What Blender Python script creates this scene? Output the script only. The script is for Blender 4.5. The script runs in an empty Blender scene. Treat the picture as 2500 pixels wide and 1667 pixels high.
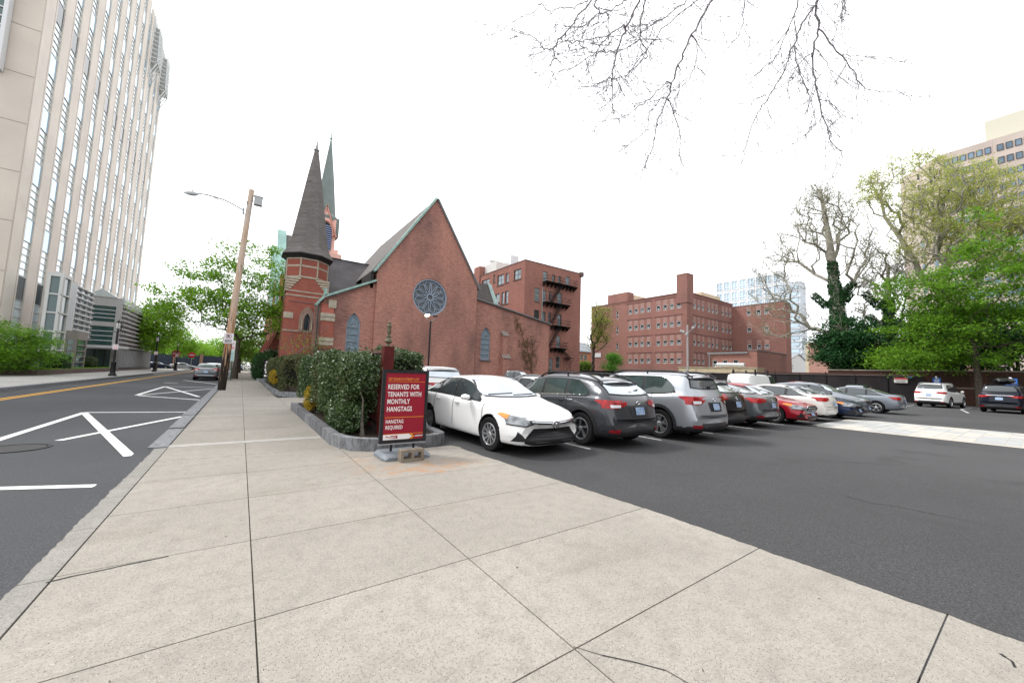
import bpy, bmesh, math, random
import numpy as np
from mathutils import Vector, Matrix, geometry
from mathutils.bvhtree import BVHTree
rad = math.radians
random.seed(7)
RS = np.random.RandomState(11)
scene = bpy.context.scene
COL = scene.collection
EYE = 1.5
# ---------------------------------------------------------------- camera
FPX, YAW, PITCH, ROLL = 923.86, rad(35.43), rad(4.88), rad(1.97)
_fw = np.array([math.sin(YAW)*math.cos(PITCH), math.cos(YAW)*math.cos(PITCH), math.sin(PITCH)])
_rt0 = np.array([math.cos(YAW), -math.sin(YAW), 0.0]); _up0 = np.cross(_rt0, _fw)
_rt = _rt0*math.cos(ROLL)+_up0*math.sin(ROLL); _up = -_rt0*math.sin(ROLL)+_up0*math.cos(ROLL)
def ray(px, py):
    d = _fw*FPX+_rt*(px-1250)-_up*(py-833.5)
    return d/np.linalg.norm(d)
def onG(px, py, z=0.0):
    d = ray(px, py); t = (z-EYE)/d[2]; return d*t+np.array([0, 0, EYE])
def atX(px, py, X): d = ray(px, py); return d*X/d[0]+np.array([0, 0, EYE])
def atY(px, py, Y): d = ray(px, py); return d*Y/d[1]+np.array([0, 0, EYE])
def atD(px, py, D): return ray(px, py)*D+np.array([0, 0, EYE])
def proj(p):
    v = np.array(p, float)-[0, 0, EYE]; z = v@_fw
    return (1250+FPX*(v@_rt)/z, 833.5-FPX*(v@_up)/z, z)
cam = bpy.data.cameras.new('camera'); camo = bpy.data.objects.new('camera', cam); COL.objects.link(camo)
cam.sensor_width = 36; cam.lens = FPX/2500*36; cam.clip_end = 3000; cam.clip_start = 0.05
M = Matrix(((_rt[0], _up[0], -_fw[0], 0), (_rt[1], _up[1], -_fw[1], 0), (_rt[2], _up[2], -_fw[2], EYE), (0, 0, 0, 1)))
camo.matrix_world = M
scene.camera = camo
# ---------------------------------------------------------------- materials
_m = {}
def mat(name, col, rough=.6, metal=0., var=0., vscale=3., bump=0., bscale=40., coat=0., spec=.22, dirt=None, emit=None, obj=False, detail=5, trans=0, col2=None, alpha=None):
    if name in _m: return _m[name]
    m = bpy.data.materials.new(name); m.use_nodes = True; nt = m.node_tree; N = nt.nodes; L = nt.links
    b = N['Principled BSDF']
    b.inputs['Base Color'].default_value = (*col, 1); b.inputs['Roughness'].default_value = rough
    b.inputs['Metallic'].default_value = metal; b.inputs['Coat Weight'].default_value = coat
    b.inputs['Coat Roughness'].default_value = .03
    b.inputs['Specular IOR Level'].default_value = spec
    if emit: b.inputs['Emission Color'].default_value = (*emit[:3], 1); b.inputs['Emission Strength'].default_value = emit[3]
    def vec():
        if obj: return N.new('ShaderNodeTexCoord').outputs['Object']
        return N.new('ShaderNodeNewGeometry').outputs['Position']
    if var or col2:
        n = N.new('ShaderNodeTexNoise'); n.inputs['Scale'].default_value = vscale; n.inputs['Detail'].default_value = detail
        L.new(vec(), n.inputs['Vector'])
        mx = N.new('ShaderNodeMix'); mx.data_type = 'RGBA'
        c2 = col2 or tuple(max(0, c*(1-var)) for c in col); c1 = col if col2 else tuple(min(1, c*(1+var)) for c in col)
        mx.inputs[6].default_value = (*c1, 1); mx.inputs[7].default_value = (*c2, 1)
        mr = N.new('ShaderNodeMapRange'); mr.inputs[1].default_value = .3; mr.inputs[2].default_value = .7
        L.new(n.outputs['Fac'], mr.inputs[0]); L.new(mr.outputs[0], mx.inputs[0]); L.new(mx.outputs[2], b.inputs['Base Color'])
    if bump:
        n = N.new('ShaderNodeTexNoise'); n.inputs['Scale'].default_value = bscale; n.inputs['Detail'].default_value = 4
        L.new(vec(), n.inputs['Vector']); bp = N.new('ShaderNodeBump'); bp.inputs['Strength'].default_value = bump; bp.inputs['Distance'].default_value = .02
        L.new(n.outputs['Fac'], bp.inputs['Height']); L.new(bp.outputs[0], b.inputs['Normal'])
    _m[name] = m; return m
def nodes(m): return m.node_tree.nodes, m.node_tree.links, m.node_tree.nodes['Principled BSDF']
def mixc(N, L, fac, a, b, mode='MIX'):
    x = N.new('ShaderNodeMix'); x.data_type = 'RGBA'; x.blend_type = mode
    for i, v in ((0, fac), (6, a), (7, b)):
        if hasattr(v, 'is_linked') or hasattr(v, 'links'): L.new(v, x.inputs[i])
        elif i == 0: x.inputs[0].default_value = v
        else: x.inputs[i].default_value = (*v, 1)
    return x.outputs[2]
def noise(N, L, vec, scale, detail=4, lo=.3, hi=.7, rough=.5):
    n = N.new('ShaderNodeTexNoise'); n.inputs['Scale'].default_value = scale; n.inputs['Detail'].default_value = detail; n.inputs['Roughness'].default_value = rough
    L.new(vec, n.inputs['Vector']); r = N.new('ShaderNodeMapRange'); r.inputs[1].default_value = lo; r.inputs[2].default_value = hi
    L.new(n.outputs['Fac'], r.inputs[0]); return r.outputs[0]
def brick(name, c1, c2, mortar, stain=(.06, .045, .04), stainamt=.5, sscale=.35, bw=.22, rh=.076, ms=.008, pale=None):
    m = mat(name, c1, .9); N, L, b = nodes(m)
    g = N.new('ShaderNodeNewGeometry'); s = N.new('ShaderNodeSeparateXYZ'); L.new(g.outputs['Position'], s.inputs[0])
    a = N.new('ShaderNodeMath'); a.operation = 'ADD'; L.new(s.outputs[0], a.inputs[0]); L.new(s.outputs[1], a.inputs[1])
    c = N.new('ShaderNodeCombineXYZ'); L.new(a.outputs[0], c.inputs[0]); L.new(s.outputs[2], c.inputs[1])
    t = N.new('ShaderNodeTexBrick'); L.new(c.outputs[0], t.inputs['Vector'])
    t.inputs['Scale'].default_value = 1; t.inputs['Brick Width'].default_value = bw; t.inputs['Row Height'].default_value = rh
    t.inputs['Mortar Size'].default_value = ms; t.inputs['Color1'].default_value = (*c1, 1); t.inputs['Color2'].default_value = (*c2, 1); t.inputs['Mortar'].default_value = (*mortar, 1)
    t.inputs['Mortar Smooth'].default_value = .3; t.inputs['Bias'].default_value = -.1
    sc = N.new('ShaderNodeVectorMath'); sc.operation = 'MULTIPLY'; sc.inputs[1].default_value = (1, 1, .45); L.new(g.outputs['Position'], sc.inputs[0])
    f = noise(N, L, sc.outputs[0], sscale, 8, .42, .68, .6)
    mm = N.new('ShaderNodeMath'); mm.operation = 'MULTIPLY'; mm.inputs[1].default_value = stainamt; L.new(f, mm.inputs[0])
    out = mixc(N, L, mm.outputs[0], t.outputs['Color'], stain)
    st = N.new('ShaderNodeVectorMath'); st.operation = 'MULTIPLY'; st.inputs[1].default_value = (1, 1, 9); L.new(g.outputs['Position'], st.inputs[0])
    f2 = noise(N, L, st.outputs[0], 1.5, 7, .40, .66, .65)
    m3 = N.new('ShaderNodeMath'); m3.operation = 'MULTIPLY'; m3.inputs[1].default_value = .5; L.new(f2, m3.inputs[0])
    out = mixc(N, L, m3.outputs[0], out, pale or tuple(min(1, c*1.7+.03) for c in c1))
    f4 = noise(N, L, st.outputs[0], 2.3, 5, .5, .72, .7); m4 = N.new('ShaderNodeMath'); m4.operation = 'MULTIPLY'; m4.inputs[1].default_value = .42; L.new(f4, m4.inputs[0])
    out = mixc(N, L, m4.outputs[0], out, tuple(c*.5 for c in c1))
    L.new(out, b.inputs['Base Color'])
    bp = N.new('ShaderNodeBump'); bp.inputs['Strength'].default_value = .5; bp.inputs['Distance'].default_value = .01
    L.new(t.outputs['Fac'], bp.inputs['Height']); bp.invert = True; L.new(bp.outputs[0], b.inputs['Normal'])
    return m
def leafmat(name, c1, c2, transl=.35, rough=.5, spec=.2):
    if name in _m: return _m[name]
    m = mat(name, c1, rough, spec=spec); N, L, b = nodes(m)
    g = N.new('ShaderNodeNewGeometry')
    n = noise(N, L, g.outputs['Position'], .9, 3, .35, .65)
    a = N.new('ShaderNodeMath'); a.operation = 'ADD'; L.new(n, a.inputs[0]); L.new(g.outputs['Random Per Island'], a.inputs[1])
    h = N.new('ShaderNodeMath'); h.operation = 'MULTIPLY'; h.inputs[1].default_value = .5; L.new(a.outputs[0], h.inputs[0])
    c = mixc(N, L, h.outputs[0], c1, c2); L.new(c, b.inputs['Base Color'])
    t = N.new('ShaderNodeBsdfTranslucent'); L.new(c, t.inputs['Color'])
    mx = N.new('ShaderNodeMixShader'); mx.inputs[0].default_value = transl
    L.new(b.outputs[0], mx.inputs[1]); L.new(t.outputs[0], mx.inputs[2]); L.new(mx.outputs[0], N['Material Output'].inputs[0])
    return m
# ---------------------------------------------------------------- mesh builder
class MB:
    def __init__(s): s.v = []; s.f = []; s.mi = []; s.cur = 0
    def add(s, vs, fs):
        o = len(s.v); s.v += [tuple(map(float, p)) for p in vs]; s.f += [tuple(i+o for i in f) for f in fs]; s.mi += [s.cur]*len(fs); return s
    def box(s, x0, x1, y0, y1, z0, z1):
        return s.add([(x0, y0, z0), (x1, y0, z0), (x1, y1, z0), (x0, y1, z0), (x0, y0, z1), (x1, y0, z1), (x1, y1, z1), (x0, y1, z1)],
              [(0, 3, 2, 1), (4, 5, 6, 7), (0, 1, 5, 4), (1, 2, 6, 5), (2, 3, 7, 6), (3, 0, 4, 7)])
    def quad(s, a, b, c, d): return s.add([a, b, c, d], [(0, 1, 2, 3)])
    def prism(s, pts, z0, z1):
        n = len(pts)
        return s.add([(p[0], p[1], z0) for p in pts]+[(p[0], p[1], z1) for p in pts], [tuple(range(n))[::-1], tuple(range(n, 2*n))]+[(i, (i+1) % n, n+(i+1) % n, n+i) for i in range(n)])
    def slab(s, pts3, off):
        n = len(pts3); o = np.array(off, float)
        return s.add([tuple(p) for p in pts3]+[tuple(np.array(p)+o) for p in pts3], [tuple(range(n))[::-1], tuple(range(n, 2*n))]+[(i, (i+1) % n, n+(i+1) % n, n+i) for i in range(n)])
    def tube(s, pts, rs, n=8, cap=True):
        pts = [Vector(p) for p in pts]
        if not hasattr(rs, '__len__'): rs = [rs]*len(pts)
        rings = []; prev = None
        for i, p in enumerate(pts):
            d = (pts[min(i+1, len(pts)-1)]-pts[max(i-1, 0)])
            if d.length < 1e-9: d = Vector((0, 0, 1))
            d.normalize()
            if prev is None:
                a = d.cross(Vector((0, 0, 1)));
                if a.length < .05: a = d.cross(Vector((1, 0, 0)))
            else: a = prev-d*prev.dot(d)
            a.normalize(); prev = a; b = d.cross(a)
            rings.append([tuple(p+(a*math.cos(2*math.pi*k/n)+b*math.sin(2*math.pi*k/n))*rs[i]) for k in range(n)])
        vs = [q for r in rings for q in r]; fs = []
        for i in range(len(pts)-1):
            for k in range(n): fs.append((i*n+k, i*n+(k+1) % n, (i+1)*n+(k+1) % n, (i+1)*n+k))
        if cap: fs += [tuple(range(n))[::-1], tuple(range((len(pts)-1)*n, len(pts)*n))]
        return s.add(vs, fs)
    def lathe(s, prof, c=(0, 0, 0), n=16, axis='z', rot=0):
        vs = []; fs = []
        for r, h in prof:
            for k in range(n):
                a = 2*math.pi*(k+rot)/n
                p = (r*math.cos(a), r*math.sin(a), h)
                if axis == 'y': p = (p[0], p[2], p[1])
                if axis == 'x': p = (p[2], p[0], p[1])
                vs.append((p[0]+c[0], p[1]+c[1], p[2]+c[2]))
        for i in range(len(prof)-1):
            for k in range(n): fs.append((i*n+k, i*n+(k+1) % n, (i+1)*n+(k+1) % n, (i+1)*n+k))
        return s.add(vs, fs)
    def tess(s, loops, fn):
        """2D polygon with holes; fn maps (u, v) to 3D"""
        flat = [p for l in loops for p in l]
        tr = geometry.tessellate_polygon([[Vector((p[0], p[1], 0)) for p in l] for l in loops])
        return s.add([fn(*p) for p in flat], [tuple(t) for t in tr])
    def mesh(s, name, mats, smooth=False):
        me = bpy.data.meshes.new(name); me.from_pydata(s.v, [], s.f)
        for m in (mats if isinstance(mats, (list, tuple)) else [mats]): me.materials.append(m)
        if isinstance(mats, (list, tuple)) and len(mats) > 1: me.polygons.foreach_set('material_index', s.mi)
        if smooth: me.shade_smooth() if smooth is True else None
        if isinstance(smooth, float):
            me.shade_smooth(); me.set_sharp_from_angle(angle=smooth)
        me.update(); return me
    def obj(s, name, mats, parent=None, smooth=False, **k):
        return link(name, s.mesh(name, mats, smooth), parent, **k)
def link(name, me, parent=None, loc=None, rotz=None, label=None, cat=None, group=None, kind=None, local=False):
    o = bpy.data.objects.new(name, me); COL.objects.link(o)
    if loc is not None: o.location = loc
    if rotz is not None: o.rotation_euler = (0, 0, rotz)
    if parent is not None:
        o.parent = parent
        if not local: o.matrix_parent_inverse = parent.matrix_basis.inverted() if parent.parent is None else (parent.parent.matrix_basis @ parent.matrix_parent_inverse @ parent.matrix_basis).inverted()
    for kk, v in (('label', label), ('category', cat), ('group', group), ('kind', kind)):
        if v: o[kk] = v
    return o
def thing(name, label, cat, loc=(0, 0, 0), rotz=0, group=None):
    return link(name, None, None, loc, rotz, label, cat, group)
def npmesh(name, V, F, mat_, smooth=False):
    me = bpy.data.meshes.new(name); V = np.asarray(V, np.float32); F = np.asarray(F, np.int32); k = F.shape[1]
    me.vertices.add(len(V)); me.vertices.foreach_set('co', V.ravel())
    me.loops.add(F.size); me.loops.foreach_set('vertex_index', F.ravel())
    me.polygons.add(len(F)); me.polygons.foreach_set('loop_start', np.arange(0, F.size, k, dtype=np.int32))
    me.update(calc_edges=True); me.materials.append(mat_)
    if smooth: me.shade_smooth()
    return me
def text_mesh(txt, size, align='LEFT', bold=.0, xscale=1.0, extrude=.0015):
    c = bpy.data.curves.new('lettering', 'FONT'); c.body = txt; c.space_character = 1.06; c.size = size; c.align_x = align; c.offset = bold; c.extrude = extrude
    c.resolution_u = 3; o = bpy.data.objects.new('tmp', c); COL.objects.link(o)
    dg = bpy.context.evaluated_depsgraph_get(); me = bpy.data.meshes.new_from_object(o.evaluated_get(dg))
    bpy.data.objects.remove(o); bpy.data.curves.remove(c)
    for v in me.vertices: v.co.x *= xscale
    return me
class TextJoin:
    """several lines of lettering in one mesh, standing upright in the xz plane"""
    def __init__(s): s.mb = MB()
    def line(s, txt, x, z, size, bold=0, xs=1., align='LEFT', y=0.):
        me = text_mesh(txt, size, align, bold, xs)
        s.mb.add([(x+v.co.x, y-v.co.z, z+v.co.y) for v in me.vertices], [tuple(p.vertices) for p in me.polygons]); bpy.data.meshes.remove(me)
        return s
def gridwall(mb, o, u, W, z0, z1, holes, depth, inward):
    """flat wall from o along unit u, width W; holes (u0,u1,z0,z1) with reveals going along inward"""
    us = sorted({0., W} | {h[0] for h in holes} | {h[1] for h in holes}); zs = sorted({z0, z1} | {h[2] for h in holes} | {h[3] for h in holes})
    o = np.array(o, float); u = np.array(u, float); w = np.array(inward, float)*depth; Z = np.array([0, 0, 1.])
    P = lambda a, z, d=0: tuple(o+u*a+Z*z+w*d)
    for i in range(len(us)-1):
        run = None
        for j in range(len(zs)-1):
            cu = (us[i]+us[i+1])/2; cz = (zs[j]+zs[j+1])/2
            ins = any(h[0] < cu < h[1] and h[2] < cz < h[3] for h in holes)
            if not ins:
                if run is None: run = zs[j]
            if (ins or j == len(zs)-2) and run is not None:
                top = zs[j] if ins else zs[j+1]
                mb.quad(P(us[i], run), P(us[i+1], run), P(us[i+1], top), P(us[i], top)); run = None
    for h in holes:
        a, b, c, d = h
        mb.quad(P(a, c), P(b, c), P(b, c, 1), P(a, c, 1)); mb.quad(P(a, d), P(a, d, 1), P(b, d, 1), P(b, d))
        mb.quad(P(a, c), P(a, c, 1), P(a, d, 1), P(a, d)); mb.quad(P(b, c), P(b, d), P(b, d, 1), P(b, c, 1))
def arch(w, zs, zt, n=7, x=0.):
    """pointed arch outline: half width w, spring zs, apex zt (closed loop above base added by caller)"""
    pts = []; h = zt-zs; R = (w*w+h*h)/(2*w); a1 = math.atan2(h, R-w) if R > w else math.pi/2
    for i in range(n+1):
        a = a1*i/n; pts.append((x-w+R-R*math.cos(a) if i < n else x, zs+R*math.sin(a) if i < n else zt))
    return pts+[(2*x-p[0], p[1]) for p in pts[-2::-1]]
# ================================================================ world and light
w = bpy.data.worlds.new('World'); scene.world = w; w.use_nodes = True
N = w.node_tree.nodes; L = w.node_tree.links; bg = N['Background']
sky = N.new('ShaderNodeTexSky'); sky.sky_type = 'NISHITA'; sky.sun_disc = False
SUN_EL, SUN_AZ = rad(52), rad(-35)     # azimuth from +y towards +x
sky.sun_elevation = SUN_EL; sky.sun_rotation = SUN_AZ; sky.air_density = 1.; sky.dust_density = 4.
hs = N.new('ShaderNodeHueSaturation'); hs.inputs['Saturation'].default_value = .35; L.new(sky.outputs[0], hs.inputs['Color'])
mx = N.new('ShaderNodeMix'); mx.data_type = 'RGBA'; mx.inputs[0].default_value = .84; L.new(hs.outputs[0], mx.inputs[6]); mx.inputs[7].default_value = (11.0, 11.15, 11.4, 1)
L.new(mx.outputs[2], bg.inputs['Color']); bg.inputs['Strength'].default_value = .085
sun = bpy.data.lights.new('sun', 'SUN'); sun.energy = 1.5; sun.angle = rad(11); sun.color = (1, .97, .93)
so = bpy.data.objects.new('sun', sun); COL.objects.link(so)
sd = Vector((math.sin(SUN_AZ)*math.cos(SUN_EL), math.cos(SUN_AZ)*math.cos(SUN_EL), math.sin(SUN_EL)))
so.rotation_euler = sd.to_track_quat('Z', 'Y').to_euler(); so.location = sd*300
vs = scene.view_settings; vs.view_transform = 'Standard'; vs.look = 'None'; vs.gamma = 1; vs.exposure = 1.2; vs.use_curve_mapping = False
scene.cycles.max_bounces = 6; scene.cycles.transparent_max_bounces = 8
# ================================================================ shared materials
def asphalt(name, base, tint=.3, fine=150):
    m = mat(name, base, .85); N, L, b = nodes(m); g = N.new('ShaderNodeNewGeometry'); P = g.outputs['Position']
    c = mixc(N, L, noise(N, L, P, .35, 6), tuple(x*(1-tint*.5) for x in base), tuple(x*(1+tint*.6) for x in base))
    sp = noise(N, L, P, fine, 3, .55, .76, .75); c = mixc(N, L, sp, c, tuple(min(1, x*2.8+.02) for x in base))
    sp2 = noise(N, L, P, fine*.6, 2, .62, .42); c = mixc(N, L, sp2, c, tuple(x*.62 for x in base))
    st = N.new('ShaderNodeVectorMath'); st.operation = 'MULTIPLY'; st.inputs[1].default_value = (.3, 2.5, 1); L.new(P, st.inputs[0])
    c = mixc(N, L, noise(N, L, P, .12, 5, .45, .7), c, tuple(x*1.2 for x in base)); ov = noise(N, L, P, .8, 4, .60, .72, .45); c = mixc(N, L, ov, c, tuple(x*.72 for x in base)); ov2 = noise(N, L, P, 5, 5, .64, .74, .5); c = mixc(N, L, ov2, c, tuple(x*.75 for x in base))
    L.new(c, b.inputs['Base Color']); n = N.new('ShaderNodeTexNoise'); n.inputs['Scale'].default_value = fine*.8; L.new(P, n.inputs['Vector'])
    bp = N.new('ShaderNodeBump'); bp.inputs['Strength'].default_value = .5; bp.inputs['Distance'].default_value = .004; L.new(n.outputs[0], bp.inputs['Height']); L.new(bp.outputs[0], b.inputs['Normal'])
    return m
def concrete(name, base, rust=False, fine=110):
    m = mat(name, base, .88); N, L, b = nodes(m); g = N.new('ShaderNodeNewGeometry'); P = g.outputs['Position']
    c = mixc(N, L, noise(N, L, P, .7, 7, .3, .75), tuple(x*1.12 for x in base), tuple(x*.86 for x in base))
    c = mixc(N, L, noise(N, L, P, 7, 6, .45, .8), c, tuple(x*.78 for x in base))
    rp = N.new('ShaderNodeMapRange'); rp.inputs[3].default_value = 0.; rp.inputs[4].default_value = .30; L.new(g.outputs['Random Per Island'], rp.inputs[0]); c = mixc(N, L, rp.outputs[0], c, tuple(x*.72 for x in base))
    wv = N.new('ShaderNodeVectorMath'); wv.operation = 'MULTIPLY'; wv.inputs[1].default_value = (.5, 1.3, 1); L.new(P, wv.inputs[0]); c = mixc(N, L, noise(N, L, wv.outputs[0], 1.1, 7, .55, .85, .6), c, (base[0]*.66, base[1]*.64, base[2]*.60))
    v = N.new('ShaderNodeTexVoronoi'); v.inputs['Scale'].default_value = fine; L.new(P, v.inputs['Vector'])
    gt = N.new('ShaderNodeMapRange'); gt.inputs[1].default_value = .38; gt.inputs[2].default_value = .22; L.new(v.outputs['Distance'], gt.inputs[0])
    sepc = N.new('ShaderNodeSeparateColor'); L.new(v.outputs['Color'], sepc.inputs[0])
    th = N.new('ShaderNodeMapRange'); th.inputs[1].default_value = .5; th.inputs[2].default_value = .75; L.new(sepc.outputs[0], th.inputs[0])
    mu = N.new('ShaderNodeMath'); mu.operation = 'MULTIPLY'; L.new(gt.outputs[0], mu.inputs[0]); L.new(th.outputs[0], mu.inputs[1])
    c = mixc(N, L, mu.outputs[0], c, tuple(x*.22 for x in base)); c = mixc(N, L, noise(N, L, P, 45, 5, .48, .72, .75), c, tuple(x*.62 for x in base))
    th2 = N.new('ShaderNodeMapRange'); th2.inputs[1].default_value = .84; th2.inputs[2].default_value = .9; L.new(sepc.outputs[1], th2.inputs[0])
    mu2 = N.new('ShaderNodeMath'); mu2.operation = 'MULTIPLY'; L.new(gt.outputs[0], mu2.inputs[0]); L.new(th2.outputs[0], mu2.inputs[1])
    c = mixc(N, L, mu2.outputs[0], c, tuple(min(1, x*1.45) for x in base))
    if rust:   # rust run-off with a shape of its own beside the sign foot
        for (cx, cy, rx, ry, amt) in ((2.55, 5.75, 1.25, .55, .75), (2.2, 5.5, .35, .12, .8), (3.0, 5.6, .35, .10, .8), (2.6, 5.35, .12, .16, .8), (2.0, 5.62, .3, .06, .8), (1.7, 6.5, .6, .9, .4)):
            s = N.new('ShaderNodeVectorMath'); s.operation = 'SUBTRACT'; s.inputs[1].default_value = (cx, cy, 0); L.new(P, s.inputs[0])
            q = N.new('ShaderNodeVectorMath'); q.operation = 'MULTIPLY'; q.inputs[1].default_value = (1/rx, 1/ry, 0); L.new(s.outputs[0], q.inputs[0])
            l = N.new('ShaderNodeVectorMath'); l.operation = 'LENGTH'; L.new(q.outputs[0], l.inputs[0])
            r = N.new('ShaderNodeMapRange'); r.inputs[1].default_value = 1; r.inputs[2].default_value = .1; r.inputs[4].default_value = amt; L.new(l.outputs['Value'], r.inputs[0])
            k = N.new('ShaderNodeMath'); k.operation = 'MULTIPLY'; L.new(r.outputs[0], k.inputs[0]); L.new(noise(N, L, P, 4.5, 7, .42, .62, .65), k.inputs[1])
            c = mixc(N, L, k.outputs[0], c, (.33, .175, .08))
    L.new(c, b.inputs['Base Color']); n = N.new('ShaderNodeTexNoise'); n.inputs['Scale'].default_value = 90; L.new(P, n.inputs['Vector'])
    bp = N.new('ShaderNodeBump'); bp.inputs['Strength'].default_value = .3; bp.inputs['Distance'].default_value = .004; L.new(n.outputs[0], bp.inputs['Height']); L.new(bp.outputs[0], b.inputs['Normal'])
    return m
ASPH = asphalt('asphalt_street', (.062, .064, .069)); ASPL = asphalt('asphalt_lot', (.056, .056, .058))
CONC = concrete('concrete_walk', (.290, .268, .236), True, 100); CONC2 = concrete('concrete_far', (.38, .37, .35)); CONCK = concrete('concrete_kerb', (.25, .238, .218), False, 100)
GRAN = mat('granite', (.17, .175, .185), .75, var=.35, vscale=14, bump=.4, bscale=60)
GAP = mat('joint_dirt', (.06, .055, .045), .95)
WHITE = mat('white_paint', (.70, .70, .69), .75); _N, _L, _b = nodes(WHITE); _g = _N.new('ShaderNodeNewGeometry'); _c = mixc(_N, _L, noise(_N, _L, _g.outputs['Position'], 28, 5, .58, .7, .7), (.70, .70, .69), (.22, .22, .22)); _c = mixc(_N, _L, noise(_N, _L, _g.outputs['Position'], 2.2, 4, .5, .75), _c, (.52, .52, .51)); _L.new(_c, _b.inputs['Base Color'])
YEL = mat('yellow_paint', (.62, .33, .05), .7, var=.15, vscale=4)
GLASSB = mat('facade_glass', (.46, .64, .78), .05, spec=.6, metal=.55, var=.12, vscale=.13)
GLASSD = mat('dark_glass', (.02, .03, .035), .04, spec=.9)
GLASSG = mat('green_glass', (.02, .07, .06), .05, spec=.9)
BLK = mat('black_metal', (.015, .015, .017), .4)
COPPER = mat('copper_patina', (.26, .38, .345), .7, var=.25, vscale=2)
STONE = mat('sandstone', (.36, .32, .25), .85, var=.2, vscale=3, bump=.3, bscale=20)
SLATE = brick('slate', (.165, .152, .145), (.115, .106, .10), (.06, .055, .055), stain=(.10, .09, .085), stainamt=.5, bw=.5, rh=.22, ms=.02, pale=(.2, .185, .17)) 
WHT = mat('white_metal', (.62, .63, .64), .5)
SOIL = mat('soil', (.035, .025, .018), .95, var=.4, vscale=18, bump=.8, bscale=30)
# ================================================================ ground
def flat(name, pts, z, m, kind='structure', **k):
    mb = MB(); mb.add([(p[0], p[1], z) for p in pts], [tuple(range(len(pts)))]); return mb.obj(name, m, kind=kind, **k)
flat('ground', [(-900, -60), (1200, -60), (1200, 1500), (-900, 1500)], -.16, mat('ground_far', (.13, .13, .115), .9, var=.3, vscale=.05))
flat('street', [(-8.3, -40), (-1.08, -40), (-1.08, 600), (-8.3, 600)], -.012, ASPH)
flat('parking_lot', [(3.0, -40), (56.2, -40), (56.2, 53), (3.0, 53)], -.004, ASPL)
flat('side_street', [(-60, 100), (-8.3, 100), (-8.3, 112), (-60, 112)], -.012, ASPH)
flat('sidewalk_base', [(-1.15, -6), (3.95, -6), (3.95, 6.7), (1.6, 7.6), (1.6, 140), (-1.15, 140)], -.014, GAP)
# sidewalk slabs with real joints
ys = [-5., -3.2, -1.8, -.6, .45, 1.58, 2.78, 4.03, 5.31, 6.57, 7.85, 9.02]
mb = MB(); g = .0045
def slabq(x0, x1, y0, y1, zt=0.):
    mb.box(x0+g, x1-g, y0+g, y1-g, zt-.05, zt)
cols = [(-.93, .185), (.185, 1.62), (1.62, 3.98)]
for j in range(len(ys)-1):
    for i, (a, b) in enumerate(cols):
        y0, y1 = ys[j], ys[j+1]
        if i == 2:
            if y0 >= 6.5: continue
            xr0 = 3.98-.0*y0 if y0 < 2.5 else 3.98-(y0-2.5)*.07; xr1 = 3.98 if y1 < 2.5 else 3.98-(y1-2.5)*.07
            if y1 > 6.5: y1 = 6.86
            mb.prism([(a+g, y0+g), (xr0, y0+g), (xr1, y1-g), (a+g, y1-g)], -.05, 0)
        else: slabq(a, b, y0, y1)
mb.prism([(1.627, 6.867), (3.72, 6.867), (3.62, 7.12), (2.2, 7.12), (1.75, 7.4), (1.627, 7.8)], -.05, 0)
yy = 9.3
for y1 in (10.9, 12.5, 13.85, 15.2, 16.6)+tuple(16.6+1.52*k for k in range(1, 60)):
    slabq(-.93, .18, yy, y1)
    if y1 < 16: slabq(.18, 1.54, yy, y1)
    elif y1 < 22.5: slabq(.18, 1.54, yy, y1); slabq(1.54, 2.9, yy, y1)
    else: slabq(.18, 1.5, yy, y1)
    yy = y1
mb.obj('sidewalk', CONC, kind='structure')
mb = MB(); mb.box(-1.0, 1.53, 9.03, 9.29, -.05, .001); mb.box(-1.0, .17, 13.86, 14.0, .0, .004); mb.obj('sidewalk_patch', mat('concrete_new', (.335, .32, .295), .85, var=.1, vscale=5), kind='structure')
mb = MB()
for k in range(14): # driveway kerb, flush concrete
    mb.box(-1.12, -.937, -5+k*1.0+.004, -4+k*1.0-.004, -.06, .002)
mb.obj('kerb_concrete', CONCK, kind='structure')
mb = MB()
mb.box(-1.2, -.94, 9.05, 11.4, -.1, .015); mb.box(-1.2, -.94, 11.42, 14., -.1, .04)
for k in range(60): mb.box(-1.22, -.94, 14.02+2*k, 16+2*k, -.12, .05)
mb.obj('kerb', GRAN, kind='structure')
# far pavement
mb = MB()
for k in range(60):
    mb.box(-10.4, -8.56, 6+1.8*k+.01, 7.79+1.8*k, -.05, .13); mb.box(-12.6, -10.41, 6+1.8*k+.01, 7.79+1.8*k, -.05, .13); mb.box(-17.2, -12.62, 6+1.8*k+.01, 7.79+1.8*k, -.05, .13)
mb.obj('far_sidewalk', CONC2, kind='structure')
mb = MB(); mb.box(-8.55, -8.3, 6, 99, -.1, .14); mb.obj('far_kerb', GRAN, kind='structure')
# ragged asphalt edges lapping over the concrete
mb = MB(); r = random.Random(77)
def ragged(x0f, y0, y1, inner, m_):
    y = y0; P = []; w_ = 0
    while y < y1:
        w_ = w_*.75+r.uniform(-.008, .008); P.append((x0f(y)+w_+r.uniform(-.004, .004), y)); y += r.uniform(.02, .06)
    for a, b in zip(P, P[1:]): m_.add([(a[0], a[1], .0035), (b[0], b[1], .0035), (inner, b[1], .0032), (inner, a[1], .0032)], [(0, 1, 2, 3)])
ragged(lambda y: 3.955 if y < 2.5 else 3.955-(y-2.5)*.07, -5, 6.8, 4.1, mb); mb.obj('asphalt_edge', ASPL, kind='structure')
mb = MB(); ragged(lambda y: -1.095, -4.9, 9.0, -1.3, mb); mb.obj('asphalt_edge', ASPH, kind='structure')
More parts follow.
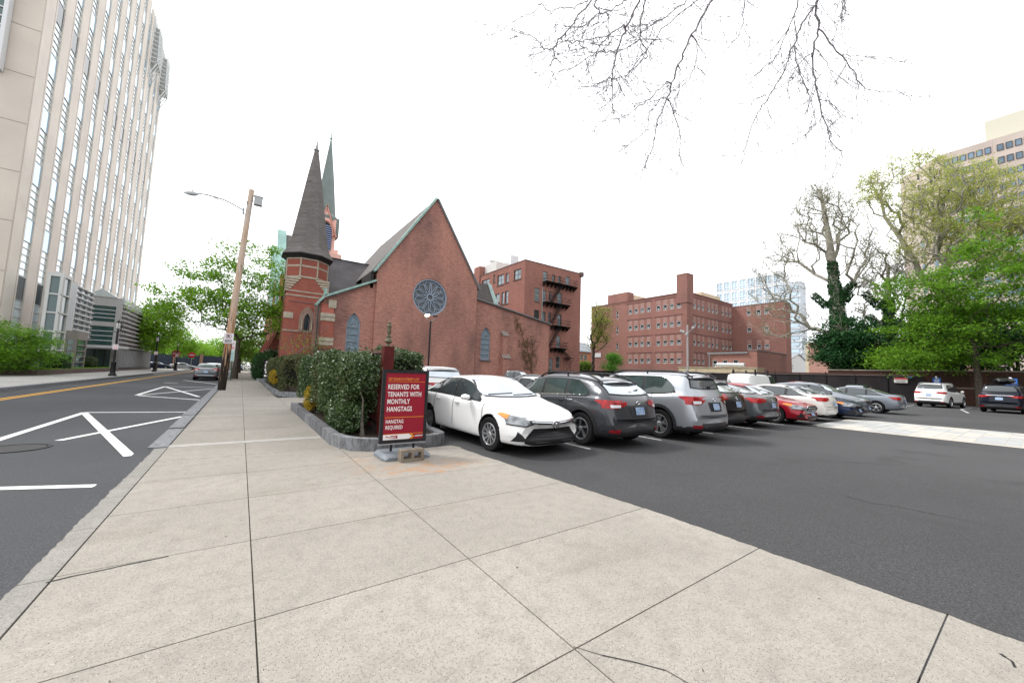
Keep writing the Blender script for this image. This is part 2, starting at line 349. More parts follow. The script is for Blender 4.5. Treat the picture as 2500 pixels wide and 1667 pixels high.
# road markings
mb = MB()
def stripe(a, b, w_, z=.0):
    a = np.array(a, float); b = np.array(b, float); d = (b-a)/np.linalg.norm(b-a); n = np.array([-d[1], d[0]])*w_/2
    mb.add([(*(a+n), z), (*(b+n), z), (*(b-n), z), (*(a-n), z)], [(0, 1, 2, 3)])
Q = lambda x, y: onG(x/4.2, 880+y/4.2)[:2]
z = -.007
stripe((-3.45, 8.2), (-3.50, 15.8), .14, z); stripe((-3.50, 15.87), (-1.2, 15.32), .13, z+.002)
stripe(Q(860, 530), Q(1330, 975), .14, z+.004); stripe(Q(600, 815), Q(1900, 565), .13, z+.001)
stripe(Q(0, 930), Q(235, 903), .13, z+.002); stripe((-3.4, 7.55), (-1.3, 6.68), .13, z)
stripe(Q(1400, 352), Q(1690, 265), .14, z); stripe(Q(1690, 265), Q(2180, 275), .14, z+.002); stripe(Q(1420, 354), Q(2180, 288), .14, z+.003)
stripe(Q(1700, 268), Q(2040, 370), .14, z+.004); stripe(Q(1420, 358), Q(2060, 402), .14, z+.001)
stripe(Q(1680, 225), Q(1820, 233), .14, z); stripe(Q(1880, 200), Q(2220, 240), .14, z)
stripe((-8.15, 60), (-8.1, 88), .12, z); stripe((-8, 97.5), (-1.5, 97.5), .4, z)
mb.obj('road_marking', WHITE, kind='structure')
mb = MB(); stripe((-6.56, -20), (-6.85, 95), .11, z); stripe((-6.78, -20), (-7.07, 95), .11, z); mb.obj('centre_line', YEL, kind='structure')
mb = MB()
for x in [3.5+2.53*k for k in range(1, 11)]: stripe((x, 5.55), (x, 10.2), .09, .001)
for x in [3.8+2.6*k for k in range(9)]: stripe((x, 15.5), (x, 20.2), .1, .001)
stripe((44, 3.7), (49.5, 3.55), .1, .001); stripe((38.2, 2.9), (44, 3.7), .1, .001); stripe((42, -1.2), (47, -1.2), .1, .001); stripe((42.5, 6.6), (47.5, 6.6), .1, .001)
mb.obj('bay_line', mat('bay_paint', (.42, .42, .41), .8, var=.3, vscale=9), kind='structure')
# pale paver strip across the lot
flat('paver_base', [(17.0, -14), (23.9, -14), (22.6, 5.2), (17.05, 4.85)], .0, mat('paver_edge', (.44, .40, .34), .85, var=.1))
mb = MB(); mb2 = MB(); y = -13.8; r = random.Random(3)
while y < 4.6:
    x = 17.3; h = r.choice((.28, .4, .55))
    while x < 22.3+(-.068*(y-5)):
        ww = r.choice((.6, .9, 1.3)); x1 = min(x+ww, 22.45-.068*(y-5)); (mb if r.random() < .5 else mb2).box(x+.008, x1-.008, y+.008, y+h-.008, -.02, .006); x = x1
        if x > 22.4-.068*(y-5): break
    y += h
mb.obj('paver_strip', mat('paver_grey', (.33, .335, .33), .8, var=.12, vscale=2), kind='structure'); mb2.obj('paver_strip', mat('paver_cream', (.40, .38, .345), .8, var=.12, vscale=2), kind='structure')
# asphalt repairs and cracks (thin tar seams)
TAR = mat('tar', (.012, .012, .013), .6)
mb = MB()
def crack(pts, w_, zz):
    r = random.Random(len(pts)+int(w_*1e4)); P = []
    for a, b in zip(pts, pts[1:]):
        n = max(2, int(math.dist(a, b)/.12))
        for k in range(n): t = k/n; P.append((a[0]+(b[0]-a[0])*t+r.uniform(-.02, .02), a[1]+(b[1]-a[1])*t+r.uniform(-.02, .02)))
    for a, b in zip(P, P[1:]):
        d = Vector((b[0]-a[0], b[1]-a[1])).normalized(); n = Vector((-d.y, d.x))*w_*r.uniform(.3, .7)
        mb.add([(a[0]+n.x, a[1]+n.y, zz), (b[0]+n.x, b[1]+n.y, zz), (b[0]-n.x, b[1]-n.y, zz), (a[0]-n.x, a[1]-n.y, zz)], [(0, 1, 2, 3)])
C3 = lambda x, y: tuple(onG(1400+x/2.138, 1050+y/2.138)[:2])
crack([C3(440, 428), C3(560, 445), C3(700, 490), C3(760, 535)], .006, .0); crack([C3(1420, 340), C3(1560, 380), C3(1700, 400), C3(1900, 440), C3(2350, 530)], .008, .0)
crack([C3(900, 20), C3(1350, 50)], .02, .0); crack([C3(1150, 150), C3(1500, 170), C3(2000, 200)], .01, .0); crack([C3(2205, 1150), C3(2260, 1200), C3(2330, 1270)], .012, .003)
crack([(-.95, 3.95), (-.2, 4.03)], .012, .003); crack([(1.62, 1.58), (1.9, 1.2), (1.95, .9)], .005, .003)
mb.obj('pavement_crack', TAR, kind='structure')
# twigs and leaf litter
mb = MB(); r = random.Random(5)
for k in range(130):
    x = r.uniform(-.8, 3.8); y = r.uniform(.8, 7.5); a = r.uniform(0, 6.3); l = r.uniform(.005, .022)*(1.8 if r.random() < .12 else 1)
    mb.add([(x, y, .004), (x+l*math.cos(a), y+l*math.sin(a), .006), (x+l*math.cos(a+.5)*.9, y+l*math.sin(a+.5)*.9, .004)], [(0, 1, 2)])
mb.obj('leaf_litter', mat('litter', (.09, .06, .035), .9), label='tiny dark twigs and leaf scraps scattered on the pale sidewalk', cat='litter', kind='stuff')
# manhole
t = thing('manhole_cover', 'round dark iron cover set in the street between white lines', 'manhole', (-2.95, 9.95, 0))
mb = MB(); mb.lathe([(.0, -.004), (.36, -.004), (.36, -.008)], (-2.95, 9.95, 0), 32); mb.obj('lid', mat('iron', (.035, .035, .036), .7, var=.3, vscale=60), t)
mb = MB(); mb.lathe([(.375, -.008), (.375, .0), (.42, .0), (.42, -.009)], (-2.95, 9.95, 0), 32); mb.obj('rim', BLK, t)
# ================================================================ buildings
BR_RED = brick('brick_red', (.36, .105, .072), (.26, .072, .052), (.30, .15, .12), stain=(.10, .04, .035), stainamt=.35, pale=(.30, .085, .06))
BR_CH = brick('brick_weathered', (.44, .180, .135), (.20, .080, .066), (.40, .27, .22), stain=(.085, .055, .055), stainamt=.8, sscale=.26, pale=(.50, .27, .21))
BR_FE = brick('brick_brown', (.36, .145, .11), (.18, .07, .058), (.34, .22, .18), stain=(.12, .06, .055), stainamt=.4, sscale=.3, pale=(.34, .17, .135))
BR_SC = brick('brick_school', (.34, .155, .125), (.20, .085, .072), (.33, .22, .19), stain=(.09, .055, .055), stainamt=.5, sscale=.16, pale=(.31, .17, .14))
BR_SC2 = brick('brick_infill', (.32, .19, .165), (.28, .16, .14), (.33, .25, .22), stainamt=.1)
BR_PK = brick('brick_far', (.40, .22, .18), (.36, .2, .165), (.42, .29, .24), stainamt=.15, stain=(.28, .15, .12))
BR_WALL = brick('brick_wall', (.075, .032, .024), (.06, .026, .02), (.07, .05, .04), stain=(.03, .02, .015), stainamt=.6, pale=(.12, .055, .04))
GREYT = mat('grey_trim', (.16, .16, .165), .7); DTRIM = mat('dark_trim', (.03, .028, .027), .7)
PALE = mat('cream_render', (.58, .50, .36), .8, var=.12, vscale=.5)
TOWC = mat('precast', (.70, .645, .58), .85, var=.09, vscale=.35); TOWS = mat('precast_side_shaded', (.55, .495, .435), .85, var=.09, vscale=.25)  # same precast twice: the side wall's shade is put into its darker colour
ALU = mat('aluminium', (.52, .53, .52), .45, var=.05, vscale=1)
def paneled(name, m, frame, bars_h, bars_v, W, H, t=.05, d=.06, glass=None, plane='x', top=None):
    pass
def window_mesh(W, H, t=.07, hb=(), vb=(), d=.05, m=WHT, arch_top=False):
    """frame in the xz plane centred on x, base z=0, front towards -y"""
    mb = MB(); mb.box(-W/2, W/2, -d, 0, 0, t); mb.box(-W/2, W/2, -d, 0, H-t, H); mb.box(-W/2, -W/2+t, -d, 0, t, H-t); mb.box(W/2-t, W/2, -d, 0, t, H-t)
    for h in hb: mb.box(-W/2+t, W/2-t, -d*.9, 0, h-t*.4, h+t*.4)
    for v in vb:
        x, a, b = v if hasattr(v, '__len__') else (v, t, H-t); mb.box(x-t*.4, x+t*.4, -d*.85, 0, a, b)
    fm = mb.mesh('window', m)
    mb = MB(); mb.box(-W/2+t*.5, W/2-t*.5, -.02, -.002, t*.5, H-t*.5); return fm, mb
FACE = {'-y': 0., '-x': -math.pi/2, '+x': math.pi/2}
def put_window(root, meshes, p, face, name='window'):
    o = link(name, meshes[0], root, loc=tuple(p), rotz=FACE[face])
    link('pane', meshes[1], o, local=True)
    return o
# ---------------------------------------------------------------- office tower on the left
TX = -17.
t = thing('office_tower', 'tall beige precast office tower with vertical strips of glass on the left', 'building', (TX, 75, 0))
mb = MB(); mb.box(-45, TX-.16, 51.4, 99.5, 0, 62.4)
cy = [53.62+3.93*c for c in range(12)]; WW = 1.68; prev = 51.4
for y in cy:
    mb.box(TX-.16, TX, prev+(.02 if prev < 52 else 0), y, 0, 62.4); prev = y+WW
mb.box(TX-.16, TX, prev, 99.5, 0, 62.4)
mb.obj('wall', TOWC, t)
mb = MB(); mb.box(-44.9, TX-.03, 51.2, 51.4, 0, 62.3)
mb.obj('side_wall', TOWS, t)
mb = MB()
for k in range(14): mb.box(-44.8, TX+.0, 51.18, 51.2, 4.4*k-.02, 4.4*k+.02)
for y in cy:
    for dy in (-.34,): mb.box(TX-.0, TX+.012, y+dy-.02, y+dy+.02, 0, 62)
mb.obj('panel_joint', mat('joint', (.30, .28, .25), .9), t)
fm, _ = window_mesh(WW-.02, 2.2, .05, m=ALU); gm = MB(); gm.box(-.81, .81, -.02, -.002, .03, 2.17); gm_ = gm.mesh('pane', GLASSB)
dm = MB(); dm.box(-.81, .81, -.02, -.002, .03, 2.17); dm_ = dm.mesh('pane', GLASSD)
heads = [8.9+5.46*k for k in range(10)]
cand = []
for ci, y in enumerate(cy):
    for k, h in enumerate(heads):
        px, py, _z = proj((TX-.3, y+WW/2, h-1.1)); cand.append((not (px > -5 and py > -25), _z, ci, k, y, h))
cand.sort(); rest = MB()
for i, (_o, _z, ci, k, y, h) in enumerate(cand):
    if i < 100: put_window(t, (fm, dm_ if k == 5 and ci < 11 or k == 0 and ci < 2 else gm_), (TX-.11, y+WW/2, h-2.2), '+x')
    else: rest.box(TX-.15, TX-.09, y, y+WW, h-2.2, h)
rest.obj('window', GLASSB, t, kind='stuff')
for ci, y in enumerate(cy):
    mb = MB(); mb.box(TX-.155, TX-.13, y+.01, y+WW-.01, 0, 62)
    mb.cur = 1
    for k, h in enumerate(heads):
        for j in range(5):
            z = h+.02+j*(5.46-2.2)/5; mb.box(TX-.13, TX-.075, y+.01, y+WW-.01, z, z+.06)
    for j in range(8): mb.box(TX-.13, TX-.075, y+.01, y+WW-.01, .3+.8*j, .36+.8*j)
    mb.obj('glass_strip', [mat('strip_glass', (.66, .76, .80), .10, metal=.5), ALU], t)
mb = MB()
for y0 in (87.6, 95.8):
    for k in range(9): mb.box(TX+.02, TX+1.1-.05*k, y0+.1*k, y0+2.9+.1*k, 53.5+.85*k, 53.62+.85*k)
    for yy in (0, .9, 1.8, 2.7): mb.box(TX+.03, TX+.16, y0+yy, y0+yy+.12, 50.5, 62); mb.slab([(TX+.1, y0+yy, 51.), (TX+1.1, y0+yy, 53.6), (TX+.9, y0+yy, 61), (TX+.8, y0+yy, 61), (TX+1.0, y0+yy, 53.7), (TX+.1, y0+yy, 51.3)], (0, .12, 0))
mb.obj('roof_sunshade', mat('sunshade', (.66, .68, .68), .6), t)
# green glazed bay high on the side wall
mb = MB(); mb.box(-44, -18.9, 50.6, 51.17, 26.5, 62); mb.cur = 1
for k in range(45): mb.box(-44, -18.8, 50.5, 50.6, 26.6+.8*k, 26.7+.8*k)
mb.box(-18.95, -18.7, 50.4, 51.15, 26, 62)
mb.obj('side_glazing', [GLASSG, WHT], t)
# glazed entrance corner, sun screen and stone base
c0 = atX(158, 674, -14.); zt = float(c0[2]); y0 = float(c0[1]); xL = float(atY(116, 672, y0)[0]); y1 = float(atX(177, 690, -14.)[1])
mb = MB(); mb.box(xL+.1, -14.12, y0+.12, y1, .5, zt-.1)
mb.cur = 1
mb.box(xL, -14, y0, y1+.1, zt-.1, zt+.25); mb.box(xL, -13.95, y0-.05, y1+.12, 0, .45)
for x in (xL, -14.25): mb.box(x, x+.22, y0, y0+.12, .45, zt-.1)
mb.box(-14.12, -14., y0+.13, y0+.35, .45, zt-.1); mb.box(-14.12, -14., y1-.3, y1+.05, .45, zt-.1)
for k in range(1, 5): mb.box(xL+.23, -14.26, y0+.02, y0+.1, .45+(zt-.55)*k/5, .58+(zt-.55)*k/5); mb.box(-14.1, -13.97, y0, y1, .45+(zt-.55)*k/5, .58+(zt-.55)*k/5)
mb.obj('glass_entrance', [mat('entrance_glass', (.10, .145, .15), .06, spec=.4), ALU], t)
ya, yb = float(atX(187, 695, -15.)[1]), float(atX(229, 711, -15.)[1])
mb = MB(); mb.box(-15.4, -15.1, ya, yb, 3.9, 9.5); mb.cur = 1
for k in range(10): mb.box(-15.1, -14.8, ya, yb, 4.+.58*k, 4.13+.58*k)
for k in range(4): mb.box(-15.09, -14.95, ya+(yb-ya)*k/3-.06, ya+(yb-ya)*k/3+.06, 3.9, 9.5)
mb.box(-16.2, -14.85, ya-.35, ya-.1, 3.7, 9.6)
mb.obj('sun_screen', [mat('screen_glass', (.35, .42, .45), .12, metal=.3), WHT], t)
yb0 = float(atX(193, 826, -14.)[1]); yb1 = float(atX(212, 826, -14.)[1]); xB = float(atY(157, 824, yb0)[0])
mb = MB(); mb.box(xB+.1, -14.1, yb0+.1, yb1, .5, 3.5); mb.cur = 1
mb.box(xB, -14., yb0, yb1+.2, 3.5, 4.4); mb.box(xB, -13.9, yb0-.1, yb1+.3, 0, .5)
for k in range(5): mb.box(xB+.05, -13.97, yb0-.0, yb1+.1, .5+.6*k, .6+.6*k)
for x, y in ((xB, yb0), (-14.35, yb0), (-14.25, yb1)): mb.box(x, x+.25, y+.01, y+.26, .5, 3.5)
mb.obj('lobby_base', [mat('lobby_glass', (.06, .13, .14), .08, spec=1.), mat('grey_stone', (.28, .26, .24), .8, var=.1)], t)
# louvred annex
AX = -13.5; a0 = float(atX(302, 731, AX)[1]); a1 = float(atX(378, 766, AX)[1]); AZ = 9.75
t = thing('annex_building', 'low annex with white horizontal louvres and green glass front beside the beige tower', 'building', (AX, a0, 0))
mb = MB(); mb.box(-16.95, AX-.5, a0+.3, a1, 0, AZ); mb.box(AX-.6, AX-.1, a0, a0+.5, 0, AZ); mb.box(-16.98, -16.5, a0, a0+.29, 0, AZ); mb.box(-16.5, AX-.6, a0+.02, a0+.29, 8.6, AZ); mb.box(-16.5, AX-.6, a0+.02, a0+.29, 5.9, 6.5); mb.box(-16.5, AX-.6, a0+.02, a0+.29, 2.9, 3.4)
mb.obj('wall', mat('annex_wall', (.42, .42, .41), .7, var=.06), t)
for z0, z1 in ((6.5, 8.6), (3.4, 5.9)):
    f = MB(); n = 4
    for k in range(1, n): f.box(-16.5, AX-.6, a0+.03, a0+.12, z0+(z1-z0)*k/n-.04, z0+(z1-z0)*k/n+.04)
    o = f.obj('window', WHT, t); g = MB(); g.box(-16.5, AX-.6, a0+.14, a0+.26, z0, z1); g.obj('pane', GLASSG, o)
f = MB()
for x in (-16.5, -15.6, -14.7): f.box(x, x+.06, a0+.1, a0+.16, .4, 2.9)
o = f.obj('door', BLK, t); g = MB(); g.box(-16.5, AX-.6, a0+.18, a0+.26, .4, 2.9); g.obj('pane', GLASSG, o)
mb = MB(); mb.box(-14.2, AX, a0+.5, a1, .5, 3.1)
for k in range(26):
    y = a0+.7+(a1-a0-1)*k/25; mb.box(AX, AX+.12, y, y+.22, .5, 3.1)
mb.obj('pilaster_wall', mat('annex_grey', (.33, .34, .35), .7), t)
mb = MB()
for k in range(10): mb.box(AX-.3, AX+.28, a0+.5, a1, 3.25+.6*k, 3.37+.6*k)
for k in range(22):
    y = a0+.6+(a1-a0-.7)*k/21; mb.box(AX-.32, AX-.12, y, y+.14, 3.2, 9)
mb.obj('louvre', WHT, t)
mb = MB(); mb.box(AX-.45, AX-.33, a0+.5, a1, 3.1, 9); mb.obj('dark_glazing', mat('annex_glass', (.12, .14, .15), .2), t)
mb = MB(); mb.box(AX-.4, AX+.1, a0+.3, a1+.2, 9.0, AZ+.1); mb.slab([(-16.9, a0-.1, AZ), (AX-.5, a0-.1, AZ), (-15.6, a0-.1, AZ+1.1)], (0, 5, 0)); mb.obj('parapet', mat('annex_glass2', (.5, .55, .54), .3), t)
mb = MB(); mb.box(-17, AX+.3, a0-.2, a1+.2, 0, .42); mb.obj('plinth', mat('dark_stone', (.10, .085, .08), .8, var=.2), t)
mb = MB(); mb.box(-16, -12.4, a0-3.2, a0-.25, 3.0, 3.3); mb.obj('canopy', WHT, t)
# ---------------------------------------------------------------- church
CY = 40.
church = thing('church', 'red brick gothic church with two pointed spires and a rose window', 'church', (14, 46, 0))
apx, apz = 17.07, 21.4; eL, eR, ez = 10.9, 22.95, 12.0
mb = MB()
rx, rz, rr = 16.9, 9.83, 2.08
circ = [(rx+rr*math.cos(2*math.pi*k/40), rz+rr*math.sin(2*math.pi*k/40)) for k in range(40)]
mb.tess([[(eL, 0), (eR, 0), (eR, ez), (apx, apz), (eL, ez)], circ], lambda u, z: (u, CY, z))
for k in range(40):
    a, b = circ[k], circ[(k+1) % 40]; mb.quad((a[0], CY, a[1]), (b[0], CY, b[1]), (b[0], CY+.4, b[1]), (a[0], CY+.4, a[1]))
mb.quad((eL, CY, 0), (eL, CY+.6, 0), (eL, CY+.6, ez), (eL, CY, ez)); mb.quad((eR, CY, 0), (eR, CY+.6, 0), (eR, CY+.6, ez), (eR, CY, ez))
mb.obj('gable_wall', BR_CH, church)
# rose window
mb = MB(); mb.lathe([(rr, -.0), (rr, -.12), (rr-.14, -.14), (rr-.2, -.05), (rr-.2, 0)], (rx, CY+.2, rz), 48, 'y')
mb2 = MB(); mb2.lathe([(.42, 0), (.42, -.12), (.3, -.12), (.3, 0)], (rx, CY+.2, rz), 20, 'y')
for k in range(12):
    a = 2*math.pi*(k+.5)/12
    pts = []
    for s in range(15):     # petal outline
        u = s/14*2-1; rad_ = .38+1.42*(1-abs(u)**1.6); aa = a+u*.0+math.copysign(1, u)*.235*min(1, (rad_-.38)/1.1)**.7*(1-max(0, (rad_-1.35)/.45)**2*.98)
        pts.append((rx+rad_*math.cos(aa), CY+.14, rz+rad_*math.sin(aa)))
    mb2.tube(pts, .045, 5)
    a2 = 2*math.pi*k/12; mb2.tube([(rx+1.45*math.cos(a2), CY+.14, rz+1.45*math.sin(a2)), (rx+1.9*math.cos(a2), CY+.14, rz+1.9*math.sin(a2))], .035, 4)
STEELB = mat('blue_grey_lead', (.27, .32, .39), .55)
ro = mb.obj('rose_window', STEELB, church, smooth=.6); mb2.obj('tracery', STEELB, ro)
mb = MB(); mb.lathe([(.01, 0), (rr-.05, 0)], (rx, CY+.26, rz), 40, 'y'); mb.obj('pane', mat('lead_glass', (.13, .14, .155), .35, var=.35, vscale=9, bump=.6, bscale=9), ro)
# aisle walls with lancets
def lancet(u, z0, zs, zt, wdt, wall_y, root):
    out = [(u-wdt, z0)]+arch(wdt, zs, zt, 7, u)+[(u+wdt, z0)]
    mb = MB(); inner = [(u+(p[0]-u)*.84, z0+.1+(p[1]-z0)*.95) for p in out]
    mb.tess([out, inner], lambda a, z: (a, wall_y+.14, z))
    o = mb.obj('lancet_window', STEELB, root)
    mb = MB(); mb.tess([out], lambda a, z: (a, wall_y+.2, z)); mb.obj('pane', LEADG, o)
    mb = MB()
    for k in range(1, 5): zz = z0+(zs-z0)*k/4.2; mb.box(u-wdt*.9, u+wdt*.9, wall_y+.1, wall_y+.17, zz-.025, zz+.025)
    mb.tube([(u+wdt*.5*math.cos(a), wall_y+.15, zs-.1+wdt*.6*math.sin(a)) for a in np.linspace(0, math.pi, 9)], .03, 4)
    mb.obj('glazing_bar', mat('lead_bar', (.3, .34, .38), .6), o)
    return out
LEADG = mat('stained_glass', (.17, .22, .26), .3, var=.5, vscale=11, bump=.5, bscale=12, detail=2)
def aisle(pts, holes, y, name='aisle_wall', m=BR_CH, depth=.35):
    mb = MB(); mb.tess([pts]+holes, lambda u, z: (u, y, z))
    for h in holes:
        for k in range(len(h)):
            a, b = h[k], h[(k+1) % len(h)]; mb.quad((a[0], y, a[1]), (b[0], y, b[1]), (b[0], y+depth, b[1]), (a[0], y+depth, a[1]))
    return mb
h1 = lancet(8.96, 2.75, 5.8, 7.1, .66, CY+.3, church)
mb = aisle([(5.75, 0), (eL, 0), (eL, 10.6), (6.2, 8.2), (5.75, 7.6)], [h1], CY+.3); mb.quad((5.75, CY+.3, 0), (5.75, CY+3, 0), (5.75, CY+3, 7.6), (5.75, CY+.3, 7.6)); mb.obj('aisle_wall', BR_CH, church)
h2 = lancet(24.63, 3.2, 5.9, 7.2, .68, CY+.3, church)
mb = aisle([(eR, 0), (35.02, 0), (35.02, 8.6), (eR, 10.5)], [h2], CY+.3); mb.quad((35.02, CY+.3, 0), (35.02, CY+9, 0), (35.02, CY+9, 8.6), (35.02, CY+.3, 8.6)); mb.obj('aisle_wall', BR_CH, church)
for a_ in ((23.9, 25.4, 3.0), (8.2, 9.7, 2.55)): mb = MB(); mb.box(a_[0], a_[1], CY+.1, CY+.3, a_[2], a_[2]+.2); mb.obj('window_sill', GREYT, church)
def strip(mb, a, b, wy0, wy1, th):
    a = np.array(a); b = np.array(b); d = (b-a)/np.linalg.norm(b-a); n = np.array([-d[1], d[0]])*th
    q = [a, b, b+n, a+n]; mb.add([(p[0], wy0, p[1]) for p in q]+[(p[0], wy1, p[1]) for p in q], [(0, 1, 2, 3), (7, 6, 5, 4), (0, 4, 5, 1), (1, 5, 6, 2), (2, 6, 7, 3), (3, 7, 4, 0)])
mb = MB(); strip(mb, (eL-.25, ez-.40), (apx, apz-.02), CY-.25, CY+.3, .22); strip(mb, (5.45, 7.35), (6.1, 8.25), CY-.1, CY+.7, .2); strip(mb, (6.1, 8.25), (eL, 10.65), CY-.1, CY+.7, .2); mb.box(6.0, 6.25, CY-.1, CY+.2, 8.4, 9.1)
mb.obj('copper_coping', COPPER, church)
mb = MB(); strip(mb, (apx, apz-.02), (eR+.25, ez-.40), CY-.2, CY+.3, .2); strip(mb, (eR, 10.5), (35.2, 8.6), CY, CY+.8, .16); mb.obj('coping', GREYT, church)
# buttress pair and quoins at the left aisle corner
mb = MB(); mb.prism([(5.9, CY-.35), (7.0, CY-.35), (7.0, CY+.3), (5.9, CY+.3)], 0, 6.0); mb.slab([(5.9, CY-.35, 6), (7., CY-.35, 6), (7., CY+.3, 6), (5.9, CY+.3, 6)], (0, .0, .001)); mb.add([(5.9, CY-.35, 6), (7.0, CY-.35, 6), (7.0, CY+.29, 7.7), (5.9, CY+.29, 7.7), (5.9, CY+.29, 6), (7, CY+.29, 6)], [(0, 1, 2, 3), (0, 3, 4), (1, 5, 2)]); mb.obj('buttress', BR_RED, church)
for z in (5.95, 6.35, 3.6, 4.0): mb = MB(); mb.box(5.85, 7.06, CY-.41, CY+.25, z, z+.34); mb.obj('stone_quoin', STONE, church)
mb = MB(); mb.box(6.5, 7.2, CY+.1, CY+.29, 7.3, 8.1); mb.obj('stone_quoin', STONE, church)
mb = MB(); mb.tube([(5.6, CY+.0, 7.5), (5.62, CY-.02, 1)], .07, 6); mb.obj('downpipe', mat('pipe_dark', (.04, .06, .055), .6), church)
mb = MB(); mb.box(26.9, 28.0, CY-.4, CY+.3, 0, 3.5); mb.box(26.95, 27.7, CY-.15, CY+.3, 3.5, 6.4); mb.obj('buttress', BR_CH, church)
mb = MB(); mb.slab([(26.8, CY-.5, 3.45), (28.1, CY-.5, 3.45), (28.1, CY-.1, 3.95), (26.8, CY-.1, 3.95)], (0, .1, .1)); mb.obj('buttress_cap', mat('cap_stone', (.2, .17, .15), .8, var=.2), church); mb = MB(); mb.slab([(26.85, CY-.25, 6.3), (27.8, CY-.25, 6.3), (27.8, CY+.29, 6.9), (26.85, CY+.29, 6.9)], (0, .02, .1)); mb.obj('buttress_cap', mat('cap_stone', (.2, .17, .15), .8, var=.2), church)
# pale raking lines on the gable (old cable marks)
mb = MB(); mb.tube([(14.75, CY-.03, 12.6), (14.8, CY-.03, 8), (15.5, CY-.03, 1.5)], .012, 3); mb.tube([(19.2, CY-.03, 11.7), (18.6, CY-.03, 8), (17.3, CY-.03, 2.)], .012, 3); mb.obj('cable', mat('cable_pale', (.42, .3, .26), .8), church)
# roofs
mb = MB(); yb = 62.
mb.slab([(eL-.5, CY+.2, ez-.35), (apx, CY+.2, apz), (apx, yb, apz), (eL-.5, yb, ez-.35)], (-.02, 0, .12)); mb.slab([(eR+.4, CY+.2, ez-.25), (apx, CY+.2, apz), (apx, yb, apz), (eR+.4, yb, ez-.25)], (.02, 0, .12))
mb.obj('transept_roof', SLATE, church)
nY = 50.; nr = atY(803.7, 629.7, nY); nz = float(nr[2]); 
mb = MB(); ne = atY(866, 698.5, 44.5)
mb.slab([(3.4, 43.6, 8.0), (15, 43.6, 8.0), (15, nY, nz), (3.4, nY, nz)], (0, .1, .1)); mb.slab([(3.4, 56.4, 8.0), (15, 56.4, 8.0), (15, nY, nz), (3.4, nY, nz)], (0, -.1, .1)); mb.obj('nave_roof', mat('slate_dark', (.072, .066, .070), .7, var=.25, vscale=.6), church)
mb = MB(); mb.box(5.7, eL, CY+2, 43.7, 0, 8.0); mb.box(eL, eR, CY+.62, 60, 0, ez-.3); mb.box(eR, 34.9, CY+.9, 48.9, 0, 8.4); mb.box(3.6, 12, 44, 56, 0, 7.9); mb.obj('nave_wall', BR_CH, church)
mb = MB(); mb.slab([(eL-.05, CY+.6, 10.4), (eL-.05, 46, 10.4), (5.8, 46, 8.0), (5.8, CY+.9, 8.0)], (0, 0, .08)); mb.slab([(eR, CY+.9, 10.4), (eR, 48.9, 12.6), (28.6, 48.9, 12.0), (31.2, CY+.9, 8.9)], (0, 0, .1)); mb.obj('aisle_roof', SLATE, church)
mb = MB()
q = [atY(1130+x/4.9, 600+y/4.9, 42.) for x, y in ((300, 455), (340, 462), (425, 705), (375, 690))]; mb.slab(q, (0, .15, .0)); mb.obj('copper_coping', mat('copper_pale', (.42, .55, .53), .5, var=.2, vscale=2), church)
mb = MB(); mb.slab([(eR+.02, 42.1, 10.2), atY(1213, 738, 42.1), atY(1191.5, 693, 42.1), (eR+.02, 42.1, 12.8)], (0, .12, 0)); mb.obj('aisle_roof', SLATE, church)
mb = MB(); mb.box(eL-.6, eL-.3, CY+.3, 44, 9.9, 11.6); mb.obj('clerestory', DTRIM, church)
# octagonal stair tower
tc = (5.0, 45.6); R8 = 2.05
def octo(r, rot=.5): return [(tc[0]+r*math.cos(math.pi/4*(k+rot)), tc[1]+r*math.sin(math.pi/4*(k+rot))) for k in range(8)]
tz = 13.0
mb = MB(); mb.prism(octo(R8-.25), 0, tz); mb.prism(octo(R8), 10.4, tz-.02)
# corbelled stages under the octagon: square body
mb.box(tc[0]-1.85, tc[0]+1.95, tc[1]-1.95, tc[1]+1.9, 0, 10.4)
mb.obj('tower_wall', BR_RED, church)
mb = MB()
for z, r in ((12.55, R8+.03), (11.75, R8+.03), (10.6, R8+.06)):
    mb.prism(octo(r), z, z+.16)
for p in octo(R8+.02): mb.tube([(p[0], p[1], 10.7), (p[0], p[1], 12.6)], .07, 4)
mb.box(tc[0]-1.9, tc[0]+2.0, tc[1]-2.0, tc[1]+1.8, 9.05, 9.17); mb.box(tc[0]-1.9, tc[0]+2.0, tc[1]-2.0, tc[1]+1.8, 8.6, 8.72)
mb.box(tc[0]-1.95, tc[0]+2.0, tc[1]-2.0, tc[1]-1.9, 5.0, 5.14); mb.box(tc[0]-1.95, tc[0]-1.1, tc[1]-2.02, tc[1]-1.9, 6.3, 6.9)
mb.obj('stone_band', STONE, church)
for sx in (-1, 1):
    mb = MB()
    for k in range(6): wdt = 1.3-.2*k; x0 = tc[0]+sx*1.98; mb.box(min(x0, x0-sx*wdt), max(x0, x0-sx*wdt), tc[1]-2.03+.0*k, tc[1]-.6, 10.55-.26*k-.2, 10.55-.26*k-.02)
    mb.obj('corbel_stone', STONE, church)
mb = MB(); mb.lathe([(R8+.12, tz-.15), (R8+.52, tz+.1), (R8+.48, tz+.2), (2.12, tz+.9), (1.86, tz+1.75), (1.22, tz+5.9), (.62, tz+9.9), (.22, tz+12.3)], (*tc, 0), 8, rot=.5)
mb.obj('spire', SLATE, church)
mb = MB(); mb.lathe([(R8+.02, tz-.35), (R8+.42, tz-.02), (R8+.5, tz-.02), (R8+.55, tz+.08)], (*tc, 0), 8, rot=.5); mb.obj('cornice', DTRIM, church)
